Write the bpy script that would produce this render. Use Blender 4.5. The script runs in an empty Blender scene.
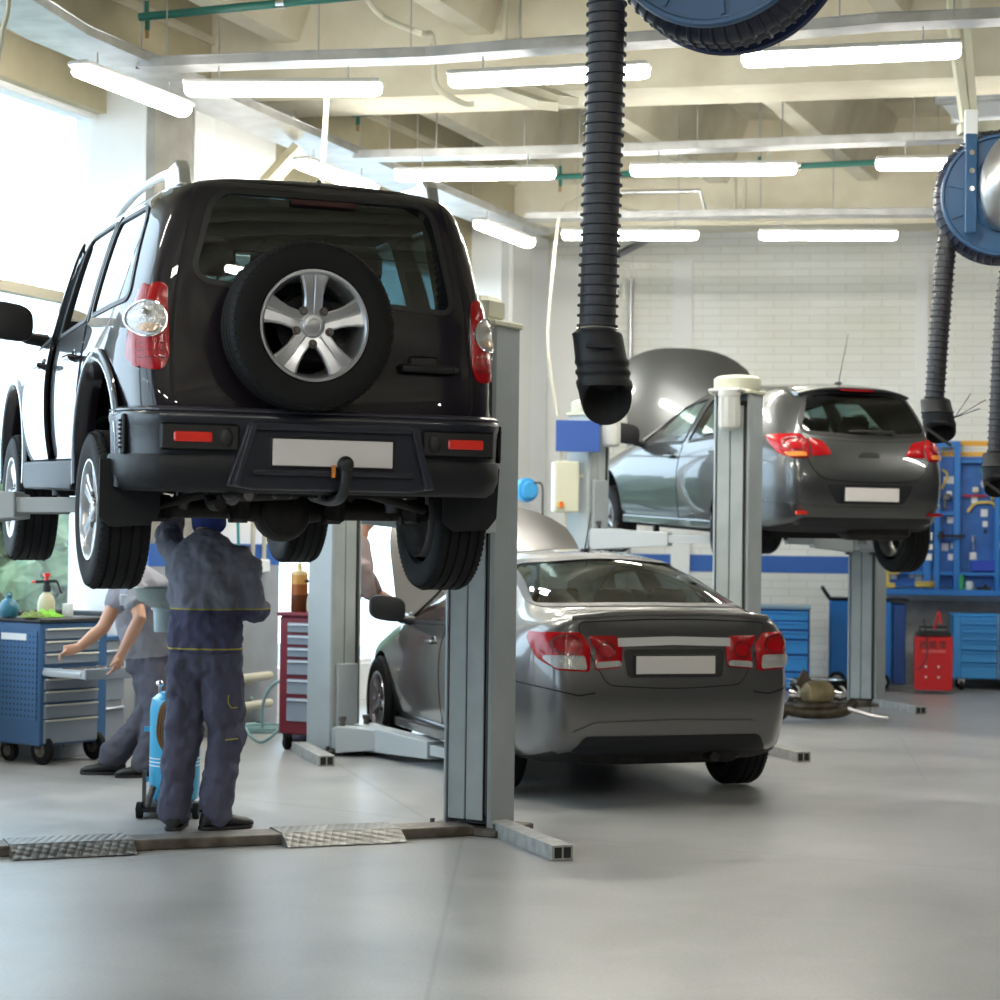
import bpy, bmesh, math, random
from math import sin, cos, pi, radians, tan, atan2, sqrt, hypot
from mathutils import Vector, Matrix, Euler
from mathutils.bvhtree import BVHTree
from mathutils.geometry import delaunay_2d_cdt
from mathutils.interpolate import poly_3d_calc
random.seed(7)
S = bpy.context.scene
COL = S.collection
V = Vector
# ------------------------------------------------------------ camera
F = 2000.0
CAMZ = 1.55
PITCH = math.atan(41 / F)
ROLL = 0.0125
CAMM = Matrix.Translation((0, 0, CAMZ)) @ Matrix.Rotation(pi / 2 + PITCH, 4, 'X') @ Matrix.Rotation(ROLL, 4, 'Z')
cd = bpy.data.cameras.new('camera')
cd.sensor_width = 36; cd.lens = 36 * F / 1000.0
cd.dof.use_dof = True; cd.dof.focus_distance = 9.3; cd.dof.aperture_fstop = 3.5
cd.clip_start = 0.05; cd.clip_end = 500
cam = bpy.data.objects.new('camera', cd); COL.objects.link(cam)
cam.matrix_world = CAMM
S.camera = cam
def ray(px, py):
    return (CAMM.to_3x3() @ V(((px - 500) / F, (500 - py) / F, -1.0))).normalized()
def PD(px, py, d):
    r = ray(px, py); return V((0, 0, CAMZ)) + r * (d / r.y)
def PZ(px, py, z):
    r = ray(px, py); return V((0, 0, CAMZ)) + r * ((z - CAMZ) / r.z)
# ------------------------------------------------------------ materials
MATS = {}
def mat(name, col, rough=.5, metal=0., coat=0., noise=0., nscale=8., bump=0., bscale=40., spec=.5, coatr=.03, emit=None, es=0., col2=None, stretch=None, sheen=0):
    if name in MATS: return MATS[name]
    m = bpy.data.materials.new(name); m.use_nodes = True
    nt = m.node_tree; b = nt.nodes['Principled BSDF']
    b.inputs['Base Color'].default_value = (*col, 1); b.inputs['Roughness'].default_value = rough
    b.inputs['Metallic'].default_value = metal; b.inputs['Coat Weight'].default_value = coat
    b.inputs['Coat Roughness'].default_value = coatr
    b.inputs['Specular IOR Level'].default_value = spec
    if sheen: b.inputs['Sheen Weight'].default_value = sheen
    if emit: b.inputs['Emission Color'].default_value = (*emit, 1); b.inputs['Emission Strength'].default_value = es
    tc = nt.nodes.new('ShaderNodeTexCoord'); mp = nt.nodes.new('ShaderNodeMapping')
    nt.links.new(tc.outputs['Object'], mp.inputs[0])
    if stretch: mp.inputs['Scale'].default_value = stretch
    n = nt.nodes.new('ShaderNodeTexNoise'); n.inputs['Scale'].default_value = nscale; n.inputs['Detail'].default_value = 6
    nt.links.new(mp.outputs[0], n.inputs['Vector'])
    if noise or col2:
        r = nt.nodes.new('ShaderNodeValToRGB')
        c2 = col2 if col2 else tuple(c * (1 - noise) for c in col)
        r.color_ramp.elements[0].position = .35; r.color_ramp.elements[1].position = .65
        r.color_ramp.elements[0].color = (*c2, 1); r.color_ramp.elements[1].color = (*col, 1)
        nt.links.new(n.outputs[0], r.inputs[0]); nt.links.new(r.outputs[0], b.inputs['Base Color'])
    if bump:
        n2 = nt.nodes.new('ShaderNodeTexNoise'); n2.inputs['Scale'].default_value = bscale; n2.inputs['Detail'].default_value = 4
        nt.links.new(mp.outputs[0], n2.inputs['Vector'])
        bp = nt.nodes.new('ShaderNodeBump'); bp.inputs['Strength'].default_value = bump; bp.inputs['Distance'].default_value = .01
        nt.links.new(n2.outputs[0], bp.inputs['Height']); nt.links.new(bp.outputs[0], b.inputs['Normal'])
    MATS[name] = m; return m
def glass(name, tint, refl=1.0, rough=0.0):
    if name in MATS: return MATS[name]
    m = bpy.data.materials.new(name); m.use_nodes = True; nt = m.node_tree
    for n in list(nt.nodes): nt.nodes.remove(n)
    o = nt.nodes.new('ShaderNodeOutputMaterial'); t = nt.nodes.new('ShaderNodeBsdfTransparent'); t.inputs[0].default_value = (*tint, 1)
    g = nt.nodes.new('ShaderNodeBsdfGlossy'); g.inputs['Roughness'].default_value = rough; g.inputs[0].default_value = (refl, refl, refl, 1)
    lw = nt.nodes.new('ShaderNodeLayerWeight'); lw.inputs[0].default_value = .5
    pw = nt.nodes.new('ShaderNodeMath'); pw.operation = 'POWER'; pw.inputs[1].default_value = 5; nt.links.new(lw.outputs['Facing'], pw.inputs[0])
    f = nt.nodes.new('ShaderNodeMath'); f.operation = 'MULTIPLY_ADD'; f.inputs[1].default_value = .93; f.inputs[2].default_value = .07; nt.links.new(pw.outputs[0], f.inputs[0])
    x = nt.nodes.new('ShaderNodeMixShader')
    # grazing light loses more to tint than a thin pane really would; fresnel handles both faces
    nt.links.new(f.outputs[0], x.inputs[0]); nt.links.new(t.outputs[0], x.inputs[1]); nt.links.new(g.outputs[0], x.inputs[2])
    nt.links.new(x.outputs[0], o.inputs[0]); MATS[name] = m; return m
# ------------------------------------------------------------ objects
def link(name, me, m=None, parent=None, smooth=False):
    o = bpy.data.objects.new(name, me); COL.objects.link(o)
    if m is not None:
        ms = m if isinstance(m, (list, tuple)) else [m]
        if len(me.materials) == 0:
            for q in ms: me.materials.append(q)
    if parent is not None: o.parent = parent
    if smooth:
        me.shade_smooth()
    return o
def tag(o, label=None, cat=None, group=None, kind=None):
    if label: o['label'] = label
    if cat: o['category'] = cat
    if group: o['group'] = group
    if kind: o['kind'] = kind
    return o
def thing(name, label, cat, loc=(0, 0, 0), rz=0., group=None, rx=0., ry=0.):
    o = bpy.data.objects.new(name, None); COL.objects.link(o)
    o.empty_display_size = .1
    o.location = loc; o.rotation_euler = (rx, ry, rz)
    return tag(o, label, cat, group)
def dup(root, loc=None, rz=None, label=None, group=None, rot=None, scale=None):
    def cp(o, par):
        c = o.copy(); COL.objects.link(c)
        if par is not None: c.parent = par
        for ch in list(o.children): cp(ch, c)
        return c
    r = cp(root, None)
    if loc is not None: r.location = loc
    if rz is not None: r.rotation_euler = (0, 0, rz)
    if rot is not None: r.rotation_euler = rot
    if scale is not None: r.scale = scale
    if label: r['label'] = label
    if group: r['group'] = group
    return r
def frame(d, up=V((0, 0, 1))):
    d = V(d).normalized()
    if abs(d.dot(up)) > .98: up = V((0, 1, 0)) if abs(d.y) < .9 else V((1, 0, 0))
    s = d.cross(up).normalized(); u = s.cross(d).normalized()
    return s, u
class MB:
    def __init__(s): s.v = []; s.f = []; s.mi = []; s.cur = 0
    def add(s, vs, fs):
        n = len(s.v); s.v += [V(p) for p in vs]; s.f += [[n + i for i in f] for f in fs]; s.mi += [s.cur] * len(fs); return s
    def m(s, i): s.cur = i; return s
    def box(s, c, d, rz=0., M=None, bev=0.):
        c = V(c); hx, hy, hz = d[0] / 2, d[1] / 2, d[2] / 2
        if bev > 0:
            b = min(bev, hx * .9, hy * .9, hz * .9)
            pts = []; 
            for sz in (-1, 1):
                for (ax, ay) in ((hx - b, hy), (hx, hy - b)): pass
            rings = []
            for z, ins in ((-hz, b), (-hz + b, 0), (hz - b, 0), (hz, b)):
                X, Y = hx - ins, hy - ins
                r = [(X - b, -Y), (X, -Y + b), (X, Y - b), (X - b, Y), (-X + b, Y), (-X, Y - b), (-X, -Y + b), (-X + b, -Y)]
                rings.append([V((x, y, z)) for x, y in r])
            vs = [p for r in rings for p in r]
            fs = [list(range(7, -1, -1)), list(range(24, 32))]
            for k in range(3):
                for i in range(8):
                    j = (i + 1) % 8; fs.append([k * 8 + i, k * 8 + j, k * 8 + 8 + j, k * 8 + 8 + i])
        else:
            vs = [V((x * hx, y * hy, z * hz)) for z in (-1, 1) for y in (-1, 1) for x in (-1, 1)]
            fs = [(0, 2, 3, 1), (4, 5, 7, 6), (0, 1, 5, 4), (2, 6, 7, 3), (0, 4, 6, 2), (1, 3, 7, 5)]
        R = Matrix.Rotation(rz, 3, 'Z')
        if M is not None: R = M.to_3x3()
        return s.add([c + R @ p for p in vs], fs)
    def bar(s, a, b, w, h, up=V((0, 0, 1))):
        a, b = V(a), V(b); sd, u = frame(b - a, up)
        vs = [p + sd * x * w / 2 + u * z * h / 2 for p in (a, b) for x, z in ((-1, -1), (1, -1), (1, 1), (-1, 1))]
        return s.add(vs, [(3, 2, 1, 0), (4, 5, 6, 7), (0, 1, 5, 4), (1, 2, 6, 5), (2, 3, 7, 6), (3, 0, 4, 7)])
    def cyl(s, a, b, r1, r2=None, n=20, cap=True):
        a, b = V(a), V(b); r2 = r1 if r2 is None else r2
        sd, u = frame(b - a)
        vs = []
        for p, r in ((a, r1), (b, r2)):
            vs += [p + (sd * cos(2 * pi * i / n) + u * sin(2 * pi * i / n)) * r for i in range(n)]
        fs = [(i, n + i, n + (i + 1) % n, (i + 1) % n) for i in range(n)]
        if cap: fs += [list(range(n)), list(range(2 * n - 1, n - 1, -1))]
        return s.add(vs, fs)
    def tube(s, path, r, n=10, cap=True, closed=False):
        path = [V(p) for p in path]; N = len(path)
        rs = r if isinstance(r, (list, tuple)) else [r] * N
        t0 = (path[1] - path[0]).normalized(); sd, u = frame(t0)
        vs = []
        for i, p in enumerate(path):
            a = path[max(i - 1, 0)]; b = path[min(i + 1, N - 1)]
            if closed: a = path[(i - 1) % N]; b = path[(i + 1) % N]
            t = (b - a)
            if t.length < 1e-9: t = t0
            t.normalize()
            q = t0.rotation_difference(t); sd = (q @ sd); u = (q @ u); t0 = t
            sd = (sd - t * sd.dot(t)).normalized(); u = t.cross(sd) * -1
            u = sd.cross(t).normalized()
            vs += [p + (sd * cos(2 * pi * k / n) + u * sin(2 * pi * k / n)) * rs[i] for k in range(n)]
        fs = []
        M = N if closed else N - 1
        for i in range(M):
            for k in range(n):
                a0 = i * n; b0 = ((i + 1) % N) * n
                fs.append((a0 + k, b0 + k, b0 + (k + 1) % n, a0 + (k + 1) % n))
        if cap and not closed: fs += [list(range(n)), list(range(N * n - 1, (N - 1) * n - 1, -1))]
        return s.add(vs, fs)
    def lathe(s, prof, c=(0, 0, 0), axis=(0, 0, 1), n=32, arc=2 * pi):
        # prof: (radius, along)
        c = V(c); ax = V(axis).normalized(); sd, u = frame(ax)
        full = abs(arc - 2 * pi) < 1e-6; cols = n if full else n + 1
        vs = []
        for r, h in prof:
            for i in range(cols):
                a = arc * i / n; vs.append(c + ax * h + (sd * cos(a) + u * sin(a)) * max(r, 1e-4))
        fs = []
        for k in range(len(prof) - 1):
            for i in range(n):
                j = (i + 1) % cols
                fs.append((k * cols + i, k * cols + j, (k + 1) * cols + j, (k + 1) * cols + i))
        return s.add(vs, fs)
    def ball(s, c, r, n=16, m_=10, M=None):
        c = V(c); r = V(r) if not isinstance(r, (int, float)) else V((r, r, r)); vs = []; fs = []
        R = M.to_3x3() if M is not None else Matrix.Identity(3)
        for j in range(m_ + 1):
            t = pi * j / m_
            for i in range(n):
                a = 2 * pi * i / n; vs.append(c + R @ V((r.x * sin(t) * cos(a), r.y * sin(t) * sin(a), r.z * cos(t))))
        for j in range(m_):
            for i in range(n): fs.append((j * n + i, (j + 1) * n + i, (j + 1) * n + (i + 1) % n, j * n + (i + 1) % n))
        return s.add(vs, fs)
    def prism(s, poly, a, b, M=None):
        # poly in local xy, extruded along z from a to b, M maps
        M = M or Matrix.Identity(4); n = len(poly)
        vs = [M @ V((x, y, a)) for x, y in poly] + [M @ V((x, y, b)) for x, y in poly]
        fs = [list(range(n - 1, -1, -1)), list(range(n, 2 * n))] + [(i, (i + 1) % n, n + (i + 1) % n, n + i) for i in range(n)]
        return s.add(vs, fs)
    def grid(s, rows, closeu=False, closev=False):
        R = len(rows); C_ = len(rows[0]); vs = [p for r in rows for p in r]; fs = []
        for i in range(R if closev else R - 1):
            for j in range(C_ if closeu else C_ - 1):
                fs.append((i * C_ + j, i * C_ + (j + 1) % C_, ((i + 1) % R) * C_ + (j + 1) % C_, ((i + 1) % R) * C_ + j))
        return s.add(vs, fs)
    def xf(s, M):
        s.v = [M @ p for p in s.v]; return s
    def mesh(s, name='m'):
        me = bpy.data.meshes.new(name); me.from_pydata([tuple(p) for p in s.v], [], s.f)
        bm = bmesh.new(); bm.from_mesh(me)
        bmesh.ops.remove_doubles(bm, verts=bm.verts, dist=1e-5)
        bmesh.ops.recalc_face_normals(bm, faces=bm.faces); 
        bm.to_mesh(me); bm.free()
        return me
    def build(s, name, m, parent=None, smooth=False, bevel=0., ang=35):
        me = bpy.data.meshes.new(name); me.from_pydata([tuple(p) for p in s.v], [], s.f)
        ms = m if isinstance(m, (list, tuple)) else [m]
        for q in ms: me.materials.append(q)
        if len(ms) > 1: me.polygons.foreach_set('material_index', s.mi)
        bm = bmesh.new(); bm.from_mesh(me)
        bmesh.ops.recalc_face_normals(bm, faces=bm.faces)
        if smooth:
            for f in bm.faces: f.smooth = True
            for e in bm.edges:
                if len(e.link_faces) == 2 and e.calc_face_angle(0) > radians(ang): e.smooth = False
        bm.to_mesh(me); bm.free()
        o = bpy.data.objects.new(name, me); COL.objects.link(o)
        if parent is not None: o.parent = parent
        if bevel:
            bv = o.modifiers.new('b', 'BEVEL'); bv.width = bevel; bv.segments = 2; bv.limit_method = 'ANGLE'; bv.angle_limit = radians(40)
        return o
def evaluated(me, mods):
    o = bpy.data.objects.new('tmp', me); COL.objects.link(o); extra = []
    for kind, kw in mods:
        md = o.modifiers.new('m', kind)
        for k, v in kw.items():
            if k == 'object' and not isinstance(v, bpy.types.Object):
                t = bpy.data.objects.new('tmpc', v); COL.objects.link(t); extra.append(t); v = t
            setattr(md, k, v)
    bpy.context.view_layer.update()
    dg = bpy.context.evaluated_depsgraph_get()
    r = bpy.data.meshes.new_from_object(o.evaluated_get(dg), depsgraph=dg)
    for t in extra + [o]: bpy.data.objects.remove(t, do_unlink=True)
    return r
def lerp_tab(tab, x):
    if x <= tab[0][0]: return tab[0][1]
    for (a, va), (b, vb) in zip(tab, tab[1:]):
        if x <= b: return va + (vb - va) * (x - a) / (b - a)
    return tab[-1][1]
def rpoly(pts, r=.03, n=5):
    """polygon with rounded corners"""
    out = []; N = len(pts)
    for i in range(N):
        p = V((*pts[i][:2], 0)); a = V((*pts[i - 1][:2], 0)); b = V((*pts[(i + 1) % N][:2], 0))
        rr = pts[i][2] if len(pts[i]) > 2 else r
        da = (a - p); db = (b - p); k = min(rr, da.length * .48, db.length * .48)
        p1 = p + da.normalized() * k; p2 = p + db.normalized() * k
        for j in range(n + 1):
            t = j / n; q = p1 * (1 - t) ** 2 + p * 2 * t * (1 - t) + p2 * t * t; out.append((q.x, q.y))
    return out
def spline(pts, n=8):
    pts = [V(p) for p in pts]; P = [pts[0]] + pts + [pts[-1]]; out = []
    for i in range(1, len(P) - 2):
        for j in range(n):
            t = j / n; a, b, c, d = P[i - 1], P[i], P[i + 1], P[i + 2]
            out.append(.5 * ((2 * b) + (c - a) * t + (2 * a - 5 * b + 4 * c - d) * t * t + (3 * b - a - 3 * c + d) * t ** 3))
    out.append(pts[-1]); return out
# ============================================================ CAR LIBRARY
M_tyre = mat('tyre_rubber', (.009, .009, .010), .7, bump=.2, bscale=120, spec=.22)
M_black = mat('black_plastic', (.012, .012, .014), .42, bump=.15, bscale=300)
M_trim = mat('soft_black_trim', (.011, .012, .015), .5, spec=.35, bump=.12, bscale=260)
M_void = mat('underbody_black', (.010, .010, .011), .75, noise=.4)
M_alloy = mat('alloy_silver', (.62, .63, .66), .28, metal=.85, spec=.6)
M_chrome = mat('chrome', (.8, .8, .82), .12, metal=1.)
M_disc = mat('brake_disc_steel', (.22, .2, .19), .4, metal=.9, noise=.5, nscale=14)
M_red = mat('red_lamp_lens', (.40, .004, .008), .18, coat=.3, bump=.06, bscale=160, spec=.35)
M_redd = mat('dark_red_lamp_lens', (.22, .006, .008), .12, coat=1., bump=.3, bscale=90)
M_lens = mat('clear_lamp_lens', (.46, .45, .44), .18, metal=.5, coat=.4, bump=.5, bscale=110)
M_amber = mat('amber_lamp_lens', (.75, .26, .05), .2, coat=.8)
M_refl = mat('red_reflector', (.85, .035, .02), .3, coat=.6)
M_plate = mat('blank_number_plate', (.72, .69, .68), .45)
M_seat = mat('seat_cloth', (.05, .05, .055), .85, bump=.2)
M_iron = mat('dirty_iron', (.035, .030, .028), .65, metal=.4, noise=.6, nscale=9, bump=.3)
M_glassd = glass('tinted_car_glass', (.17, .21, .22), .9)
M_glassr = glass('rear_privacy_glass', (.16, .24, .25), .9)
M_glassc = glass('clear_car_glass', (.62, .74, .72), .95)
class Shell:
    def __init__(s, spec, paint, arches, windows, cavity=True):
        s.spec = spec
        ys = spec['ys']; K = len(spec['W'])
        rear = spec['rear']; front = spec['front']; L = ys[-1]; rb = spec.get('rb', .6); fb = spec.get('fb', .6)
        rows = []
        for y in ys:
            row = []
            for k in range(K):
                w = lerp_tab(spec['W'][k], y); z = lerp_tab(spec['Z'][k], y)
                yy = y
                if y < rb: yy = y + rear[k] * (1 - y / rb)
                if y > L - fb: yy = y - front[k] * (1 - (L - y) / fb)
                if y == ys[0]: w *= spec.get('capw', 1.)
                row.append(V((w, yy, z)))
            rows.append(row)
        mb = MB(); full = []
        for row in rows:
            full.append(row + [V((-p.x, p.y, p.z)) for p in row[-2:0:-1]])
        mb.grid(full, closeu=True)
        n = len(full[0])
        for r in (0, len(full) - 1):
            o = r * n
            for k in range(K - 1):
                a = o + k; b = o + k + 1; c = o + (n - k - 1) % n; d = o + (n - k) % n
                idx = []
                for q in (a, b, c, d):
                    if q not in idx: idx.append(q)
                mb.f.append(idx); mb.mi.append(0)
        base = mb.mesh('shell')
        s.smooth = evaluated(base, [('SUBSURF', dict(levels=3))])
        me = s.smooth; me.calc_loop_triangles()
        s.V = [v.co.copy() for v in me.vertices]; s.N = [v.normal.copy() for v in me.vertices]
        s.T = [tuple(t.vertices) for t in me.loop_triangles]
        s.bvh = BVHTree.FromPolygons(s.V, s.T)
        cut = bpy.data.meshes.new_from_object  # noqa
        cur = evaluated(base, [('SUBSURF', dict(levels=2))])
        cutters = []
        if cavity:
            cv = MB(); cr = []
            c0, c1 = spec['cab']
            n_ = 14
            for i in range(n_ + 1):
                y = c0 + (c1 - c0) * i / n_
                W = [lerp_tab(t, y) for t in spec['W']]; Z = [lerp_tab(t, y) for t in spec['Z']]
                sh = spec.get('cins', .075)
                h = [(W[4] - sh, .52), (W[4] - sh, Z[4]), (W[5] - sh, max(Z[5] - .02, Z[4] + .01)), (W[6] - sh * .9, max(Z[6] - .045, Z[5])), (W[7], max(Z[7] - .05, Z[5] + .01))]
                h = [(x, min(z, Z[8] - .04)) for x, z in h]
                cr.append([V((x, y, z)) for x, z in h] + [V((-x, y, z)) for x, z in h[::-1]])
            cv.grid(cr, closeu=True); m_ = len(cr[0]); cv.f.append(list(range(m_))); cv.mi.append(0)
            cv.f.append([n_ * m_ + q for q in range(m_ - 1, -1, -1)]); cv.mi.append(0)
            cutters.append(cv.mesh('cav'))
            w = MB()
            for (view, poly, a, b) in windows:
                if view == 'S':
                    M = Matrix(((0, 0, 1, 0), (1, 0, 0, 0), (0, 1, 0, 0), (0, 0, 0, 1)))
                    cutters.append(MB().prism(poly, -1.6, 1.6, M).mesh('w'))
                else:
                    M = Matrix(((1, 0, 0, 0), (0, 0, 1, 0), (0, 1, 0, 0), (0, 0, 0, 1)))
                    cutters.append(MB().prism(poly, a, b, M).mesh('w'))
        for (yw, zw, R) in arches:
            for sx in (-1, 1):
                cutters.append(MB().cyl((sx * .52, yw, zw), (sx * 1.4, yw, zw), R, n=48).mesh('a'))
        for c in cutters:
            cur = evaluated(cur, [('BOOLEAN', dict(operation='DIFFERENCE', solver='EXACT', object=c))])
        cur.materials.clear(); cur.materials.append(paint); cur.materials.append(M_void)
        zb = spec.get('under', .4)
        for p in cur.polygons:
            c = p.center; i = 0
            for (yw, zw, R) in arches:
                if hypot(c.y - yw, c.z - zw) < R * 1.004 and abs(c.x) > .5 and (abs(c.x) < .86 or abs(p.normal.x) < .3):
                    if hypot(c.y - yw, c.z - zw) < R * .97 or abs(p.normal.x) < .35: i = 1
            if p.normal.z < -.8 and c.z < zb: i = 1
            if cavity:
                hit = s.bvh.find_nearest(c)
                if hit[3] > .035 and c.z > .5: i = 1
            p.material_index = i
        cur.shade_smooth()
        bm = bmesh.new(); bm.from_mesh(cur)
        for e in bm.edges:
            if len(e.link_faces) == 2 and e.calc_face_angle(0) > radians(32): e.smooth = False
        bm.to_mesh(cur); bm.free()
        s.body = cur
    def hit(s, view, u, v):
        if view == 'L': o, d = V((-4, u, v)), V((1, 0, 0))
        elif view == 'R': o, d = V((4, u, v)), V((-1, 0, 0))
        elif view == 'B': o, d = V((u, -4, v)), V((0, 1, 0))
        elif view == 'F': o, d = V((u, 9, v)), V((0, -1, 0))
        else: o, d = V((u, v, 5)), V((0, 0, -1))
        h = s.bvh.ray_cast(o, d)
        k = 0
        while h[0] is None and k < 60:          # off the silhouette: slide towards the body
            k += 1
            if view in 'LR': o = V((o.x, o.y + (.01 if u < 2 else -.01), o.z - .001))
            elif view in 'BF': o = V((o.x * .985, o.y, o.z - .002))
            else: o = V((o.x * .985, o.y, o.z))
            h = s.bvh.ray_cast(o, d)
        if h[0] is None: h = s.bvh.find_nearest(o + d * 4)
        t = s.T[h[2]]; w = poly_3d_calc([s.V[i] for i in t], h[0])
        n = V((0, 0, 0))
        for i, q in zip(t, w): n += s.N[i] * q
        n.normalize()
        return h[0], n
    def panel(s, name, view, poly, m, parent, off=.004, thick=.012, step=.05, bulge=0., label=None, minx=0.):
        poly = [V(p) for p in poly]
        out = []
        for i, p in enumerate(poly):
            q = poly[(i + 1) % len(poly)]; d = (q - p).length
            if d < 1e-4: continue
            k = max(1, int(d / step))
            out += [p.lerp(q, j / k) for j in range(k)]
        n = len(out)
        x0 = min(p.x for p in out); x1 = max(p.x for p in out); y0 = min(p.y for p in out); y1 = max(p.y for p in out)
        inner = []
        nx = max(1, int((x1 - x0) / step)); ny = max(1, int((y1 - y0) / step))
        for i in range(1, nx + 1):
            for j in range(1, ny + 1):
                q = V((x0 + (i - .5) * (x1 - x0) / nx, y0 + (j - .5) * (y1 - y0) / ny))
                md = min((q - o).length for o in out)
                if md > step * .45: inner.append(q)
        r = delaunay_2d_cdt([V((p.x, p.y)) for p in out + inner], [(i, (i + 1) % n) for i in range(n)], [], 1, 1e-5)
        vs, es, fs = r[0], r[1], r[2]
        P = []; N = []
        for q in vs:
            a, nn = s.hit(view, q.x, q.y); b = 0; k = 0
            while abs(a.x) < minx and k < 40:
                k += 1; a, nn = s.hit(view, q.x + .008 * k, q.y)
            if bulge:
                md = min((V((q.x, q.y)) - o).length for o in out); b = bulge * (1 - math.exp(-md / .03))
            P.append(a + nn * (off + b)); N.append(nn)
        me = bpy.data.meshes.new(name)
        bm = bmesh.new(); bv = [bm.verts.new(p) for p in P]
        for f in fs:
            try: bm.faces.new([bv[i] for i in f])
            except Exception: pass
        bm.normal_update()
        for f in bm.faces:
            a = sum((N[bv.index(v)] if False else V((0, 0, 0)) for v in f.verts), V((0, 0, 0)))
            break
        idx = {v: i for i, v in enumerate(bv)}
        for f in list(bm.faces):
            if f.normal.dot(N[idx[f.verts[0]]]) < 0: f.normal_flip()
        be = [e for e in bm.edges if len(e.link_faces) == 1]
        if thick:
            low = {}
            for e in be:
                for v in e.verts:
                    if v not in low: low[v] = bm.verts.new(v.co - N[idx[v]] * thick)
            for e in be:
                a, b = e.verts
                l = e.link_loops[0]
                if l.vert == a: f = bm.faces.new([b, a, low[a], low[b]])
                else: f = bm.faces.new([a, b, low[b], low[a]])
                e.smooth = False
        for f in bm.faces: f.smooth = True
        for v in list(bm.verts):
            if not v.link_faces: bm.verts.remove(v)
        bm.to_mesh(me); bm.free(); me.materials.append(m)
        o = bpy.data.objects.new(name, me); COL.objects.link(o); o.parent = parent
        if label: o['label'] = label
        return o
    def ribbon(s, name, view, pts, w, m, parent, off=.005, closed=False, step=.03, thick=.006):
        pts = [V(p) for p in pts]
        out = []; N = len(pts)
        for i in range(N if closed else N - 1):
            p, q = pts[i], pts[(i + 1) % N]; d = (q - p).length
            if d < 1e-5: continue
            k = max(1, int(d / step)); out += [p.lerp(q, j / k) for j in range(k)]
        if not closed: out.append(pts[-1])
        n = len(out); rows = []
        for i, p in enumerate(out):
            a = out[(i - 1) % n] if (closed or i > 0) else p; b = out[(i + 1) % n] if (closed or i < n - 1) else p
            t = (b - a); t = V((1, 0)) if t.length < 1e-6 else t.normalized(); nn = V((-t.y, t.x)) * w / 2
            r = []
            A, na = s.hit(view, p.x - nn.x, p.y - nn.y); B, nb = s.hit(view, p.x + nn.x, p.y + nn.y)
            rows.append([A - na * thick, A + na * off, B + nb * off, B - nb * thick])
        mb = MB(); mb.grid(rows, closev=closed)
        return mb.build(name, m, parent, smooth=True)
def boxes_rim(R, W, nsp, style):
    """rim meshes: axis along x, outer face toward -x (left)"""
    rim = MB()
    rim.lathe([(R * .90, .12), (R * .93, .02), (R * .90, 0), (R * .96, -W * .40), (R * 1.02, -W * .47), (R * 1.035, -W * .485), (R * 1.03, -W * .5), (R * .985, -W * .5), (R * .96, -W * .47),
               (R * .93, -W * .40), (R * .89, -W * .1), (R * .86, 0), (R * .86, .10), (R * .9, .12)], axis=(1, 0, 0), n=48)
    for i in range(nsp):
        a = 2 * pi * i / nsp + pi / 2
        if style == 'broad': st = [(.0, .27, -.34), (.20, .25, -.36), (.34, .175, -.385), (.55, .175, -.41), (.75, .215, -.435), (.94, .28, -.44)]
        else: st = [(.0, .2, -.36), (.16, .16, -.38), (.3, .10, -.40), (.55, .085, -.42), (.78, .09, -.44), (.95, .12, -.44)]
        rows = []
        for (rr, hw, x) in st:
            r = rr * R; h = hw * R; t = .035
            row = [(x * W + t, -h), (x * W + .006, -h), (x * W, -h * .82), (x * W + .003, -h * .12), (x * W + .007, 0), (x * W + .003, h * .12), (x * W, h * .82), (x * W + .006, h), (x * W + t, h)]
            rows.append([V((xx, r * cos(a) - yy * sin(a), r * sin(a) + yy * cos(a))) for xx, yy in row])
        rim.grid(rows)
    return rim
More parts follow.
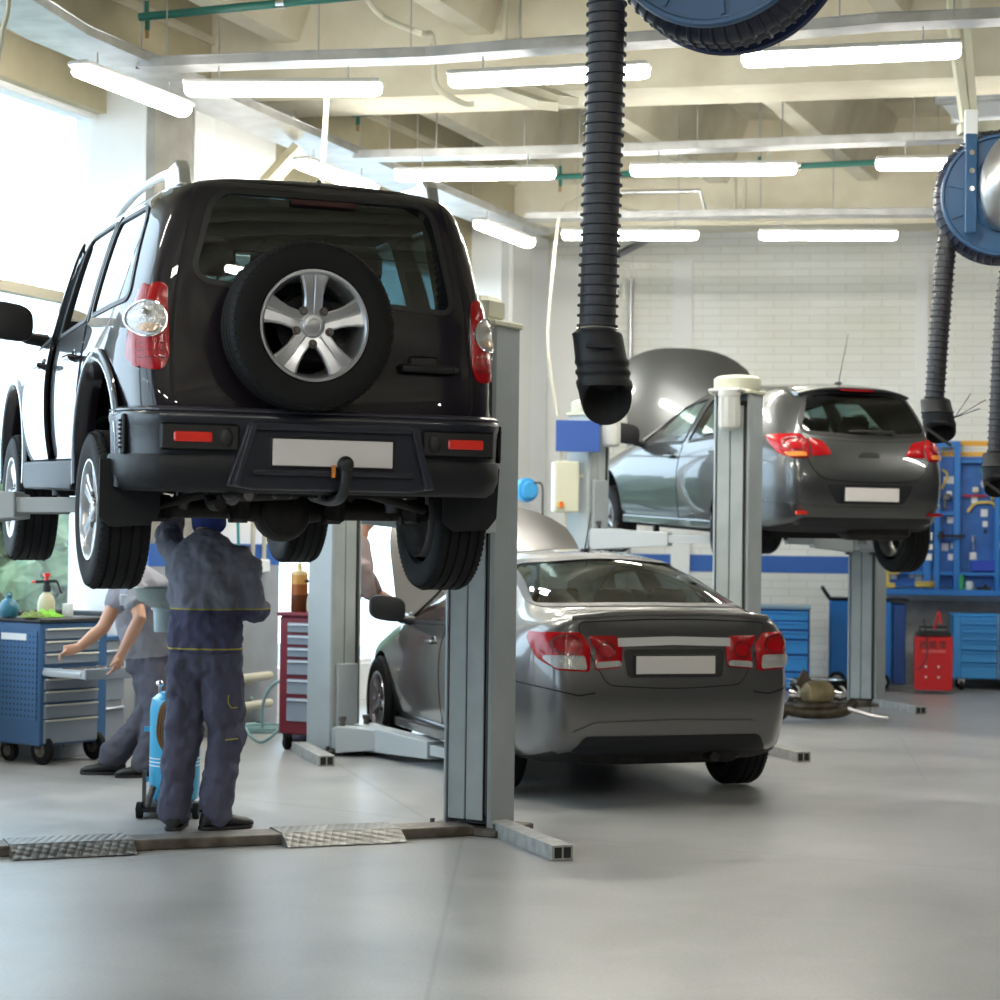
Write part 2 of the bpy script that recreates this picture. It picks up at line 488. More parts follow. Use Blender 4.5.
def wheel(parent, name, c, side, R=.335, W=.205, rimR=.2, nsp=5, style='broad', steer=0., nuts=True, spin=0., label=None, drum=True):
    """side -1: outer face toward -x; +1 toward +x."""
    t = MB(); hw = W / 2
    prof = [(rimR * 1.0, -hw * .80), (rimR * 1.06, -hw * .98), (rimR * 1.12, -hw * 1.0), (R * .80, -hw * 1.06), (R * .90, -hw * 1.04), (R * .955, -hw * .95), (R * .985, -hw * .84)]
    g = []
    for gx in (-.62, -.22, .22, .62):
        g += [(R * .998, hw * (gx - .05)), (R * .972, hw * (gx - .035)), (R * .972, hw * (gx + .035)), (R * .998, hw * (gx + .05))]
    prof = prof + g + [(r, -h) for r, h in prof[::-1]] 
    t.lathe(prof, axis=(1, 0, 0), n=64)
    t.cyl((-hw * .1, 0, 0), (hw * .1, 0, 0), rimR * .6, n=24)
    # shoulder sipes
    for i in range(72):
        a = 2 * pi * i / 72
        for sg in (-1, 1):
            A = V((sg * hw * .70, cos(a) * R * .997, sin(a) * R * .997)); B = V((sg * hw * .98, cos(a + .03) * R * .95, sin(a + .03) * R * .95))
            t.bar(A, B, .010, .006, V((0, cos(a), sin(a))))
    w = t.build(name, M_tyre, parent, smooth=True, ang=28)
    w.location = c; w.rotation_euler = (spin, 0, (0 if side < 0 else pi) + steer)
    if label: w['label'] = label
    rim = boxes_rim(rimR, W, nsp, style).build('rim', M_alloy, w, smooth=True, ang=25)
    h = MB(); x0 = -W * .36
    h.lathe([(rimR * .21, x0 + .01), (rimR * .21, x0 - .012), (rimR * .19, x0 - .017), (rimR * .13, x0 - .02), (rimR * .12, x0 - .017), (0, x0 - .018)], axis=(1, 0, 0), n=28)
    h.build('hub_cap', M_alloy, w, smooth=True)
    if nuts:
        for i in range(5):
            a = 2 * pi * i / 5 + pi / 2 + pi / 5
            q = MB(); p = V((0, cos(a) * rimR * .33, sin(a) * rimR * .33))
            q.cyl(p + V((x0 - .004, 0, 0)), p + V((x0 - .014, 0, 0)), .013, .010, n=6)
            q.cyl(p + V((x0 + .004, 0, 0)), p + V((x0 - .006, 0, 0)), .018, .018, n=14)
            q.build('wheel_nut', M_disc, w, smooth=False)
    if drum:
        b = MB(); b.lathe([(0, W * -.12), (rimR * .4, W * -.12), (rimR * .42, W * -.06), (rimR * .74, W * -.06), (rimR * .74, W * .0), (0, W * .0)], axis=(1, 0, 0), n=32)
        b.build('brake_disc', M_disc, w, smooth=True)
    return w
def handle(sh, parent, view, u, v, m, Lh=.17):
    sx = -1 if view == 'L' else 1
    p, n = sh.hit(view, u, v)
    b = MB(); a = V((p.x + sx * .035, u - Lh / 2, v)); c = V((p.x + sx * .035, u + Lh / 2, v))
    b.tube([a + V((-sx * .03, 0, 0)), a, c, c + V((-sx * .03, 0, 0))], [.008, .013, .013, .008], n=10)
    b.tube([V((p.x + sx * .002, u + .05 * cos(t), v + .035 * sin(t))) for t in [2 * pi * k / 14 for k in range(14)]], .005, n=6, closed=True)
    return b.build('door_handle', m, parent, smooth=True)
def mirror(parent, sx, y, z, xin, m, m2=None, s=1., glass_=True):
    b = MB(); c = V((sx * (xin + .15), y, z))
    rows = []
    for k, (dy, f) in enumerate([(-.055, .86), (-.05, .97), (-.02, 1.0), (.03, .96), (.07, .75), (.09, .35)]):
        row = []
        for i in range(20):
            a = 2 * pi * i / 20; ca, sa = cos(a), sin(a)
            px = .125 * s * f * (abs(ca) ** .6) * (1 if ca > 0 else -1); pz = .088 * s * f * (abs(sa) ** .6) * (1 if sa > 0 else -1)
            row.append(c + V((sx * px, dy, pz + px * .12)))
        rows.append(row)
    b.grid(rows, closeu=True); b.f.append([5 * 20 + i for i in range(20)]); b.mi.append(0)
    b.f.append(list(range(19, -1, -1))); b.mi.append(0)
    o = b.build('wing_mirror', m, parent, smooth=True, ang=50)
    a = MB(); a.tube([V((sx * (xin - .06), y + .02, z - .09)), V((sx * (xin + .03), y + .02, z - .08)), V((sx * (xin + .1), y + .02, z - .05))], [.035, .032, .03], n=10)
    a.build('mirror_arm', m, o, smooth=True)
    if not glass_: return o
    g = MB(); g.add([c + V((sx * x * s, -.058, zz * s)) for x, zz in rpoly([(-.10, -.07), (.10, -.06), (.11, .07), (-.10, .06)], .03)], [list(range(24))])
    g.build('mirror_glass', M_chrome, o)
    return o
def plate(parent, x, y, z, tilt=0., w=.52, h=.112, label=None, holder=True):
    M = Matrix.Translation((x, y, z)) @ Matrix.Rotation(tilt, 4, 'X')
    b = MB(); b.box((0, 0, 0), (w, .006, h), bev=.003); b.xf(M)
    o = b.build('number_plate', M_plate, parent); o['label'] = label or 'blank white number plate'
    if holder:
        f = MB(); f.box((0, .008, 0), (w + .02, .01, h + .018), bev=.003); f.xf(M); f.build('plate_holder', M_black, o)
    return o
def sweep(path, prof, closed_caps=True):
    """path: plan points (x,y) ; prof: (outward, z). outward to the right of travel"""
    P = [V((p[0], p[1], 0)) for p in path]; n = len(P); rows = []
    for i, p in enumerate(P):
        t = (P[min(i + 1, n - 1)] - P[max(i - 1, 0)]).normalized(); nn = V((t.y, -t.x, 0))
        rows.append([p + nn * o + V((0, 0, z)) for o, z in prof])
    m = MB(); m.grid(rows, closeu=True); k = len(prof)
    m.f.append(list(range(k))); m.mi.append(0); m.f.append([(n - 1) * k + q for q in range(k - 1, -1, -1)]); m.mi.append(0)
    return m
def seat(parent, x, y, z=.5, w=.46, hr=True):
    b = MB(); 
    rows = []
    for k, (zz, yy, ww, tt) in enumerate([(.0, .0, .9, .10), (.15, -.03, 1., .13), (.4, -.10, 1., .12), (.58, -.16, .86, .09), (.62, -.17, .7, .05)]):
        rows.append([V((x + w / 2 * ww * cx, y + yy + tt * cy, z + zz)) for cx, cy in [(-1, -.6), (-.8, -1), (.8, -1), (1, -.6), (1, .6), (.8, 1), (-.8, 1), (-1, .6)]])
    b.grid(rows, closeu=True); b.f.append([32 + i for i in range(8)]); b.mi.append(0)
    b.box((x, y + .22, z - .02), (w, .5, .14), bev=.04)
    o = b.build('seat', M_seat, parent, smooth=True, ang=50)
    h = MB(); h.box((x, y - .19, z + .73), (.27, .10, .17), bev=.04); h.cyl((x - .06, y - .18, z + .6), (x - .06, y - .19, z + .7), .007, n=8); h.cyl((x + .06, y - .18, z + .6), (x + .06, y - .19, z + .7), .007, n=8)
    h.build('headrest', M_seat, o, smooth=True, ang=50)
def dash(parent, y, z, w=.68):
    b = MB(); b.box((0, y, z), (w * 2, .35, .25), bev=.08); o = b.build('dashboard', M_trim, parent, smooth=True, ang=50)
    s = MB(); c = V((-.36, y - .28, z + .08)); 
    s.tube([c + V((.18 * cos(t), -.05 * sin(t), .17 * sin(t))) for t in [2 * pi * k / 24 for k in range(24)]], .014, n=8, closed=True)
    s.bar(c + V((-.17, 0, 0)), c + V((.17, 0, 0)), .03, .03); s.cyl(c, c + V((0, .2, -.06)), .03, n=10)
    s.build('steering_wheel', M_black, o, smooth=True)
# ============================================================ DARK SUV ON THE NEAR LIFT
M_suv = mat('aubergine_black_metallic', (.010, .007, .012), .35, metal=.0, coat=1., coatr=.01, spec=.12)
M_cladding = mat('slate_plastic_bumper', (.018, .020, .030), .30, coat=.5, coatr=.15, bump=.1, bscale=300, spec=.5)
suv_spec = dict(
    ys=[0, .03, .10, .22, .40, .62, .9, 1.2, 1.6, 2.0, 2.35, 2.6, 2.8, 3.0, 3.3, 3.6, 3.8, 3.86, 3.9], capw=.90,
    rb=.5, fb=.3,
    rear=[.05, .05, .02, .0, .05, .085, .12, .20, .26, .27][:9], front=[.1, .1, .04, 0, 0, .05, .15, .17, .18],
    W=[[(0, 0)],
       [(0, .62), (.1, .69), (.4, .74), (3.6, .74), (3.9, .55)],
       [(0, .66), (.1, .73), (.4, .78), (.9, .82), (3.5, .82), (3.9, .62)],
       [(0, .68), (.1, .755), (.4, .81), (.9, .845), (3.4, .845), (3.7, .80), (3.9, .66)],
       [(0, .69), (.1, .765), (.4, .82), (.9, .85), (3.3, .85), (3.7, .80), (3.9, .66)],
       [(0, .685), (.1, .745), (.4, .79), (.9, .815), (2.6, .815), (3.3, .79), (3.9, .62)],
       [(0, .575), (.1, .63), (.4, .67), (2.0, .69), (2.35, .67), (2.85, .68), (3.9, .5)],
       [(0, .50), (.1, .55), (.4, .585), (2.0, .59), (2.35, .55), (2.85, .5), (3.9, .4)],
       [(0, 0)]],
    Z=[[(0, .34), (.4, .32), (3.5, .32), (3.9, .36)],
       [(0, .34), (.4, .30), (3.5, .30), (3.9, .36)],
       [(0, .42), (.4, .42), (3.5, .42), (3.9, .42)],
       [(0, .62), (3.9, .58)],
       [(0, .86), (2.6, .84), (3.9, .70)],
       [(0, 1.08), (2.6, 1.0), (3.0, .93), (3.9, .76)],
       [(0, 1.53), (1.6, 1.54), (2.1, 1.50), (2.85, 1.0), (3.2, .95), (3.9, .78)],
       [(0, 1.60), (.4, 1.615), (1.6, 1.62), (2.1, 1.57), (2.85, 1.03), (3.2, .97), (3.9, .79)],
       [(0, 1.635), (.4, 1.66), (1.6, 1.66), (2.1, 1.60), (2.9, 1.05), (3.2, .985), (3.9, .80)]],
    cab=(.30, 2.85), under=.45)
# back window, side windows, windscreen (outlines in car coordinates)
suv_back = rpoly([(-.56, 1.17, .10), (.0, 1.12, .1), (.57, 1.085, .07), (.475, 1.545, .09), (-.46, 1.545, .09)], .08, 6)
suv_s1 = rpoly([(.33, 1.10), (.98, 1.07), (1.02, 1.50), (.42, 1.50, .1)], .06)
suv_s2 = rpoly([(1.07, 1.065), (1.78, 1.03), (1.74, 1.50), (1.11, 1.51)], .05)
suv_s3 = rpoly([(1.86, 1.03), (2.62, 1.00), (2.10, 1.46), (1.84, 1.49)], .05)
suv_wind = rpoly([(-.60, 1.08), (.60, 1.08), (.50, 1.52), (-.50, 1.52)], .06)
SUVZ = 1.42
suv = thing('suv', 'dark aubergine SUV raised on the near lift, spare wheel on its tailgate', 'car', (-.715, 8.2, SUVZ), radians(21.3), rx=radians(1.5))
sh = Shell(suv_spec, M_suv, [(.70, .44, .42), (3.15, .44, .42)],
           [('B', suv_back, -.6, .75), ('S', suv_s1, 0, 0), ('S', suv_s2, 0, 0), ('S', suv_s3, 0, 0), ('B', suv_wind, 1.9, 4.2)])
body = link('body', sh.body, None, suv)
M_suvp = M_suv
# --- tailgate
tg = rpoly([(-.64, .64, .06), (.64, .64, .06), (.64, .90, .05), (.62, 1.14, .1), (.525, 1.60, .08), (-.525, 1.60, .08), (-.62, 1.14, .1), (-.64, .90, .05)], .05)
sh.ribbon('tailgate_seam', 'B', tg, .012, M_void, body, off=.002, closed=True)
def ring(outer, inner_, n=None):
    return outer
low = rpoly([(-.63, .65, .06), (.63, .65, .06), (.63, .90, .05), (.615, 1.05, .04), (-.615, 1.05, .04), (-.63, .90, .05)], .05)
tgp = sh.panel('tailgate', 'B', low, M_suvp, suv, off=.006, thick=.012)
gl = sh.panel('rear_window', 'B', suv_back, M_glassr, suv, off=-.004, thick=0)
sh.ribbon('window_seal', 'B', suv_back, .022, M_black, gl, off=.006, closed=True)
sh.ribbon('heater_line', 'B', [(-.5, 1.30), (.5, 1.30)], .004, M_void, gl, off=-.002)
sh.ribbon('brake_light_strip', 'B', [(-.14, 1.515), (.14, 1.515)], .022, mat('unlit_brake_strip', (.035, .006, .008), .3), gl, off=.012)
b = MB(); p, n = sh.hit('B', .0, 1.60); b.cyl(p + V((0, .02, .0)), p + V((0, .01, .02)), .012, .008, n=12); b.tube([p + V((.0, .02, .02)), p + V((0, 0, .02))], .010, n=8); b.build('washer_nozzle', M_black, suv, smooth=True)
# tailgate handle
b = MB(); p, n = sh.hit('B', .44, .845); b.tube([p + V((-.13, -.012, 0)), p + V((-.12, -.035, 0)), p + V((.10, -.035, 0)), p + V((.13, -.02, 0))], [.01, .018, .018, .012], n=10)
b.box(p + V((-.02, -.01, .028)), (.13, .02, .05), bev=.012)
hh = b.build('tailgate_handle', M_black, suv, smooth=True)
b = MB(); b.cyl(p + V((.115, -.03, 0)), p + V((.115, -.05, 0)), .012, n=12); b.build('keyhole', M_chrome, hh)
# --- lamps wrap round the corner: one panel from behind, one from the side
def taillamp(sx):
    outer = [(.683, .885), (.705, 1.02), (.688, 1.14), (.70, 1.225), (.80, 1.225), (.90, 1.0), (.90, .80), (.80, .795), (.715, .80)]
    poly = rpoly([(sx * x, z) for x, z in [(.67, .795), (.645, .86), (.65, 1.05), (.652, 1.15), (.70, 1.155), (.765, 1.05), (.785, .84), (.74, .80)]], .03)
    if sx < 0: poly = poly[::-1]
    lamp = sh.panel('tail_light', 'B', poly, M_red, suv, off=.008, thick=.02, step=.03, bulge=.012, label='red tail light with a round clear lens')
    vw = 'L' if sx < 0 else 'R'
    sh.panel('side_lens', vw, rpoly([(.12, .80), (.19, .82), (.23, .95), (.24, 1.06), (.22, 1.15), (.16, 1.15)], .03), M_red, lamp, minx=.655, off=.010, thick=.02, step=.03, bulge=.008)
    c = [(sx * (.712 + .056 * cos(t)), 1.00 + .072 * sin(t)) for t in [2 * pi * k / 32 for k in range(32)]]
    sh.panel('reversing_lens', 'B', c, M_lens, lamp, off=.024, thick=.01, step=.02, bulge=.01)
    c = [(sx * (.712 + .028 * cos(t)), .962 + .018 * sin(t)) for t in [2 * pi * k / 20 for k in range(20)]]
    sh.panel('indicator_bulb', 'B', c, mat('amber_tint', (.62, .42, .28), .15, metal=.3, coat=1, bump=.6, bscale=80), lamp, off=.0345, thick=.004, step=.02)
    c = [(sx * (.712 + .057 * cos(t)), 1.00 + .073 * sin(t)) for t in [2 * pi * k / 32 for k in range(32)]]
    sh.ribbon('lens_ring', 'B', c, .004, M_chrome, lamp, off=.030, closed=True)
    for zz in (.845, .875, .905):
        sh.ribbon('lens_ridge', 'B', [(sx * .66, zz), (sx * .75, zz)], .004, M_redd, lamp, off=.0215)
    p, n = sh.hit('B', sx * .715, 1.025); b = MB(); b.ball(p + n * .04, .014, n=10, m_=6); b.build('bulb', M_chrome, lamp, smooth=True)
for sx in (-1, 1): taillamp(sx)
# --- painted upper bumper and plastic lower bumper
pl = [(-.80, .36), (-.79, .22), (-.765, .12), (-.71, .035), (-.62, -.012), (-.4, -.035), (0, -.04), (.4, -.035), (.62, -.012), (.71, .035), (.765, .12), (.79, .22), (.80, .36)]
pl = [(q.x, q.y) for q in spline([V((x, y, 0)) for x, y in pl], 5)]
pl = pl[::1]
up = sweep(pl, [(-.06, .645), (.005, .645), (.028, .63), (.032, .61), (.026, .58), (.022, .50), (.02, .455), (-.06, .455)])
bp = up.build('rear_bumper', M_cladding, suv, smooth=True, ang=50)
ledge = sweep(pl, [(-.08, .652), (.012, .652), (.03, .642), (.03, .635), (-.08, .635)]); ledge.build('step_pad', mat('grey_painted_ledge', (.06, .055, .07), .3, coat=.5), bp, smooth=True)
lo = sweep(pl, [(-.06, .46), (.028, .46), (.034, .45), (.032, .38), (.012, .33), (-.02, .31), (-.10, .31)])
lo.build('lower_bumper', M_trim, suv, smooth=True, ang=40)
# centre block with plate recess
b = MB(); 
b.prism([(-.44, .34), (-.33, .325), (.33, .325), (.44, .34), (.36, .58), (.33, .60), (-.33, .60), (-.36, .58)], .055, .095, Matrix(((1, 0, 0, 0), (0, 0, -1, 0), (0, 1, 0, 0), (0, 0, 0, 1))))
cb = b.build('plate_surround', M_cladding, suv, bevel=.008)
b = MB()
for sx in (-1, 1):
    b.bar((sx * .405, -.102, .34), (sx * .335, -.102, .59), .05, .03)
b.bar((-.34, -.104, .58), (.34, -.104, .58), .03, .03); b.bar((-.34, -.104, .395), (.34, -.104, .395), .03, .02)
b.build('recess_frame', M_cladding, cb, bevel=.006)
plate(suv, -.005, -.106, .478, w=.505, h=.108)
for sx in (-1, 1):
    b = MB(); b.box((sx * .545, -.066, .53), (.32, .02, .11), bev=.01); q = b.build('reflector_recess', M_black, suv); q.rotation_euler = (0, 0, 0)
    b = MB(); b.box((sx * .575, -.08, .53), (.155, .014, .04), bev=.005); o = b.build('reflector', M_refl, q); 
    b = MB(); b.ball((sx * .44, -.076, .53), (.028, .01, .04)); b.build('fog_lens', M_black, q, smooth=True)
    b = MB()
    for k in range(7):
        b.box((sx * .817, .20, .485 + k * .018), (.02, .045, .008))
    g = b.build('side_vent', M_black, suv)
    g.location.y = -.02
    b = MB(); b.box((sx * .808, .18, .54), (.012, .07, .16), bev=.005); b.build('vent_recess', M_void, g)
# --- spare wheel
sp = wheel(suv, 'spare_wheel', (-.118, -.085, .985), -1, R=.342, W=.215, rimR=.218, steer=pi / 2, spin=0, drum=False)
sp.rotation_euler = (0, 0, pi / 2)
b = MB(); b.box((-.035, .04, .975), (.3, .12, .3), bev=.03); b.build('spare_bracket', M_black, suv)
b = MB()
for k in range(2):
    b = MB(); b.tube([V((-.035 + .10 * (1 if k else -1) * .9, -.06, .975 - .08 + k * .16)), V((-.035 + .13 * (1 if k else -1), -.10, .975 - .1 + k * .19))], .014, n=8); b.build('clamp_bolt', M_disc, suv)
pass
# --- road wheels
for sx in (-1, 1):
    wheel(suv, 'wheel', (sx * .745, .70, .225), sx, R=.34, W=.21, rimR=.21, spin=.3)
    wheel(suv, 'wheel', (sx * .745, 3.15, .25), sx, R=.34, W=.21, rimR=.21, spin=.9)
    # mudflap
    b = MB(); b.prism([(-.13, .0), (.13, .0), (.12, -.22), (.08, -.27), (-.08, -.28), (-.13, -.24)], -.006, .006, Matrix.Translation((sx * .745, .30, .44)) @ Matrix.Rotation(pi / 2, 4, 'X') @ Matrix.Rotation(0, 4, 'Z'))
    b.build('mudflap', M_trim, suv, bevel=.003)
    # sill cladding
    b = MB(); b.prism([(1.14, .36), (1.14, .44), (2.70, .44), (2.72, .36), (2.66, .30), (1.20, .30)], sx * .78, sx * .85, Matrix(((0, 0, 1, 0), (1, 0, 0, 0), (0, 1, 0, 0), (0, 0, 0, 1))))
    b.build('sill_cladding', M_trim, suv, bevel=.012)
    # arch flare
    for yw in (.70, 3.15):
        rows = []
        for k in range(25):
            a = -.25 + (pi + .5) * k / 24
            r = []
            for rr, xx in ((.415, .76), (.415, .842), (.43, .853), (.46, .852), (.475, .835)):
                r.append(V((sx * (xx - (.03 if yw < 1 else 0) * max(0, -cos(a))), yw + rr * cos(a), .44 + rr * sin(a))))
            rows.append(r)
        m_ = MB().grid(rows); m_.build('wheel_arch_flare', M_suvp, suv, smooth=True, ang=60)
# --- doors
for vw, sx in (('L', -1), ('R', 1)):
    fd = rpoly([(1.85, .45, .05), (2.66, .45, .08), (2.76, .70, .05), (2.74, .985, .05), (1.85, 1.01, .02)], .04)
    rd = rpoly([(1.19, .45, .04), (1.81, .45, .04), (1.81, 1.015, .02), (1.04, 1.045, .04), (1.02, .86, .06)], .05)
    for nm, poly, u in (('rear_door', rd, 1.20), ('front_door', fd, 1.98)):
        d = sh.panel(nm, vw, poly, M_suvp, suv, off=.005, thick=.02)
        handle(sh, d, vw, u, .90, M_suvp)
        if nm == 'front_door' and sx < 0: fdoor = d
        sh.ribbon('door_seam', vw, poly, .016, M_void, d, off=.001, closed=True)
    for nm, poly in (('quarter_window', suv_s1), ('rear_door_window', suv_s2), ('front_door_window', suv_s3)):
        g = sh.panel(nm, vw, poly, M_glassr if nm != 'front_door_window' else M_glassd, suv, off=-.003, thick=0)
        sh.ribbon('window_seal', vw, poly, .02, M_black, g, off=.005, closed=True)
        if nm == 'front_door_window' and sx < 0: fwin = g
    sh.ribbon('pillar_trim', vw, [(1.045, 1.05), (1.075, 1.53)], .03, M_black, suv, off=.004)
    sh.ribbon('pillar_trim', vw, [(1.82, 1.02), (1.80, 1.50)], .05, M_black, suv, off=.004)
    # roof rail
    b = MB(); R = [V((sx * .545, .40, 1.60)), V((sx * .548, .50, 1.655)), V((sx * .55, .9, 1.68)), V((sx * .55, 1.4, 1.675)), V((sx * .54, 1.85, 1.63)), V((sx * .535, 1.98, 1.57))]
    b.tube(spline(R, 6), .019, n=10)
    rr = b.build('roof_rail', mat('satin_silver', (.55, .55, .54), .3, metal=.8), suv, smooth=True)
    b = MB()
    b.prism([(.30, 1.58), (.33, 1.655), (.38, 1.69), (.50, 1.682), (.60, 1.665), (.58, 1.58)], -.028, .028, Matrix.Translation((sx * .545, 0, 0)) @ Matrix(((0, 0, 1, 0), (1, 0, 0, 0), (0, 1, 0, 0), (0, 0, 0, 1))))
    b.build('rail_foot', MATS['satin_silver'], rr, bevel=.01)
mirror(suv, -1, 2.50, 1.15, .83, M_black, s=1.1, glass_=False); mirror(suv, 1, 2.50, 1.13, .83, M_black, s=1.1)
for o in (fdoor, fwin):
    A = radians(-1.6); h = V((-.84, 2.76, 0)); q = Matrix.Rotation(A, 4, 'Z'); o.location = h - (q @ h); o.rotation_euler = (0, 0, A)
sh.panel('door_opening', 'L', rpoly([(1.87, .46), (2.68, .46), (2.74, .99), (2.08, 1.47), (1.87, 1.49)], .04), M_void, suv, off=.001, thick=0)
# front face (seen only from other positions)
for sx in (-1, 1):
    sh.panel('headlight', 'F', rpoly([(sx * .46, .68), (sx * .68, .70), (sx * .69, .80), (sx * .45, .79)][::sx], .04), M_lens, suv, off=.004, bulge=.008)
sh.panel('grille', 'F', rpoly([(-.4, .62), (.4, .62), (.42, .76), (-.42, .76)], .04), M_black, suv, off=.004)
fp = [(x, 3.9 - y + 0) for x, y in pl[::-1]]
sweep([(x * .99, y - .02) for x, y in fp], [(-.06, .60), (.01, .60), (.03, .5), (.02, .36), (-.06, .33)]).build('front_bumper', M_trim, suv, smooth=True)
sh.panel('windscreen', 'F', suv_wind, M_glassd, suv, off=-.004, thick=0)
for x, y in ((-.36, 1.75), (.36, 1.75)): seat(suv, x, y, .62)
for x in (-.34, .0, .34): seat(suv, x, 1.0, .62, w=.36)
dash(suv, 2.55, .95)
# --- underbody: axle, links, exhaust, tow bar
b = MB()
b.tube([V((-.68, .70, .235)), V((-.2, .70, .235)), V((-.1, .70, .235)), V((.1, .70, .235)), V((.2, .70, .235)), V((.68, .70, .235))], [.04, .042, .06, .06, .042, .04], n=14)
ax = b.build('rear_axle', M_iron, suv, smooth=True)
b = MB(); b.ball((0, .70, .225), (.13, .14, .13)); b.lathe([(0, -.12), (.06, -.12), (.095, -.10), (.105, -.09), (.105, -.06), (.12, -.05)], c=(0, .70, .225), axis=(0, 1, 0), n=20); b.cyl((0, .8, .28), (0, 1.2, .33), .035)
b.build('differential', M_iron, ax, smooth=True)
b = MB(); b.cyl((0, 1.0, .33), (0, 2.4, .42), .03); b.build('prop_shaft', M_iron, suv, smooth=True)
for sx in (-1, 1):
    b = MB(); b.tube([V((sx * .5, .66, .22)), V((sx * .46, 1.4, .36))], .022); b.build('trailing_arm', M_iron, suv)
    b = MB(); b.cyl((sx * .48, .58, .24), (sx * .42, .52, .62), .028); b.cyl((sx * .48, .58, .24), (sx * .45, .55, .44), .036); b.build('shock_absorber', mat('damper_paint', (.03, .03, .045), .3, coat=.4), suv, smooth=True)
    b = MB(); b.tube([V((sx * .5 + .06 * cos(t * 6), .72 + .06 * sin(t * 6), .30 + .03 * t)) for t in [k / 10 for k in range(70)]], .009, n=6); b.build('coil_spring', M_iron, suv, smooth=True)
    b = MB(); b.box((sx * .47, 1.8, .40), (.08, 3.0, .10)); b.build('chassis_rail', M_void, suv)
    b = MB(); b.box((sx * .62, .68, .27), (.06, .12, .16), bev=.02); b.cyl((sx * .60, .60, .22), (sx * .60, .76, .22), .03); b.build('hub_carrier', M_iron, suv)
b = MB(); b.tube([V((-.62, .73, .38)), V((.55, .80, .26))], .014); b.build('panhard_rod', M_iron, suv)
b = MB(); b.tube(spline([V((-.42, .08, .26)), V((-.42, .25, .27)), V((-.40, .45, .38)), V((-.35, .8, .42)), V((-.32, 1.2, .36)), V((-.1, 2.2, .36))], 6), .026, n=10); 
b.build('exhaust_pipe', M_iron, suv, smooth=True)
b = MB(); b.lathe([(0, -.22), (.07, -.22), (.085, -.20), (.085, .20), (.07, .22), (0, .22)], c=(-.20, .42, .36), axis=(1, .3, .05), n=20); b.build('silencer', M_iron, suv, smooth=True)
b = MB(); b.tube([V((-.40, .0, .305)), V((-.385, .04, .29)), V((-.39, .1, .3))], .032, n=12); b.build('tailpipe', M_black, suv, smooth=True)
b = MB(); b.tube(spline([V((.03, .30, .30)), V((.03, .05, .285)), V((.03, -.10, .30)), V((.03, -.16, .345)), V((.03, -.165, .41))], 5), .022, n=12); b.ball((.03, -.165, .435), .034)
tb = b.build('tow_ball', M_black, suv, smooth=True)
b = MB(); b.box((.03, .10, .31), (.10, .12, .05), bev=.01); b.box((-.0, .22, .33), (.9, .06, .06)); b.build('tow_bar', M_black, suv)
b = MB(); b.box((-.02, -.165, .405), (.012, .02, .05)); b.build('cable_tie', M_amber, tb)
b = MB(); b.box((-.17, .06, .33), (.08, .06, .08), bev=.01); b.build('trailer_socket', M_black, suv)
for (a_, c_, r_, nm_) in (((-.30, .10, .30), (-.12, .42, .40), .022, 'damper_rod'), ((.14, .12, .30), (.34, .5, .36), .016, 'brake_pipe'), ((-.62, .50, .24), (-.30, .30, .34), .018, 'track_rod'), ((.58, .45, .25), (.22, .32, .33), .02, 'track_rod')):
    b = MB(); b.cyl(a_, c_, r_, n=10); b.build(nm_, M_disc if nm_ == 'damper_rod' else M_iron, suv, smooth=True)
for x_ in (-.56, -.22, .20, .56):
    b = MB(); b.box((x_, .55, .24), (.05, .12, .11), rz=.2, bev=.012); b.cyl((x_ - .04, .60, .20), (x_ + .04, .60, .20), .022, n=10); b.build('link_bracket', M_iron, suv)
b = MB(); b.box((0, 1.7, .35), (1.1, 2.3, .04)); b.build('floor_pan', M_void, suv)
b = MB(); b.box((.30, 1.35, .33), (.5, .6, .18), bev=.05); b.build('fuel_tank', M_black, suv)
b = MB(); b.box((0, 3.0, .36), (.9, .9, .12), bev=.04); b.build('engine_undertray', M_iron, suv)
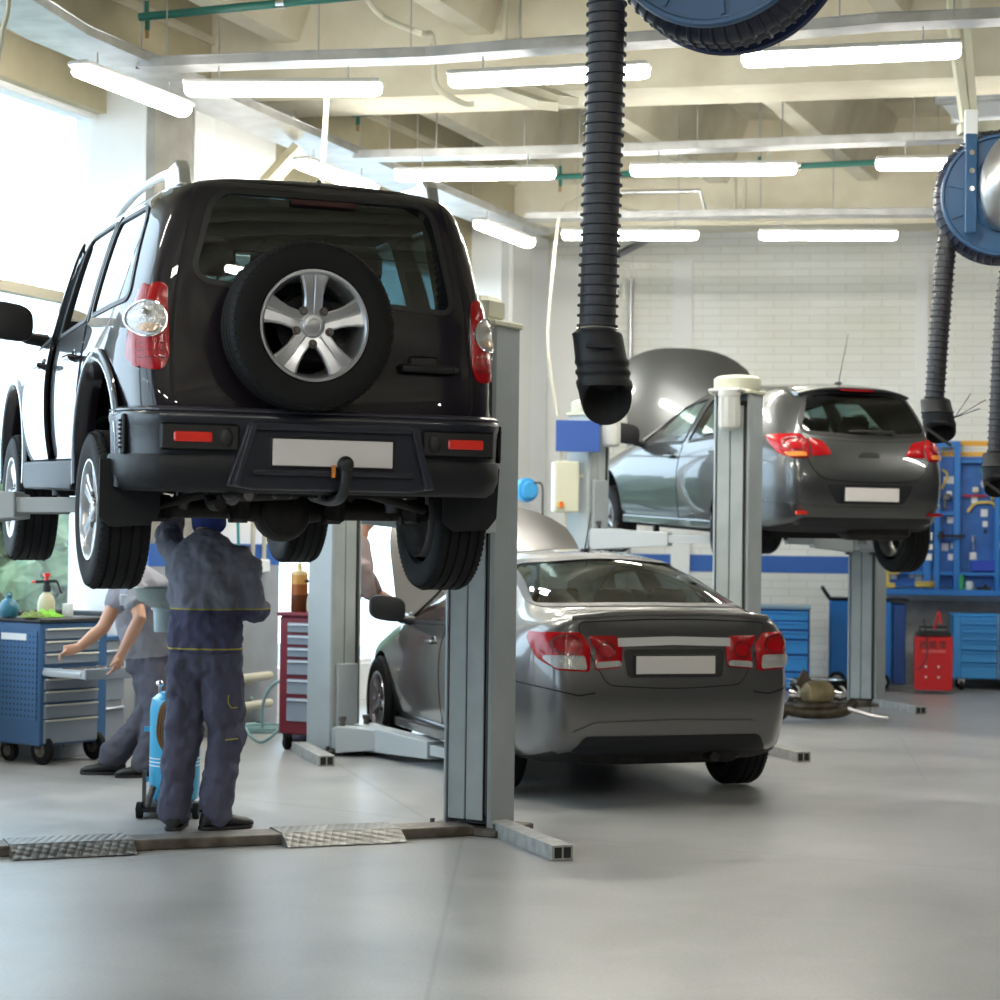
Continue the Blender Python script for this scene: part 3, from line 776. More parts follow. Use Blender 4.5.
# ============================================================ GREY SEDAN
M_sedan = mat('graphite_beige_metallic', (.15, .148, .147), .30, metal=.75, coat=1., coatr=.02)
sd_spec = dict(
    ys=[0, .03, .10, .22, .36, .52, .80, 1.1, 1.4, 1.8, 2.3, 2.7, 2.9, 3.15, 3.4, 3.6, 3.9, 4.2, 4.45, 4.55, 4.6], capw=.88,
    rb=.5, fb=.4,
    rear=[.12, .10, .03, .0, .04, .07, .05, .03, .03], front=[.1, .1, .04, 0, 0, .05, .12, .14, .15],
    W=[[(0, 0)],
       [(0, .60), (.15, .74), (.5, .80), (4.0, .80), (4.6, .55)],
       [(0, .62), (.15, .76), (.5, .84), (.9, .855), (4.0, .85), (4.6, .60)],
       [(0, .68), (.15, .80), (.5, .87), (.9, .885), (4.0, .885), (4.4, .80), (4.6, .64)],
       [(0, .68), (.15, .79), (.5, .865), (.9, .89), (4.0, .885), (4.4, .78), (4.6, .6)],
       [(0, .66), (.15, .78), (.5, .83), (3.4, .83), (4.1, .76), (4.6, .5)],
       [(0, .57), (.15, .68), (.4, .72), (.65, .67), (1.3, .59), (2.3, .60), (2.75, .59), (3.3, .70), (4.6, .4)],
       [(0, .38), (.15, .45), (.5, .47), (1.3, .43), (2.3, .44), (2.7, .40), (3.3, .45), (4.6, .3)],
       [(0, 0)]],
    Z=[[(0, .30), (.4, .20), (4.2, .18), (4.6, .24)],
       [(0, .30), (.4, .19), (4.2, .18), (4.6, .24)],
       [(0, .36), (.4, .30), (4.2, .28), (4.6, .30)],
       [(0, .60), (.5, .58), (4.6, .46)],
       [(0, .84), (.5, .84), (3.4, .76), (4.6, .62)],
       [(0, 1.03), (.5, 1.02), (2.6, .95), (3.4, .93), (4.2, .80), (4.6, .70)],
       [(0, 1.10), (.15, 1.105), (.4, 1.10), (.5, 1.12), (1.25, 1.36), (1.7, 1.385), (2.3, 1.39), (2.65, 1.35), (3.45, .98), (4.2, .86), (4.6, .72)],
       [(0, 1.11), (.15, 1.125), (.4, 1.12), (.5, 1.14), (1.25, 1.435), (1.7, 1.455), (2.3, 1.46), (2.65, 1.41), (3.5, .99), (4.2, .88), (4.6, .73)],
       [(0, 1.115), (.15, 1.13), (.4, 1.12), (.5, 1.145), (1.25, 1.46), (1.8, 1.50), (2.3, 1.50), (2.65, 1.44), (3.55, 1.0), (4.2, .89), (4.6, .735)]],
    cab=(.66, 3.25), under=.3, cins=.10)
sd_back = rpoly([(-.68, 1.145, .04), (0, 1.155, .2), (.68, 1.145, .04), (.55, 1.395, .06), (0, 1.44, .2), (-.55, 1.395, .06)], .05)
sd_w1 = rpoly([(1.05, 1.00, .04), (1.98, .975), (1.94, 1.36), (1.45, 1.345, .1)], .04)
sd_w2 = rpoly([(2.04, .975), (3.12, .945, .03), (2.62, 1.32, .08), (2.02, 1.365)], .04)
sd_wind = rpoly([(-.66, 1.04), (.66, 1.04), (.54, 1.39), (-.54, 1.39)], .05)
def common_side(sh, car, paint, fd, rd, wins, hy, glassm, seam=.014):
    for vw, sx in (('L', -1), ('R', 1)):
        for nm, poly, (u, v) in (('rear_door', rd, hy[1]), ('front_door', fd, hy[0])):
            d = sh.panel(nm, vw, poly, paint, car, off=.004, thick=.02)
            handle(sh, d, vw, u, v, paint)
            sh.ribbon('door_seam', vw, poly, seam, M_void, d, off=.0005, closed=True)
        for nm, poly in wins:
            g = sh.panel(nm, vw, poly, glassm, car, off=-.003, thick=0)
            sh.ribbon('window_seal', vw, poly, .022, M_black, g, off=.005, closed=True)
sedan = thing('sedan', 'grey metallic saloon car on the floor between lift posts, bonnet open', 'car', (1.05, 11.75, 0.02), radians(17.3))
sh = Shell(sd_spec, M_sedan, [(.97, .34, .36), (3.66, .34, .36)],
           [('B', sd_back, -.2, 1.75), ('S', sd_w1, 0, 0), ('S', sd_w2, 0, 0), ('B', sd_wind, 2.2, 4.2)])
body = link('body', sh.body, None, sedan)
common_side(sh, sedan, M_sedan, rpoly([(2.03, .30), (3.10, .30), (3.22, .55), (3.18, .92), (2.03, .955)], .05), rpoly([(1.42, .30), (2.0, .30), (2.0, .96), (.99, .985), (1.02, .72)], .06),
            (('rear_door_window', sd_w1), ('front_door_window', sd_w2)), ((2.22, .84), (1.25, .87)), M_glassc)
g = sh.panel('rear_window', 'B', sd_back, M_glassd, sedan, off=-.003, thick=0)
sh.ribbon('window_seal', 'B', sd_back, .02, M_black, g, off=.004, closed=True)
g = sh.panel('windscreen', 'F', sd_wind, M_glassc, sedan, off=-.003, thick=0)
sh.ribbon('window_seal', 'F', sd_wind, .02, M_black, g, off=.004, closed=True)
# boot lid
bl = rpoly([(-.42, .70, .05), (0, .675, .3), (.42, .70, .05), (.50, .84, .04), (.54, .93, .05), (.60, 1.06, .06), (0, 1.085, .4), (-.60, 1.06, .06), (-.54, .93, .05), (-.50, .84, .04)], .05)
blp = sh.panel('boot_lid', 'B', bl, M_sedan, sedan, off=.006, thick=.02)
sh.ribbon('lid_seam', 'B', bl, .012, M_void, blp, off=.001, closed=True)
sh.ribbon('chrome_strip', 'B', [(-.355, .945), (0, .955), (.355, .945)], .05, mat('satin_chrome', (.72, .72, .73), .38, metal=.35), blp, off=.018)
b = MB(); b.tube(spline([V((-.62, .10, 1.088)), V((-.4, .045, 1.112)), V((0, .03, 1.122)), V((.4, .045, 1.112)), V((.62, .10, 1.088))], 6), .018, n=10); b.build('lip_spoiler', M_sedan, blp, smooth=True)
p, n = sh.hit('B', 0, .80)
pr = sh.panel('plate_recess', 'B', rpoly([(-.30, .74), (.30, .74), (.32, .905), (-.32, .905)], .03), mat('shadow_black_recess', (.02, .02, .02), .4), blp, off=.008, thick=.01)
plate(sedan, -.0, p.y - .02, .815, w=.50, h=.105)
for sx in (-1, 1):
    ps = lambda L_: rpoly([(sx * x, z) for x, z in L_][::sx], .02)
    a = sh.panel('tail_light', 'B', ps([(.53, .775), (.72, .785), (.775, .86), (.79, .93), (.76, 1.0), (.58, 1.005), (.52, .93)]), M_red, sedan, off=.010, thick=.02, step=.03, bulge=.012)
    sh.panel('lid_lamp', 'B', ps([(.335, .80), (.50, .785), (.49, .90), (.535, .985), (.36, .985), (.325, .93)]), M_red, a, off=.012, thick=.02, step=.03, bulge=.01)
    sh.panel('clear_lens', 'B', ps([(.55, .785), (.715, .795), (.765, .85), (.755, .868), (.56, .868)]), M_lens, a, off=.0245, thick=.004, step=.03)
    sh.panel('lid_clear_lens', 'B', ps([(.335, .806), (.495, .792), (.492, .830), (.345, .838)]), M_lens, a, off=.0235, thick=.004, step=.03)
    c = [(sx * (.655 + .07 * cos(t)), .93 + .055 * sin(t)) for t in [2 * pi * k / 24 for k in range(24)]]
    sh.ribbon('lamp_ring', 'B', c, .014, M_redd, a, off=.027, closed=True)
    sh.panel('side_lens', 'L' if sx < 0 else 'R', rpoly([(.10, .80), (.22, .85), (.36, .97), (.34, 1.0), (.12, .995)], .03), M_red, a, minx=.74, off=.010, thick=.02, step=.03, bulge=.004)
    c = [(sx * (.43 + .05 * cos(t)), .90 + .045 * sin(t)) for t in [2 * pi * k / 24 for k in range(24)]]
    sh.ribbon('lamp_ring', 'B', c, .012, M_redd, a, off=.025, closed=True)
# bumper lower
sh.ribbon('bumper_seam', 'B', [(-.86, .70), (-.6, .64), (-.5, .655)], .008, M_void, sedan, off=.003)
sh.ribbon('bumper_seam', 'B', [(.86, .70), (.6, .64), (.5, .655)], .008, M_void, sedan, off=.003)
sh.ribbon('bumper_crease', 'B', [(-.62, .42), (-.5, .475), (0, .485), (.5, .475), (.62, .42)], .02, M_sedan, sedan, off=.016)
sh.panel('diffuser', 'B', rpoly([(-.62, .30), (.62, .30), (.55, .40), (-.55, .40)], .03), M_trim, sedan, off=.006)
for sx in (-1, 1):
    wheel(sedan, 'wheel', (sx * .80, .97, .325), sx, R=.335, W=.215, rimR=.215, style='slim', spin=.2)
    wheel(sedan, 'wheel', (sx * .80, 3.66, .325), sx, R=.335, W=.215, rimR=.215, style='slim', spin=.5)
    b = MB(); b.prism([(1.33, .20), (1.33, .27), (3.28, .25), (3.28, .18)], sx * .78, sx * .87, Matrix(((0, 0, 1, 0), (1, 0, 0, 0), (0, 1, 0, 0), (0, 0, 0, 1)))); b.build('sill', M_sedan, sedan, bevel=.012)
mirror(sedan, -1, 2.98, 1.04, .86, M_black, s=1.05, glass_=False); mirror(sedan, 1, 2.98, 1.02, .86, M_black, s=1.05)
p, n = sh.hit('T', 0, 1.62); b = MB(); b.box(p + V((0, 0, .008)), (.04, .09, .02), bev=.008); b.tube([p + V((0, .0, .01)), p + V((0, -.04, .10)), p + V((.0, -.11, .26))], [.006, .004, .002], n=6); b.build('roof_aerial', M_black, sedan)
for x, y in ((-.36, 1.95), (.36, 1.95)): seat(sedan, x, y, .40)
for x in (-.36, 0, .36): seat(sedan, x, 1.25, .42, w=.36)
dash(sedan, 2.85, .80)
# engine bay and raised bonnet
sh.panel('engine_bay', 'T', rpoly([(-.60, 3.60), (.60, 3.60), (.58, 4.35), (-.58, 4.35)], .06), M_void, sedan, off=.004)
def bonnet(car, y0, z0, wid, L, ang, m, minner):
    rows = []; rows2 = []
    for i in range(9):
        t = i / 8; r = []; r2 = []
        w = wid * (1 - .06 * t - (.35 * (t - .6) ** 2 if t > .6 else 0))
        for j in range(13):
            u = -1 + 2 * j / 12; bow = .06 * (1 - u * u) - .05 * t * t
            yy = t * L * (1 - .17 * abs(u) ** 3.2 * t); r.append(V((u * w, yy, bow))); r2.append(V((u * w * .97, .01 + yy * .98, bow - .03)))
        rows.append(r); rows2.append(r2)
    M = Matrix.Translation((0, y0, z0)) @ Matrix.Rotation(radians(ang), 4, 'X')
    b = MB().grid(rows).grid(rows2[::-1])
    b.grid([[a[0] for a in rows], [a[0] for a in rows2]]); b.grid([[a[-1] for a in rows2], [a[-1] for a in rows]])
    b.grid([rows[-1], rows2[-1]]); b.grid([rows2[0], rows[0]])
    b.xf(M); o = b.build('bonnet', m, car, smooth=True, ang=40)
    q = MB(); q.bar(M @ V((-.4, .1, -.04)), M @ V((0, L * .8, -.05)), .05, .02); q.bar(M @ V((.4, .1, -.04)), M @ V((0, L * .8, -.05)), .05, .02); q.bar(M @ V((-wid * .55, L * .78, -.05)), M @ V((wid * .55, L * .78, -.05)), .05, .02)
    q.build('bonnet_stiffener', minner, o)
    q = MB(); q.cyl((wid * .6, y0 + .6, z0 - .12), M @ V((wid * .6, L * .6, -.03)), .007, n=8); q.build('bonnet_prop', M_black, car)
bonnet(sedan, 3.50, .99, .80, 1.02, 54, M_sedan, M_void)
for sx in (-1, 1): sh.panel('headlight', 'F', rpoly([(sx * .40, .58), (sx * .64, .62), (sx * .70, .76), (sx * .46, .68)][::sx], .03), M_lens, sedan, off=.004, bulge=.006)
sh.panel('grille', 'F', rpoly([(-.36, .36), (.36, .36), (.40, .62), (-.40, .62)], .04), M_black, sedan, off=.004)
b = MB(); b.box((0, 2.3, .22), (1.2, 3.0, .06)); b.build('floor_pan', M_void, sedan)
b = MB(); b.tube([V((.3, .12, .26)), V((.3, .5, .25)), V((.1, 1.3, .24)), V((0, 3.0, .24))], .03); b.build('exhaust_pipe', M_iron, sedan, smooth=True)
b = MB(); b.box((.0, .36, .29), (1.1, .28, .16), bev=.05); b.build('silencer', M_iron, sedan, smooth=True)
b = MB(); b.tube([V((-.72, .97, .30)), V((-.4, 1.05, .24)), V((.4, 1.05, .24)), V((.72, .97, .30))], .04); b.build('rear_axle', M_iron, sedan, smooth=True)
# ============================================================ GREY HATCHBACK ON THE FAR LIFT
M_hatch = mat('steel_grey_metallic', (.085, .09, .093), .28, metal=.75, coat=1., coatr=.02)
ha_spec = dict(
    ys=[0, .03, .10, .22, .40, .60, .85, 1.1, 1.4, 1.8, 2.2, 2.5, 2.7, 2.95, 3.2, 3.4, 3.7, 4.0, 4.25, 4.36, 4.42], capw=.86,
    rb=.6, fb=.4,
    rear=[.16, .14, .04, .0, .06, .13, .30, .40, .42], front=[.1, .1, .04, 0, 0, .05, .12, .14, .15],
    W=[[(0, 0)],
       [(0, .58), (.15, .72), (.5, .80), (3.8, .80), (4.42, .55)],
       [(0, .60), (.15, .72), (.5, .80), (.9, .86), (3.8, .86), (4.42, .60)],
       [(0, .65), (.15, .76), (.5, .84), (.9, .90), (3.8, .90), (4.2, .80), (4.42, .64)],
       [(0, .64), (.15, .75), (.5, .83), (.9, .895), (3.8, .895), (4.2, .78), (4.42, .6)],
       [(0, .58), (.15, .68), (.5, .76), (.9, .81), (3.2, .83), (3.9, .76), (4.42, .5)],
       [(0, .46), (.15, .53), (.5, .60), (2.1, .61), (2.5, .59), (3.1, .70), (4.42, .4)],
       [(0, .30), (.15, .36), (.5, .42), (2.1, .44), (2.5, .42), (3.1, .45), (4.42, .3)],
       [(0, 0)]],
    Z=[[(0, .30), (.4, .24), (4.0, .24), (4.42, .28)],
       [(0, .30), (.4, .24), (4.0, .24), (4.42, .28)],
       [(0, .38), (.4, .30), (4.0, .28), (4.42, .30)],
       [(0, .64), (.5, .60), (4.42, .46)],
       [(0, .88), (.5, .88), (3.2, .78), (4.42, .62)],
       [(0, 1.07), (.5, 1.06), (2.4, .97), (3.2, .94), (4.0, .82), (4.42, .72)],
       [(0, 1.40), (.5, 1.42), (1.4, 1.43), (2.1, 1.40), (2.45, 1.34), (3.25, .99), (4.0, .88), (4.42, .74)],
       [(0, 1.45), (.5, 1.48), (1.4, 1.50), (2.1, 1.47), (2.45, 1.41), (3.3, 1.0), (4.0, .90), (4.42, .75)],
       [(0, 1.46), (.5, 1.50), (1.4, 1.525), (2.1, 1.50), (2.45, 1.44), (3.35, 1.01), (4.0, .91), (4.42, .755)]],
    cab=(.48, 3.0), under=.32)
ha_back = rpoly([(-.60, 1.075, .10), (0, 1.045, .3), (.60, 1.075, .10), (.46, 1.40, .06), (0, 1.43, .3), (-.46, 1.40, .06)], .05)
ha_w1 = rpoly([(.98, 1.06, .05), (1.83, .99), (1.80, 1.38), (1.25, 1.37, .1)], .04)
ha_w2 = rpoly([(1.92, .985), (2.96, .96, .03), (2.42, 1.31, .08), (1.90, 1.385)], .04)
ha_wind = rpoly([(-.66, 1.06), (.66, 1.06), (.54, 1.40), (-.54, 1.40)], .05)
hatch = thing('hatchback', 'grey hatchback raised on the far lift with bonnet open', 'car', (3.03, 16.35, 1.39), radians(19.3), rx=radians(2.4))
sh = Shell(ha_spec, M_hatch, [(.86, .36, .36), (3.55, .36, .36)],
           [('B', ha_back, -.2, 1.2), ('S', ha_w1, 0, 0), ('S', ha_w2, 0, 0), ('B', ha_wind, 2.1, 4.2)])
body = link('body', sh.body, None, hatch)
common_side(sh, hatch, M_hatch, rpoly([(1.90, .31), (2.92, .31), (3.04, .55), (3.0, .93), (1.90, .965)], .05), rpoly([(1.30, .31), (1.86, .31), (1.86, .97), (.95, 1.03), (.95, .75)], .06),
            (('rear_door_window', ha_w1), ('front_door_window', ha_w2)), ((2.08, .86), (1.12, .90)), M_glassc)
g = sh.panel('rear_window', 'B', ha_back, M_glassr, hatch, off=-.003, thick=0)
sh.ribbon('window_seal', 'B', ha_back, .03, M_black, g, off=.004, closed=True)
g = sh.panel('windscreen', 'F', ha_wind, M_glassc, hatch, off=-.003, thick=0)
tg = rpoly([(-.46, .70, .12), (0, .67, .3), (.46, .70, .12), (.57, .85, .08), (.57, 1.02, .04), (0, .995, .3), (-.57, 1.02, .04), (-.57, .85, .08)], .05)
tp = sh.panel('tailgate', 'B', tg, M_hatch, hatch, off=.006, thick=.02)
sh.ribbon('tailgate_seam', 'B', tg, .014, M_void, tp, off=.001, closed=True)
sh.panel('tailgate_grip', 'B', rpoly([(-.10, .875), (.10, .875), (.08, .915), (-.08, .915)], .02), M_black, tp, off=.014)
p, n = sh.hit('B', 0, 1.09)
b = MB(); b.tube([p + V((.26, -.03, .0)), p + V((-.05, -.035, .005)), p + V((-.16, -.02, -.0))], .011, n=8); b.cyl(p + V((.24, .02, -.01)), p + V((.24, -.04, 0)), .02, n=10); b.build('rear_wiper', M_black, hatch, smooth=True)
b = MB(); rows = []
for k in range(13):
    u = -1 + k / 6; x = u * .52
    y0, z0 = .40 + .05 * u * u, 1.455 - .06 * abs(u) ** 3
    rows.append([V((x, y0 + .14, z0 + .02)), V((x, y0, z0 + .02)), V((x, y0 - .10, z0 + .002)), V((x, y0 - .10, z0 - .015)), V((x, y0 + .02, z0 - .03))])
b.grid(rows, closeu=True); b.f.append([0, 1, 2, 3, 4]); b.mi.append(0); b.f.append([60, 61, 62, 63, 64]); b.mi.append(0)
so = b.build('roof_spoiler', M_hatch, hatch, smooth=True)
b = MB(); b.box((0, .315, 1.435), (.30, .03, .018)); b.build('brake_light_strip', M_redd, so)
for sx in (-1, 1):
    ps = lambda L_: rpoly([(sx * x, z) for x, z in L_][::sx], .03)
    a = sh.panel('tail_light', 'B', ps([(.545, .86), (.69, .855), (.755, .95), (.745, 1.05), (.59, 1.06), (.53, .98)]), M_red, hatch, off=.010, thick=.02, step=.03, bulge=.02)
    sh.panel('tailgate_lamp', 'B', ps([(.34, .895), (.525, .875), (.515, .97), (.55, 1.03), (.41, 1.0)]), M_red, a, off=.014, thick=.02, step=.03, bulge=.012)
    c = [(sx * (.635 + .06 * cos(t)), .97 + .05 * sin(t)) for t in [2 * pi * k / 24 for k in range(24)]]
    sh.ribbon('lamp_ring', 'B', c, .014, M_redd, a, off=.034, closed=True)
    sh.panel('amber_lens', 'B', ps([(.57, .87), (.69, .865), (.71, .90), (.58, .905)]), M_amber, a, off=.031, thick=.003, step=.03)
    sh.panel('side_lens', 'L' if sx < 0 else 'R', rpoly([(.14, .87), (.26, .90), (.36, 1.0), (.34, 1.05), (.16, 1.05)], .03), M_red, a, minx=.66, off=.010, thick=.02, step=.03, bulge=.006)
    b = MB(); p, n = sh.hit('B', sx * .58, .42); b.box(p + n * .004, (.20, .02, .028), rz=-sx * radians(22)); b.build('reflector', M_refl if sx < 0 else M_redd, hatch)
rc = sh.panel('plate_recess', 'B', rpoly([(-.31, .50), (.31, .50), (.40, .655), (-.40, .655)], .03), M_trim, hatch, off=.003, thick=.01)
p, n = sh.hit('B', 0, .575); plate(hatch, 0, p.y - .022, .575, w=.50, h=.11)
sh.ribbon('bumper_crease', 'B', [(-.80, .50), (-.55, .47), (0, .46), (.55, .47), (.80, .50)], .02, M_hatch, hatch, off=.012)
sh.panel('diffuser', 'B', rpoly([(-.66, .30), (.66, .30), (.60, .38), (-.60, .38)], .03), M_trim, hatch, off=.006)
for sx in (-1, 1):
    wheel(hatch, 'wheel', (sx * .79, .86, .22), sx, R=.325, W=.215, rimR=.21, style='slim', spin=.2)
    wheel(hatch, 'wheel', (sx * .79, 3.55, .24), sx, R=.325, W=.215, rimR=.21, style='slim', spin=.6)
    b = MB(); b.prism([(1.22, .24), (1.22, .31), (3.16, .30), (3.16, .23)], sx * .78, sx * .875, Matrix(((0, 0, 1, 0), (1, 0, 0, 0), (0, 1, 0, 0), (0, 0, 0, 1)))); b.build('sill', M_hatch, hatch, bevel=.012)
mirror(hatch, -1, 2.84, 1.06, .86, M_black, s=1.1, glass_=False); mirror(hatch, 1, 2.84, 1.04, .86, M_black, s=1.1)
p, n = sh.hit('T', .0, .62); b = MB(); b.box(p + V((0, 0, .01)), (.04, .09, .02), bev=.008); b.tube([p, p + V((.01, -.05, .20)), p + V((.02, -.11, .42))], [.004, .003, .002], n=6); b.build('roof_aerial', M_black, hatch)
for x, y in ((-.36, 1.85), (.36, 1.85)): seat(hatch, x, y, .42)
for x in (-.36, .36): seat(hatch, x, 1.15, .42, w=.42)
dash(hatch, 2.65, .82)
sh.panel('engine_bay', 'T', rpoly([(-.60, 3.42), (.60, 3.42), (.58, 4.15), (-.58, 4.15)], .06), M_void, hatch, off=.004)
bonnet(hatch, 3.30, 1.0, .76, 1.04, 64, M_hatch, M_void)
for sx in (-1, 1): sh.panel('headlight', 'F', rpoly([(sx * .40, .58), (sx * .64, .62), (sx * .70, .78), (sx * .46, .70)][::sx], .03), M_lens, hatch, off=.004, bulge=.006)
sh.panel('grille', 'F', rpoly([(-.36, .36), (.36, .36), (.40, .62), (-.40, .62)], .04), M_black, hatch, off=.004)
b = MB(); b.box((0, 2.1, .22), (1.2, 3.0, .06)); b.build('floor_pan', M_void, hatch)
b = MB(); b.tube(spline([V((-.72, .86, .22)), V((-.5, .9, .22)), V((0, 1.0, .26)), V((.5, .9, .22)), V((.72, .86, .22))], 5), .045); b.build('rear_axle', M_iron, hatch, smooth=True)
b = MB(); b.box((.25, .40, .26), (.6, .3, .14), bev=.05); b.build('silencer', M_iron, hatch, smooth=True)
# ============================================================ HALL
def lamp_mat():
    return mat('tube_light_diffuser', (1, 1, 1), .4, emit=(1., .965, .87), es=42.)
M_galv = mat('galvanised_steel', (.55, .56, .57), .35, metal=.85, noise=.25, nscale=5, bump=.05)
M_cream = mat('cream_painted_concrete', (.52, .47, .33), .8, col2=(.42, .375, .25), nscale=1.6, bump=.25, bscale=14)
M_creamc = mat('cream_ceiling_paint', (.70, .66, .54), .85, col2=(.58, .53, .41), nscale=2.2, bump=.2, bscale=10)
M_conc = mat('grey_bare_concrete', (.34, .33, .30), .85, col2=(.20, .195, .18), nscale=2.5, bump=.4, bscale=16)
M_white = mat('white_wall_paint', (.80, .82, .83), .7, col2=(.72, .74, .75), nscale=1.5, bump=.1, bscale=20)
M_whitef = mat('white_window_frame', (.82, .84, .86), .4)
M_pgrey = mat('grey_blue_wall_paint', (.33, .36, .40), .6, noise=.15, nscale=3)
M_blue = mat('blue_wall_band', (.03, .12, .42), .55)
M_green = mat('teal_green_pipe', (.02, .16, .13), .35)
M_dpipe = mat('cream_pipe_paint', (.52, .50, .40), .5)
M_cable = mat('dark_cable', (.06, .06, .055), .6)
def struct(mb, name, m, smooth=False, bevel=0.):
    o = mb.build(name, m, None, smooth=smooth, bevel=bevel); o['kind'] = 'structure'; return o
# floor
mf = bpy.data.materials.new('polished_concrete_floor'); mf.use_nodes = True; nt = mf.node_tree; bs = nt.nodes['Principled BSDF']
tc = nt.nodes.new('ShaderNodeTexCoord')
def nz(sc, det=6, dist=0.):
    n = nt.nodes.new('ShaderNodeTexNoise'); n.inputs['Scale'].default_value = sc; n.inputs['Detail'].default_value = det; n.inputs['Distortion'].default_value = dist
    nt.links.new(tc.outputs['Object'], n.inputs['Vector']); return n
def rampn(src, stops):
    r = nt.nodes.new('ShaderNodeValToRGB'); e = r.color_ramp.elements
    while len(e) > 1: e.remove(e[-1])
    e[0].position, e[0].color = stops[0][0], (*stops[0][1], 1)
    for p, c in stops[1:]:
        k = e.new(p); k.color = (*c, 1)
    nt.links.new(src, r.inputs[0]); return r
n1 = nz(.55, 8, .6); n2 = nz(2.2, 10, .8); n3 = nz(60., 3)
r1 = rampn(n1.outputs[0], [(.25, (.30, .30, .295)), (.5, (.365, .365, .36)), (.75, (.44, .435, .425))])
r2 = rampn(n2.outputs[0], [(.30, (.84, .84, .84)), (.5, (.97, .97, .97)), (.72, (1.1, 1.09, 1.08))])
r3 = rampn(n3.outputs[0], [(.3, (.86, .86, .86)), (.6, (1, 1, 1))])
def mul(a, b):
    x = nt.nodes.new('ShaderNodeMix'); x.data_type = 'RGBA'; x.blend_type = 'MULTIPLY'; x.inputs[0].default_value = 1.
    nt.links.new(a, x.inputs[6]); nt.links.new(b, x.inputs[7]); return x.outputs[2]
c = mul(mul(r1.outputs[0], r2.outputs[0]), r3.outputs[0])
# saw-cut joints and scratches
wv = nt.nodes.new('ShaderNodeTexVoronoi'); wv.feature = 'DISTANCE_TO_EDGE'; wv.inputs['Scale'].default_value = .28
nt.links.new(tc.outputs['Object'], wv.inputs['Vector'])
rc = rampn(wv.outputs[0], [(0., (.78, .78, .78)), (.0015, (.95, .95, .95)), (.0025, (1, 1, 1))])
c = mul(c, rc.outputs[0])
nt.links.new(c, bs.inputs['Base Color'])
rr = rampn(n2.outputs[0], [(.25, (.30, .30, .30)), (.6, (.36, .36, .36)), (.85, (.44, .44, .44))]); nt.links.new(rr.outputs[0], bs.inputs['Roughness'])
bs.inputs['Specular IOR Level'].default_value = .55
bp = nt.nodes.new('ShaderNodeBump'); bp.inputs['Strength'].default_value = .12; bp.inputs['Distance'].default_value = .02; nt.links.new(n2.outputs[0], bp.inputs['Height']); nt.links.new(bp.outputs[0], bs.inputs['Normal'])
MATS['floor'] = mf
# ---- left wall lines
BL = radians(22.0); vL = V((sin(BL), cos(BL), 0)); nL = V((cos(BL), -sin(BL), 0))    # nL points into the hall
A0 = V((-2.05, 16.34, 0))
ZW = 4.78; ZC = 5.95
def on_wall(px, off=0.):
    """point (z=0) where the wall plane shifted by off into the hall meets the vertical plane through pixel column px"""
    r = ray(px, 541); o = A0 + nL * off; t = o.dot(nL) / V((r.x, r.y, 0)).dot(nL); return V((r.x * t, r.y * t, 0))
def tL(p): return (p - A0).dot(vL)
WOFF = -.50
tcorner = tL(on_wall(516))
# back wall
BB = radians(8.0); uB = V((cos(BB), -sin(BB), 0)); nB = V((-sin(BB), -cos(BB), 0))
B0 = V((4.85, 22.3, 0))
def on_back(px, off=0.):
    r = ray(px, 541); o = B0 + nB * off; t = o.dot(nB) / V((r.x, r.y, 0)).dot(nB); return V((r.x * t, r.y * t, 0))
def backM(px, z, off=0.):
    return Matrix.Translation(on_back(px, off) + V((0, 0, z))) @ Matrix.Rotation(-BB, 4, 'Z')
brick = bpy.data.materials.new('white_painted_brick'); brick.use_nodes = True; nt = brick.node_tree; bs = nt.nodes['Principled BSDF']
tc = nt.nodes.new('ShaderNodeTexCoord'); mp = nt.nodes.new('ShaderNodeMapping'); mp.inputs['Rotation'].default_value = (pi / 2, 0, 0)
nt.links.new(tc.outputs['Object'], mp.inputs[0])
bt = nt.nodes.new('ShaderNodeTexBrick'); bt.inputs['Scale'].default_value = 1.; bt.inputs['Brick Width'].default_value = .40; bt.inputs['Row Height'].default_value = .088
bt.inputs['Mortar Size'].default_value = .006; bt.inputs['Color1'].default_value = (.84, .85, .845, 1); bt.inputs['Color2'].default_value = (.80, .81, .80, 1); bt.inputs['Mortar'].default_value = (.70, .69, .65, 1)
sx_ = nt.nodes.new('ShaderNodeSeparateXYZ'); cb_ = nt.nodes.new('ShaderNodeCombineXYZ'); nt.links.new(tc.outputs['Object'], sx_.inputs[0]); nt.links.new(sx_.outputs[0], cb_.inputs[0]); nt.links.new(sx_.outputs[2], cb_.inputs[1])
nt.links.new(cb_.outputs[0], bt.inputs['Vector'])
nn = nt.nodes.new('ShaderNodeTexNoise'); nn.inputs['Scale'].default_value = .7; nn.inputs['Detail'].default_value = 5; nt.links.new(tc.outputs['Object'], nn.inputs['Vector'])
rp = nt.nodes.new('ShaderNodeValToRGB'); rp.color_ramp.elements[0].position = .35; rp.color_ramp.elements[0].color = (.88, .87, .80, 1); rp.color_ramp.elements[1].position = .65; rp.color_ramp.elements[1].color = (1, 1, 1, 1); nt.links.new(nn.outputs[0], rp.inputs[0])
x = nt.nodes.new('ShaderNodeMix'); x.data_type = 'RGBA'; x.blend_type = 'MULTIPLY'; x.inputs[0].default_value = 1.; nt.links.new(bt.outputs[0], x.inputs[6]); nt.links.new(rp.outputs[0], x.inputs[7]); nt.links.new(x.outputs[2], bs.inputs['Base Color'])
bs.inputs['Roughness'].default_value = .55
bp = nt.nodes.new('ShaderNodeBump'); bp.inputs['Strength'].default_value = .5; bp.inputs['Distance'].default_value = .006; bp.invert = True; nt.links.new(bt.outputs[1], bp.inputs['Height']); nt.links.new(bp.outputs[0], bs.inputs['Normal'])
MATS['brick'] = brick
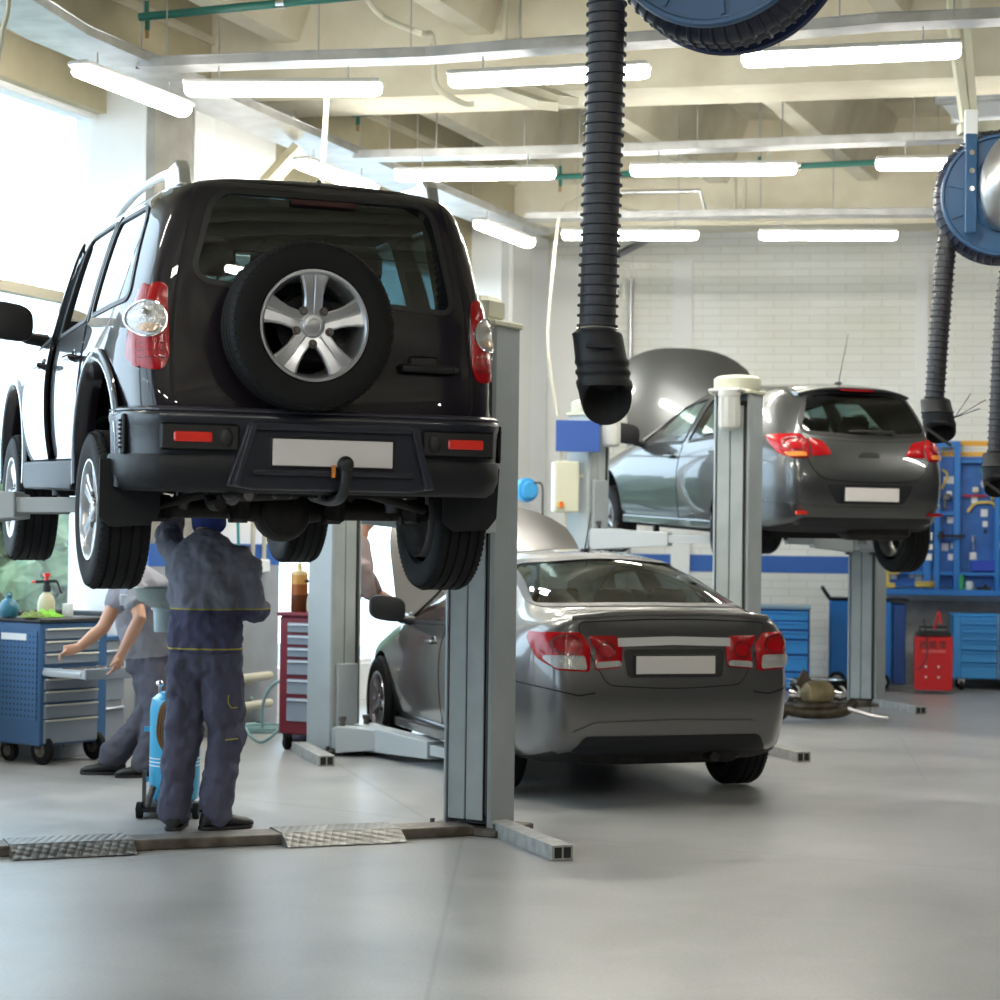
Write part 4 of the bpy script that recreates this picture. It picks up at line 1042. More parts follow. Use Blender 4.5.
# hall extents
XR = 12.0; YB = -9.0
tn = -32.0
wl = lambda y: (A0 + nL * -.7).x + (y - (A0 + nL * -.7).y) * vL.x / vL.y
fl = MB(); fl.add([(wl(YB), YB, 0), (XR + 1, YB, 0), (XR + 1, 25, 0), (wl(25), 25, 0)], [(0, 1, 2, 3)]); struct(fl, 'floor', mf)
# back wall as its own oriented object so the brick runs level
wb = MB(); wb.box((1.75, .15, ZC / 2), (13.5, .30, ZC)); o = struct(wb, 'wall_back', brick); o.location = B0; o.rotation_euler = (0, 0, -BB)
def bstrip(px0, px1, z0, z1, m, name, th=.006, off=.0):
    a, b = on_back(px0, off), on_back(px1, off); mb = MB()
    cx = (a + b) / 2; L_ = (b - a).length
    mb.box((0, -th / 2, (z0 + z1) / 2), (L_, th, z1 - z0)); q = struct(mb, name, m); q.location = cx; q.rotation_euler = (0, 0, -BB); return q
def zback(px, py): 
    d = on_back(px).y; return PD(px, py, d).z
bstrip(498, 884, zback(800, 573), zback(800, 556), M_blue, 'trim_1')
M_orange = mat('orange_wall_line', (.80, .42, .04), .5)
bstrip(905, 1040, zback(975, 446), zback(975, 441), M_orange, 'trim_2'); bstrip(905, 1040, zback(975, 456), zback(975, 452), M_orange, 'trim_3')
M_wsm = mat('smooth_white_pilaster', (.78, .79, .78), .6)
bstrip(502, 580, 0, ZW, M_wsm, 'trim_4', th=.03); bstrip(671, 690, 0, ZW, M_wsm, 'trim_5', th=.05); bstrip(914, 926, 2.6, ZW, M_wsm, 'trim_6', th=.05)
bstrip(870, 1060, 0, .95, mat('dull_grey_wall_strip', (.36, .35, .33), .8, col2=(.25, .245, .235), nscale=6), 'trim_7', th=.012)  # strip below the tool board in a darker mottled grey
# left wall: solid parts and window bays. positions by t along wall
t_w1 = tL(on_wall(103, WOFF)); t_p1a = tL(on_wall(128, -.1)); t_p1b = tL(on_wall(270))
def wseg(name, t0, t1, z0, z1, m, off0=0., depth=.3, kind=True):
    """slab whose hall-side face lies off0 from the wall line"""
    c = A0 + vL * ((t0 + t1) / 2) + nL * (off0 - depth / 2); mb = MB(); mb.box((0, 0, (z0 + z1) / 2), (t1 - t0, depth, z1 - z0))
    o = mb.build(name, m); o.location = c; o.rotation_euler = (0, 0, pi / 2 - BL)
    if kind: o['kind'] = 'structure'
    return o
wseg('wall_left', t_p1a, t_p1b, 0, ZC, M_white, 0, .62)
wseg('wall_left_sill', tn, t_p1a, 0, .95, M_white, -.42, .3); wseg('wall_left_lintel', tn, t_p1a, 4.72, ZC, M_cream, -.35, .35)
wseg('wall_left_sill', t_p1b, tcorner + 1.2, 0, .35, M_white, -.42, .3); wseg('wall_left_lintel', t_p1b, tcorner + 1.2, 4.35, ZC, M_cream, -.35, .35)
for o in COL.objects:
    if o.name.startswith('wall_left_sill'): o['kind'] = 'structure'
# concrete column face on the pilaster
t_ca = tL(on_wall(146, .05)); t_cb = tL(on_wall(199, .05))
wseg('trim_8', t_ca, t_cb, 0, ZC, M_conc, .07, .10)
wseg('trim_9', t_ca + .55, t_ca + .85, 3.0, ZC, M_whitef, .085, .10)
# painted dado on the pillar
t_da = tL(on_wall(150, .1)); 
wseg('trim_10', t_da, t_p1b, 0, 1.33, M_pgrey, .09, .1)
wseg('trim_11', t_da, t_p1b, 1.33, 1.50, M_blue, .092, .1)
# corner pier at the back
wseg('trim_12', tL(on_wall(498)), tcorner + .9, 0, ZC, M_whitef, .0, .6)
wseg('trim_13', tL(on_wall(506)), tcorner + .3, 0, ZC, M_wsm, .04, .12)
# windows: frames + panes
M_pane = glass('window_pane', (.93, .97, .98), 1.)
def window(name, t0, t1, z0, z1, bars, mull):
    e = thing(name, None, None); del_ = None
    e['kind'] = 'structure'
    o = A0 + nL * WOFF; e.location = o; e.rotation_euler = (0, 0, pi / 2 - BL)
    g = MB(); g.box(((t0 + t1) / 2, 0, (z0 + z1) / 2), (t1 - t0, .008, z1 - z0)); g.build('window_pane', M_pane, e)
    f = MB()
    for z in (z0, z1): f.box(((t0 + t1) / 2, 0, z), (t1 - t0, .12, .09))
    for t in (t0, t1): f.box((t, 0, (z0 + z1) / 2), (.09, .12, z1 - z0))
    f.build('window_frame', M_whitef, e)
    for z in bars:
        f = MB(); f.box(((t0 + t1) / 2, 0, z), (t1 - t0, .10, .075)); f.build('transom', mat('cream_transom', (.42, .38, .28), .5), e)
    for t in mull:
        f = MB(); f.box((t, 0, (z0 + z1) / 2), (.07, .10, z1 - z0)); f.build('mullion', M_whitef, e)
    return e
tm = tL(on_wall(68, WOFF))
window('window_1', t_w1 - 7.0, t_w1, .95, 4.72, [3.30], [t_w1 - 3.4])
window('window_2', t_w1 - 14.6, t_w1 - 7.4, .95, 4.72, [3.30], [t_w1 - 11])
window('window_4', t_p1b, tcorner + .6, .35, 4.35, [3.3], [t_p1b + 1.9, t_p1b + 3.8])
window('window_5', t_w1 - 26, t_w1 - 15.0, .95, 4.72, [3.30], [t_w1 - 20])
wseg('window_3', t_w1, t_p1a + .05, .9, 4.75, M_whitef, -.36, .25)
wseg('trim_14', t_w1 - 7.4, t_w1 - 7.0, 0, ZC, M_white, -.3, .4); wseg('trim_15', t_w1 - 15, t_w1 - 14.6, 0, ZC, M_white, -.3, .4)
# inner longitudinal beam above the windows and the hall shell
wseg('trim_16', tn, tcorner + 1, 4.98, ZC, M_cream, .25, .45)
wseg('trim_17', tn, tcorner + 1, 5.30, 5.36, M_creamc, .28, .06)
c_ = MB(); c_.add([(wl(YB), YB, ZC), (XR + 1, YB, ZC), (XR + 1, 25, ZC), (wl(25), 25, ZC)], [(3, 2, 1, 0)]); struct(c_, 'ceiling', M_creamc)
M_hall = mat('dim_rear_hall_wall', (.06, .062, .07), .8, noise=.3, nscale=.8)  # unseen walls coloured near-black to darken what the cars reflect
w = MB(); w.box((XR, 9, ZC / 2), (.3, 36, ZC)); struct(w, 'wall_right', M_hall)
w = MB(); w.box((0, YB, ZC / 2), (26, .3, ZC)); struct(w, 'wall_front', M_hall)
# transverse beams (parallel to back wall) and ribs
def cross_beam(name, px, py, zr, z0, th=.5, m=M_creamc, xa=-9, xb=8, yaw=BB):
    p = PZ(px, py, zr); u = V((cos(yaw), -sin(yaw), 0)); n = V((sin(yaw), cos(yaw), 0))
    mb = MB(); c = p + n * (th / 2); c.z = 0
    mb.box((4.6, 0, (z0 + ZC) / 2), (16, th, ZC - z0))
    o = struct(mb, name, m); o.location = c; o.rotation_euler = (0, 0, -yaw); return c.y
cross_beam('trim_18', 500, 34, 5.30, 4.86, .6, yaw=radians(12)); cross_beam('trim_19', 800, 182, 5.30, 4.86, .5)
cross_beam('trim_20', 500, -380, 5.30, 4.86, .6, yaw=radians(13))
vR = V((sin(BL), cos(BL), 0)); uR = V((cos(BL), -sin(BL), 0))
P0 = PZ(785, 112, 5.30); s0 = P0.dot(uR)
for k in range(-4, 8):
    s_ = s0 + k * 1.48
    mb = MB(); wb_, wt = .09, .30; rows = []
    for t in (-14, 24):
        rows.append([V((-wt, t, ZC)), V((-wb_, t, 5.30)), V((wb_, t, 5.30)), V((wt, t, ZC))])
    mb.grid(rows)
    o = struct(mb, 'trim_%d' % (30 + k), M_cream if False else M_creamc); p = uR * s_; o.location = (p.x, p.y, 0); o.rotation_euler = (0, 0, -BL)
# ============================================================ world, daylight, outside
w = bpy.data.worlds.new('world'); S.world = w; w.use_nodes = True
nt = w.node_tree; bg = nt.nodes['Background']
bg.inputs[0].default_value = (.72, .86, 1.0, 1); bg.inputs[1].default_value = 2.7
S.view_settings.view_transform = 'Standard'; S.view_settings.look = 'None'; S.view_settings.gamma = 1; S.view_settings.use_curve_mapping = False
S.view_settings.exposure = 0.88
for (t0, t1, z0, z1) in ((t_w1 - 7, t_w1, .95, 4.72), (t_w1 - 14.6, t_w1 - 7.4, .95, 4.72), (t_w1 - 26, t_w1 - 15, .95, 4.72), (t_p1b, tcorner + .6, .35, 4.35)):
    ld = bpy.data.lights.new('window_daylight_portal', 'AREA'); ld.shape = 'RECTANGLE'; ld.size = t1 - t0; ld.size_y = z1 - z0; ld.cycles.is_portal = True
    lo_ = bpy.data.objects.new('window_daylight_portal', ld); COL.objects.link(lo_)
    c = A0 + vL * ((t0 + t1) / 2) + nL * (WOFF - .1); lo_.location = (c.x, c.y, (z0 + z1) / 2)
    lo_.rotation_euler = nL.to_track_quat('-Z', 'Z').to_euler()
# ============================================================ ceiling services
M_lamp = lamp_mat(); M_lampb = mat('grey_lamp_housing', (.62, .62, .60), .4)
def tube_light(pa, pb, py_h, label, n_):
    """pa,pb pixel ends of the diffuser, at height z"""
    return None
LZ = 4.45
def light_at(c, yaw, L_, label, scale=1.):
    e = thing('ceiling_light', label, 'ceiling light', c, yaw, 'tube lights hanging from the cable trays')
    b = MB(); h = L_ / 2
    rows = []
    for z, wd, ee in ((.0, .035, .03), (-.02, .072, .0), (-.055, .078, .0), (-.085, .062, .012), (-.10, .035, .035)):
        r = []
        for (sx, sy) in ((-1, -1), (1, -1), (1, 1), (-1, 1)):
            for (a, b_) in (((0, .35), (.25, 0)) if (sx * sy > 0) else ((.25, 0), (0, .35))):
                r.append(V((sx * (h - ee - a * .12), sy * (wd - b_ * wd), z)))
        rows.append(r)
    b = MB()
    rows = []
    for z, wd, ee in ((.0, .062, .0), (-.030, .066, .0), (-.052, .052, .010), (-.062, .026, .03)):
        rows.append([V((sx * (h - ee - k), sy * w_, z)) for (sx, sy, k, w_) in ((-1, -1, 0, wd * .5), (-1, -1, .035, wd), (1, -1, .035, wd), (1, -1, 0, wd * .5), (1, 1, 0, wd * .5), (1, 1, .035, wd), (-1, 1, .035, wd), (-1, 1, 0, wd * .5))])
    b.grid(rows, closeu=True); b.f.append([24 + i for i in range(8)]); b.mi.append(0)
    b.build('diffuser', M_lamp, e)
    b = MB(); b.box((0, 0, .018), (L_ + .01, .15, .036), bev=.01); b.build('housing', M_lampb, e)
    for sx in (-1, 1):
        b = MB(); b.cyl((sx * L_ * .33, 0, .05), (sx * L_ * .33, 0, .13), .006, n=6); b.build('hanger', M_galv, e)
    return e
def light_px(p0, p1, z, label):
    a = PZ(*p0, z); 
    b = PZ(*p1, z); c = (a + b) / 2; d = b - a; d.z = 0
    return light_at(V((c.x, c.y, z)), atan2(d.y, d.x), d.length, label)
def light_row(px, py, yaw_deg, label, L_=1.27, z=LZ):
    c = PZ(px, py, z); return light_at(c, radians(yaw_deg), L_, label)
light_row(283, 86, -4, 'tube light glowing just above the roof of the raised dark suv')
light_row(548, 73, -15, 'tube light crossing just behind the near black exhaust hose, nearest row')
light_row(850, 52, -13.5, 'tube light on the nearest row right of the big hose reel')
light_row(475, 172, -9, 'tube light of the middle row, left of the black exhaust hose')
light_row(713, 167, -7, 'tube light of the middle row, right of the black exhaust hose')
light_row(962, 161, -7, 'tube light partly hidden behind the round blue hose reel')
light_row(630, 233, -4, 'tube light on the back row crossing behind the black exhaust hose')
light_row(828, 233, -4, 'tube light on the back row above the white brick wall')
# row along the left wall
for (px, py, lb) in ((134, 88, 'slanting tube light by the tall left window, beside the concrete column'), (338, 175, 'tube light over the windows just behind the suv roof'), (505, 232, 'short slanting tube light near the far left corner, right of the suv')):
    light_row(px, py, 90 - 22, lb, z=4.42)
# more of the same lights continue overhead behind the viewpoint
for (x, y) in ((-3.5, 3.5), (-.5, 3.2), (2.8, 2.8), (-4.5, -1.5), (-1, -1.8), (2.5, -2.2), (6.5, 8.5), (7.5, 14), (6.2, 2.5), (7.6, 18.5), (-4.2, 8.2)):
    light_at(V((x, y, LZ)), radians(-13), 1.27, 'tube light of the hall overhead beyond the edges of the picture')
# ============================================================ TWO-POST LIFTS
M_lift = mat('grey_lift_enamel', (.36, .40, .42), .38, noise=.12, nscale=3, bump=.05)
M_liftd = mat('worn_lift_cover', (.40, .44, .43), .45, col2=(.34, .375, .37), nscale=5)
M_slot = mat('slot_shade', (.012, .012, .012), .5)  # near-black stands in for the shade inside slots and hollow bar ends
M_unit = mat('cream_power_unit', (.60, .60, .47), .45)
M_steelw = mat('worn_floor_steel', (.20, .17, .14), .5, metal=.5, col2=(.08, .065, .05), nscale=9, bump=.2)
M_foot = mat('light_grey_foot_bar', (.42, .43, .42), .5, col2=(.30, .29, .27), nscale=14)
def diamond():
    if 'diamond_plate' in MATS: return MATS['diamond_plate']
    m = mat('diamond_plate', (.27, .265, .25), .45, metal=.7, noise=.4, nscale=6)
    nt = m.node_tree; b = nt.nodes['Principled BSDF']; tc = nt.nodes.new('ShaderNodeTexCoord')
    v = nt.nodes.new('ShaderNodeTexVoronoi'); v.inputs['Scale'].default_value = 26; v.inputs['Randomness'].default_value = 0.; nt.links.new(tc.outputs['Object'], v.inputs['Vector'])
    bp = nt.nodes.new('ShaderNodeBump'); bp.inputs['Strength'].default_value = 1.; bp.inputs['Distance'].default_value = .01; bp.invert = True; nt.links.new(v.outputs[0], bp.inputs['Height']); nt.links.new(bp.outputs[0], b.inputs['Normal'])
    return m
def lift(label, posts, zc, yaw, H=2.69, feet=((-1,), (-1,)), arms=(), motors=('box', 'box'), beam=True, ramps=()):
    """posts: [(x,y,theta)] left then right"""
    O = V(((posts[0][0] + posts[1][0]) / 2, (posts[0][1] + posts[1][1]) / 2, 0))
    e = thing('car_lift', label, 'car lift', O)
    fwd = V((-sin(yaw), cos(yaw), 0)); rgt = V((cos(yaw), sin(yaw), 0))
    for pi_, (x, y, th) in enumerate(posts):
        M = Matrix.Translation(V((x, y, 0)) - O) @ Matrix.Rotation(radians(th), 4, 'Z')
        b = MB(); b.prism([(-.15, .125), (-.15, -.115), (-.135, -.125), (-.128, -.125), (-.128, .10), (.128, .10), (.128, -.125), (.135, -.125), (.15, -.115), (.15, .125)], .035, H); b.xf(M)
        col = b.build('column', M_lift, e, bevel=.004)
        b = MB(); b.box((0, .0, H / 2), (.25, .19, H - .1)); b.xf(M); b.build('column_slot', M_slot, col)
        for s in (-1, 1):
            b = MB(); b.box((-.012 + s * .056, -.112, H / 2 - .01), (.105, .012, H - .16), bev=.004); b.xf(M); b.build('cover_plate', M_liftd, col)
        b = MB(); b.cyl((.118, -.115, .1), (.118, -.115, H - .1), .007, n=8); b.xf(M); b.build('lift_cable', M_cable, col)
        b = MB(); b.box((0, 0, .018), (.46, .40, .036), bev=.006); b.xf(M); b.build('base_plate', M_steelw, e)
        for sx in (-1, 1):
            b = MB(); b.cyl((sx * .195, -.15, .03), (sx * .195, -.15, .065), .014, n=6); b.xf(M); b.build('anchor_bolt', M_disc, e)
        b = MB(); b.box((0, -.02, H + .015), (.34, .30, .03), bev=.006); b.xf(M); b.build('top_plate', M_unit, e)
        mt = motors[pi_]
        if mt == 'box':
            b = MB(); b.box((-.03, -.02, H + .10), (.24, .22, .14), bev=.03); b.xf(M); u = b.build('power_unit', M_unit, e)
            b = MB(); b.box((-.04, -.134, H + .11), (.11, .006, .035)); b.xf(M); b.build('vent_slot', M_slot, u)
            b = MB(); b.box((-.06, -.19, H - .17), (.15, .13, .30), bev=.015); b.box((-.06, -.262, H - .16), (.07, .02, .16), bev=.008); b.xf(M); b.build('relay_box', M_unit, u)
        else:
            b = MB(); b.lathe([(0, 0), (.17, 0), (.18, .02), (.18, .09), (.15, .11), (.08, .12), (0, .12)], c=(0, -.02, H + .03), n=28); b.xf(M); u = b.build('drive_cover', M_unit, e, smooth=True)
            b = MB(); b.lathe([(0, -.30), (.055, -.30), (.075, -.28), (.078, -.26), (.078, -.05), (.085, -.045), (.085, 0), (0, 0)], c=(.03, -.235, H + .02), n=20); 
            for k in range(10):
                b.box((.03 + .079 * cos(k * .628), -.235 + .079 * sin(k * .628), H - .14), (.008, .008, .20))
            b.box((.0, -.17, H + .02), (.26, .22, .03), bev=.01)
            b.xf(M); b.build('lift_motor', MATS.get('grey_motor') or mat('grey_motor', (.62, .62, .58), .35), u, smooth=True)
        # carriage
        b = MB(); b.box((.0, -.135, zc + .22), (.20, .03, .62), bev=.006); b.box((0, -.19, zc), (.30, .12, .16), bev=.012); b.xf(M); cg = b.build('carriage', M_lift, e)
        for s in (-1, 1):
            b = MB(); b.cyl((s * .12, -.22, zc - .12), (s * .12, -.22, zc + .13), .022, n=12); b.cyl((s * .12, -.22, zc + .13), (s * .12, -.22, zc + .16), .03, n=12); b.xf(M); b.build('pivot_pin', M_disc, cg)
        c0 = V((x, y, 0))
        for f in feet[pi_]:
            d = fwd * f; a = c0 + d * (.12 if pi_ else -.05) + rgt * (.06 if pi_ else -.24); q = a + d * .95
            b = MB(); aa, bb = a - O + V((0, 0, .037)), q - O + V((0, 0, .037)); b.bar(aa, bb, .11, .072); o = b.build('foot_bar', M_foot, e)
            b = MB()
            for s in (-1, 1):
                b = MB(); mid = bb + rgt * s * .024 + d * .0015; b.bar(mid - d * .03, mid, .038, .052); b.build('bar_opening', M_slot, o)
    for (pi_, side, px_, py_, pz_) in arms:
        x, y, th = posts[pi_]; M = Matrix.Translation(V((x, y, 0))) @ Matrix.Rotation(radians(th), 4, 'Z')
        a = M @ V((side * .12, -.22, zc)); p = V((px_, py_, pz_)); t = V((p.x, p.y, zc + .01)); d = t - a; L_ = d.length; mid = a + d * .58
        def tap(a_, b_, w0, h0, w1, h1):
            sd, u = frame(b_ - a_); vs = []
            for q, w_, h_ in ((a_, w0, h0), (b_, w1, h1)): vs += [q + sd * sx * w_ / 2 + u * sz * h_ / 2 for sx, sz in ((-1, -1), (1, -1), (1, 1), (-1, 1))]
            return MB().add([v - O for v in vs], [(3, 2, 1, 0), (4, 5, 6, 7), (0, 1, 5, 4), (1, 2, 6, 5), (2, 3, 7, 6), (3, 0, 4, 7)])
        o = tap(a - d * .04, mid, .17, .19, .13, .12).build('arm', MATS.get('pale_arm_enamel') or mat('pale_arm_enamel', (.46, .50, .52), .4), e, bevel=.006)
        tap(a + d * .3, t, .09, .07, .09, .07).build('arm_extension', MATS['pale_arm_enamel'], o, bevel=.004)
        b = MB(); tt = t - O; b.cyl(tt, V((tt.x, tt.y, p.z - .02)), .03, n=14); b.cyl(V((tt.x, tt.y, p.z - .03)), V((tt.x, tt.y, p.z)), .06, n=18); b.build('lift_pad', M_black, o, smooth=True)
    if beam:
        a, c = V((posts[0][0], posts[0][1], .0)), V((posts[1][0], posts[1][1], 0)); d = (c - a).normalized()
        b = MB(); aa = a + d * .2 - O; bb = c - d * .1 - O; nb_ = V((d.y, -d.x, 0)) * .10; b.bar(aa + nb_ + V((0, 0, .027)), bb + nb_ + V((0, 0, .027)), .20, .054); o = b.build('floor_beam', M_steelw, e, bevel=.008)
        for (s0_, s1_) in ramps:
            n = V((d.y, -d.x, 0)); A, B_ = a + d * s0_ - O + nb_, a + d * s1_ - O + nb_
            b = MB(); b.add([A + n * .11 + V((0, 0, .062)), B_ + n * .11 + V((0, 0, .062)), B_ + n * .23 + V((.0, 0, .006)), A + n * .23 + V((0, 0, .006)), A - n * .11 + V((0, 0, .062)), B_ - n * .11 + V((0, 0, .062)), B_ - n * .23 + V((0, 0, .006)), A - n * .23 + V((0, 0, .006)),
                             A + n * .11, B_ + n * .11, B_ - n * .11, A - n * .11],
                            [(0, 1, 2, 3), (4, 5, 1, 0), (7, 6, 5, 4), (3, 2, 9, 8), (7, 4, 0, 3), (2, 1, 5, 6)])
            b.build('ramp_plate', diamond(), e)
    return e
def carpt(car, x, y, z):
    M = Matrix.Translation(car.location) @ car.rotation_euler.to_matrix().to_4x4(); p = M @ V((x, y, z)); return (p.x, p.y, p.z)
def fl_(px, py): p = PZ(px, py, 0); return p
# near lift
pr = fl_(478, 830); yw = radians(20); 
q0 = fl_(0, 851); dr = V((pr.x - q0.x, pr.y - q0.y, 0)).normalized()
pl_ = pr - dr * 2.95
S1 = carpt(suv, -.66, 1.42, .30); S2 = carpt(suv, -.66, 2.55, .30); S3 = carpt(suv, .66, 1.42, .30); S4 = carpt(suv, .66, 2.55, .30)
tx = lambda px, py: (fl_(px, py) - pl_).dot(dr)
lift('near two-post lift holding up the dark suv, grey columns', [(pl_.x, pl_.y, 40), (pr.x, pr.y, -31)], 1.685, yw,
     feet=((-1,), (-1,)), arms=[(0, -1, *S1), (0, 1, *S2), (1, 1, *S3), (1, -1, *S4)], motors=('box', 'box'),
     ramps=((tx(10, 858), tx(137, 855)), (tx(287, 848), tx(405, 842))))
# middle lift
T1 = carpt(sedan, -.68, 1.45, .17); T2 = carpt(sedan, -.68, 2.8, .17); T3 = carpt(sedan, .68, 1.45, .17); T4 = carpt(sedan, .68, 2.8, .17)
p0 = fl_(333, 752); p1 = fl_(735, 747)
lift('middle two-post lift around the grey saloon, arms lowered', [(p0.x, p0.y, 48), (p1.x, p1.y, -31)], .12, radians(17),
     feet=((-1,), (-1,)), arms=[(0, 1, *T1), (0, -1, *T2), (1, -1, *T4)], motors=('box', 'round'), ramps=((.5, 1.1), (1.7, 2.3)))
# far lift
U1 = carpt(hatch, -.68, 1.35, .25); U2 = carpt(hatch, -.68, 2.8, .25); U3 = carpt(hatch, .68, 1.35, .25); U4 = carpt(hatch, .68, 2.8, .25)
h0 = PD(586, 700, 18.1); h1 = fl_(866, 705)
lift('far two-post lift holding up the grey hatchback', [(h0.x, h0.y, 48), (h1.x, h1.y, -31)], 1.58, radians(14),
     feet=((-1,), (-1,)), arms=[(0, -1, *U1), (0, 1, *U2), (1, 1, *U3), (1, -1, *U4)], motors=('round', 'box'))
# ============================================================ CABLE TRAYS, PIPES, EXHAUST HOSES
def tray(label, pts, z, w=.20, h=.06, rods=()):
    P = [PZ(px, py, z) for px, py in pts]; O = P[len(P) // 2].copy(); e = thing('cable_tray', label, 'cable tray', O)
    rows = []
    for i, p in enumerate(P):
        t = (P[min(i + 1, len(P) - 1)] - P[max(i - 1, 0)]); t.z = 0; t.normalize(); n = V((t.y, -t.x, 0)); q = p - O
        rows.append([q + n * a + V((0, 0, b)) for a, b in ((-w / 2 - .015, h), (-w / 2, h), (-w / 2, 0), (w / 2, 0), (w / 2, h), (w / 2 + .015, h), (w / 2 + .015, h - .004), (w / 2 + .003, h - .004), (w / 2 + .003, -.003), (-w / 2 - .003, -.003), (-w / 2 - .003, h - .004), (-w / 2 - .015, h - .004))])
    b = MB(); b.grid(rows, closeu=True); b.build('tray_channel', M_galv, e)
    for k in range(3):
        b = MB(); b.tube([p - O + V((0, 0, .014)) + V((random.uniform(-.05, .05), (k - 1) * .05, 0)) for p in P], .009, n=6); b.build('cable', M_cable if k else M_dpipe, e)
    tot = [0]
    for a, c in zip(P, P[1:]): tot.append(tot[-1] + (c - a).length)
    for f in rods:
        s_ = f * tot[-1]
        for i in range(len(P) - 1):
            if tot[i] <= s_ <= tot[i + 1]:
                q = P[i].lerp(P[i + 1], (s_ - tot[i]) / (tot[i + 1] - tot[i])) - O
                b = MB(); b.cyl(q + V((0, -.11, 0)), V((q.x, q.y - .11, ZC - O.z)), .005, n=6); b.build('hanger_rod', M_galv, e); break
    return e
tray('galvanised cable tray above the nearest row of tube lights', [(143, 70), (300, 64), (430, 60), (560, 50), (760, 38), (880, 27), (1000, 22), (1100, 18)], 4.63, rods=(.03, .2, .3, .42, .75, .86))
tray('galvanised cable tray above the middle row of tube lights', [(357, 160), (500, 157), (640, 153), (800, 147), (960, 141), (1060, 139)], 4.63, rods=(.05, .12, .25, .33, .5, .62, .8))
tray('galvanised cable tray above the farthest row of tube lights', [(527, 220), (640, 219), (760, 217), (900, 216), (1040, 216)], 4.63, rods=(.1, .18, .3, .46, .6, .8))
tray('galvanised cable tray running along the left window wall', [(-60, -28), (0, 2), (56, 36), (145, 74), (240, 116), (350, 162), (440, 200), (530, 236)], 4.66, w=.42, rods=(.25, .36, .48, .6, .72, .85))
def pipe(name, label, cat, pts, r, m, n=12, sp=0):
    P = pts if not sp else spline(pts, sp); O = P[0].copy(); e = MB(); e.tube([p - O for p in P], r, n=n); o = e.build(name, m, None, smooth=True); o.location = O; tag(o, label, cat); return o
def gpipe(label, a, c, z=5.0, ends=True):
    A, B_ = PZ(*a, z), PZ(*c, z); e = thing('sprinkler_pipe', label, 'pipe', A)
    b = MB(); b.cyl((0, 0, 0), B_ - A, .028, n=12); b.build('pipe_run', M_green, e, smooth=True)
    k = 0; L_ = (B_ - A).length; s_ = .05
    while s_ < L_:
        q = (B_ - A) * (s_ / L_); b = MB(); b.cyl(q, q + V((0, 0, .10)), .016, n=8); b.build('pipe_tee', M_green, e)
        b = MB(); b.cyl(V((q.x, q.y, .1)), V((q.x, q.y, ZC - z)), .005, n=6); b.build('hanger_rod', M_galv, e); s_ += 1.9
    b = MB(); b.cyl((0.05, 0, 0), (0.05, 0, -.09), .017, n=8); v = b.build('drop_outlet', M_green, e)
    b = MB(); b.cyl((0.05, 0, -.09), (.05, 0, -.14), .014, n=8); b.build('brass_nozzle', mat('dull_brass', (.45, .28, .12), .4, metal=.8), v)
    q = (B_ - A) * .52; d = (B_ - A).normalized(); b = MB(); b.cyl(q - d * .03, q + d * .03, .036, n=12); b.build('pipe_clamp', M_chrome, e, smooth=True)
gpipe('green pipe at the very top left, above the suv', (140, 17), (420, -10)); gpipe('green pipe between the nearest and middle light rows', (352, 114), (1060, 68)); gpipe('green pipe behind the middle row of lights', (555, 177), (1040, 155))
M_hose = mat('ribbed_black_rubber_hose', (.028, .028, .036), .5, spec=.5); M_hosed = mat('hose_inside_black', (.004, .004, .004), .8)
M_rblue = mat('blue_reel_enamel', (.030, .10, .22), .4); M_hring = mat('dark_blue_hose_ridge', (.02, .026, .05), .4)
def ribbed(path, r, pitch=.034, amp=.010, n=20):
    P = [V(p) for p in path]; out = []; rs = []
    tot = [0]
    for a, c in zip(P, P[1:]): tot.append(tot[-1] + (c - a).length)
    N = int(tot[-1] / pitch); prof = ((0, 0), (.30, 0), (.36, 1.), (.52, 1.), (.58, 0), )
    for k in range(N):
        for f, a in prof:
            s_ = (k + f) * pitch
            for i in range(len(P) - 1):
                if tot[i] <= s_ <= tot[i + 1]:
                    out.append(P[i].lerp(P[i + 1], (s_ - tot[i]) / max(1e-9, tot[i + 1] - tot[i]))); rs.append(r + amp * a); break
    m = MB(); m.tube(out, rs, n=n); return m
def nozzle(parent, O, path, rads, tilt=.6):
    # path world points, last is mouth centre; mouth tilted open towards viewer
    b = MB(); n = 28; rows = []
    for i, (p, r) in enumerate(zip(path, rads)):
        p = V(p) - O; k = max(0, (i - (len(path) - 4)) / 3.)
        row = []
        for j in range(n):
            a = 2 * pi * j / n
            row.append(p + V((r * cos(a), r * sin(a) * (1 - .1 * k), -k * tilt * r * sin(a) * 1.2)))
        rows.append(row)
    b.grid(rows, closeu=True); q = b.build('hose_nozzle', M_trim, parent, smooth=True, ang=60)
    m = MB(); inner = [V(v) * 1 for v in rows[-1]]; c = sum(inner, V((0, 0, 0))) / n
    rim = [c + (v - c) * .93 for v in inner]; deep = [c + (v - c) * .8 + V((0, .02, .12)) for v in inner]
    m.grid([inner, rim, deep], closeu=True); m.f.append([2 * n + i for i in range(n)]); m.mi.append(0)
    m.build('nozzle_mouth', M_hosed, q)
    return q
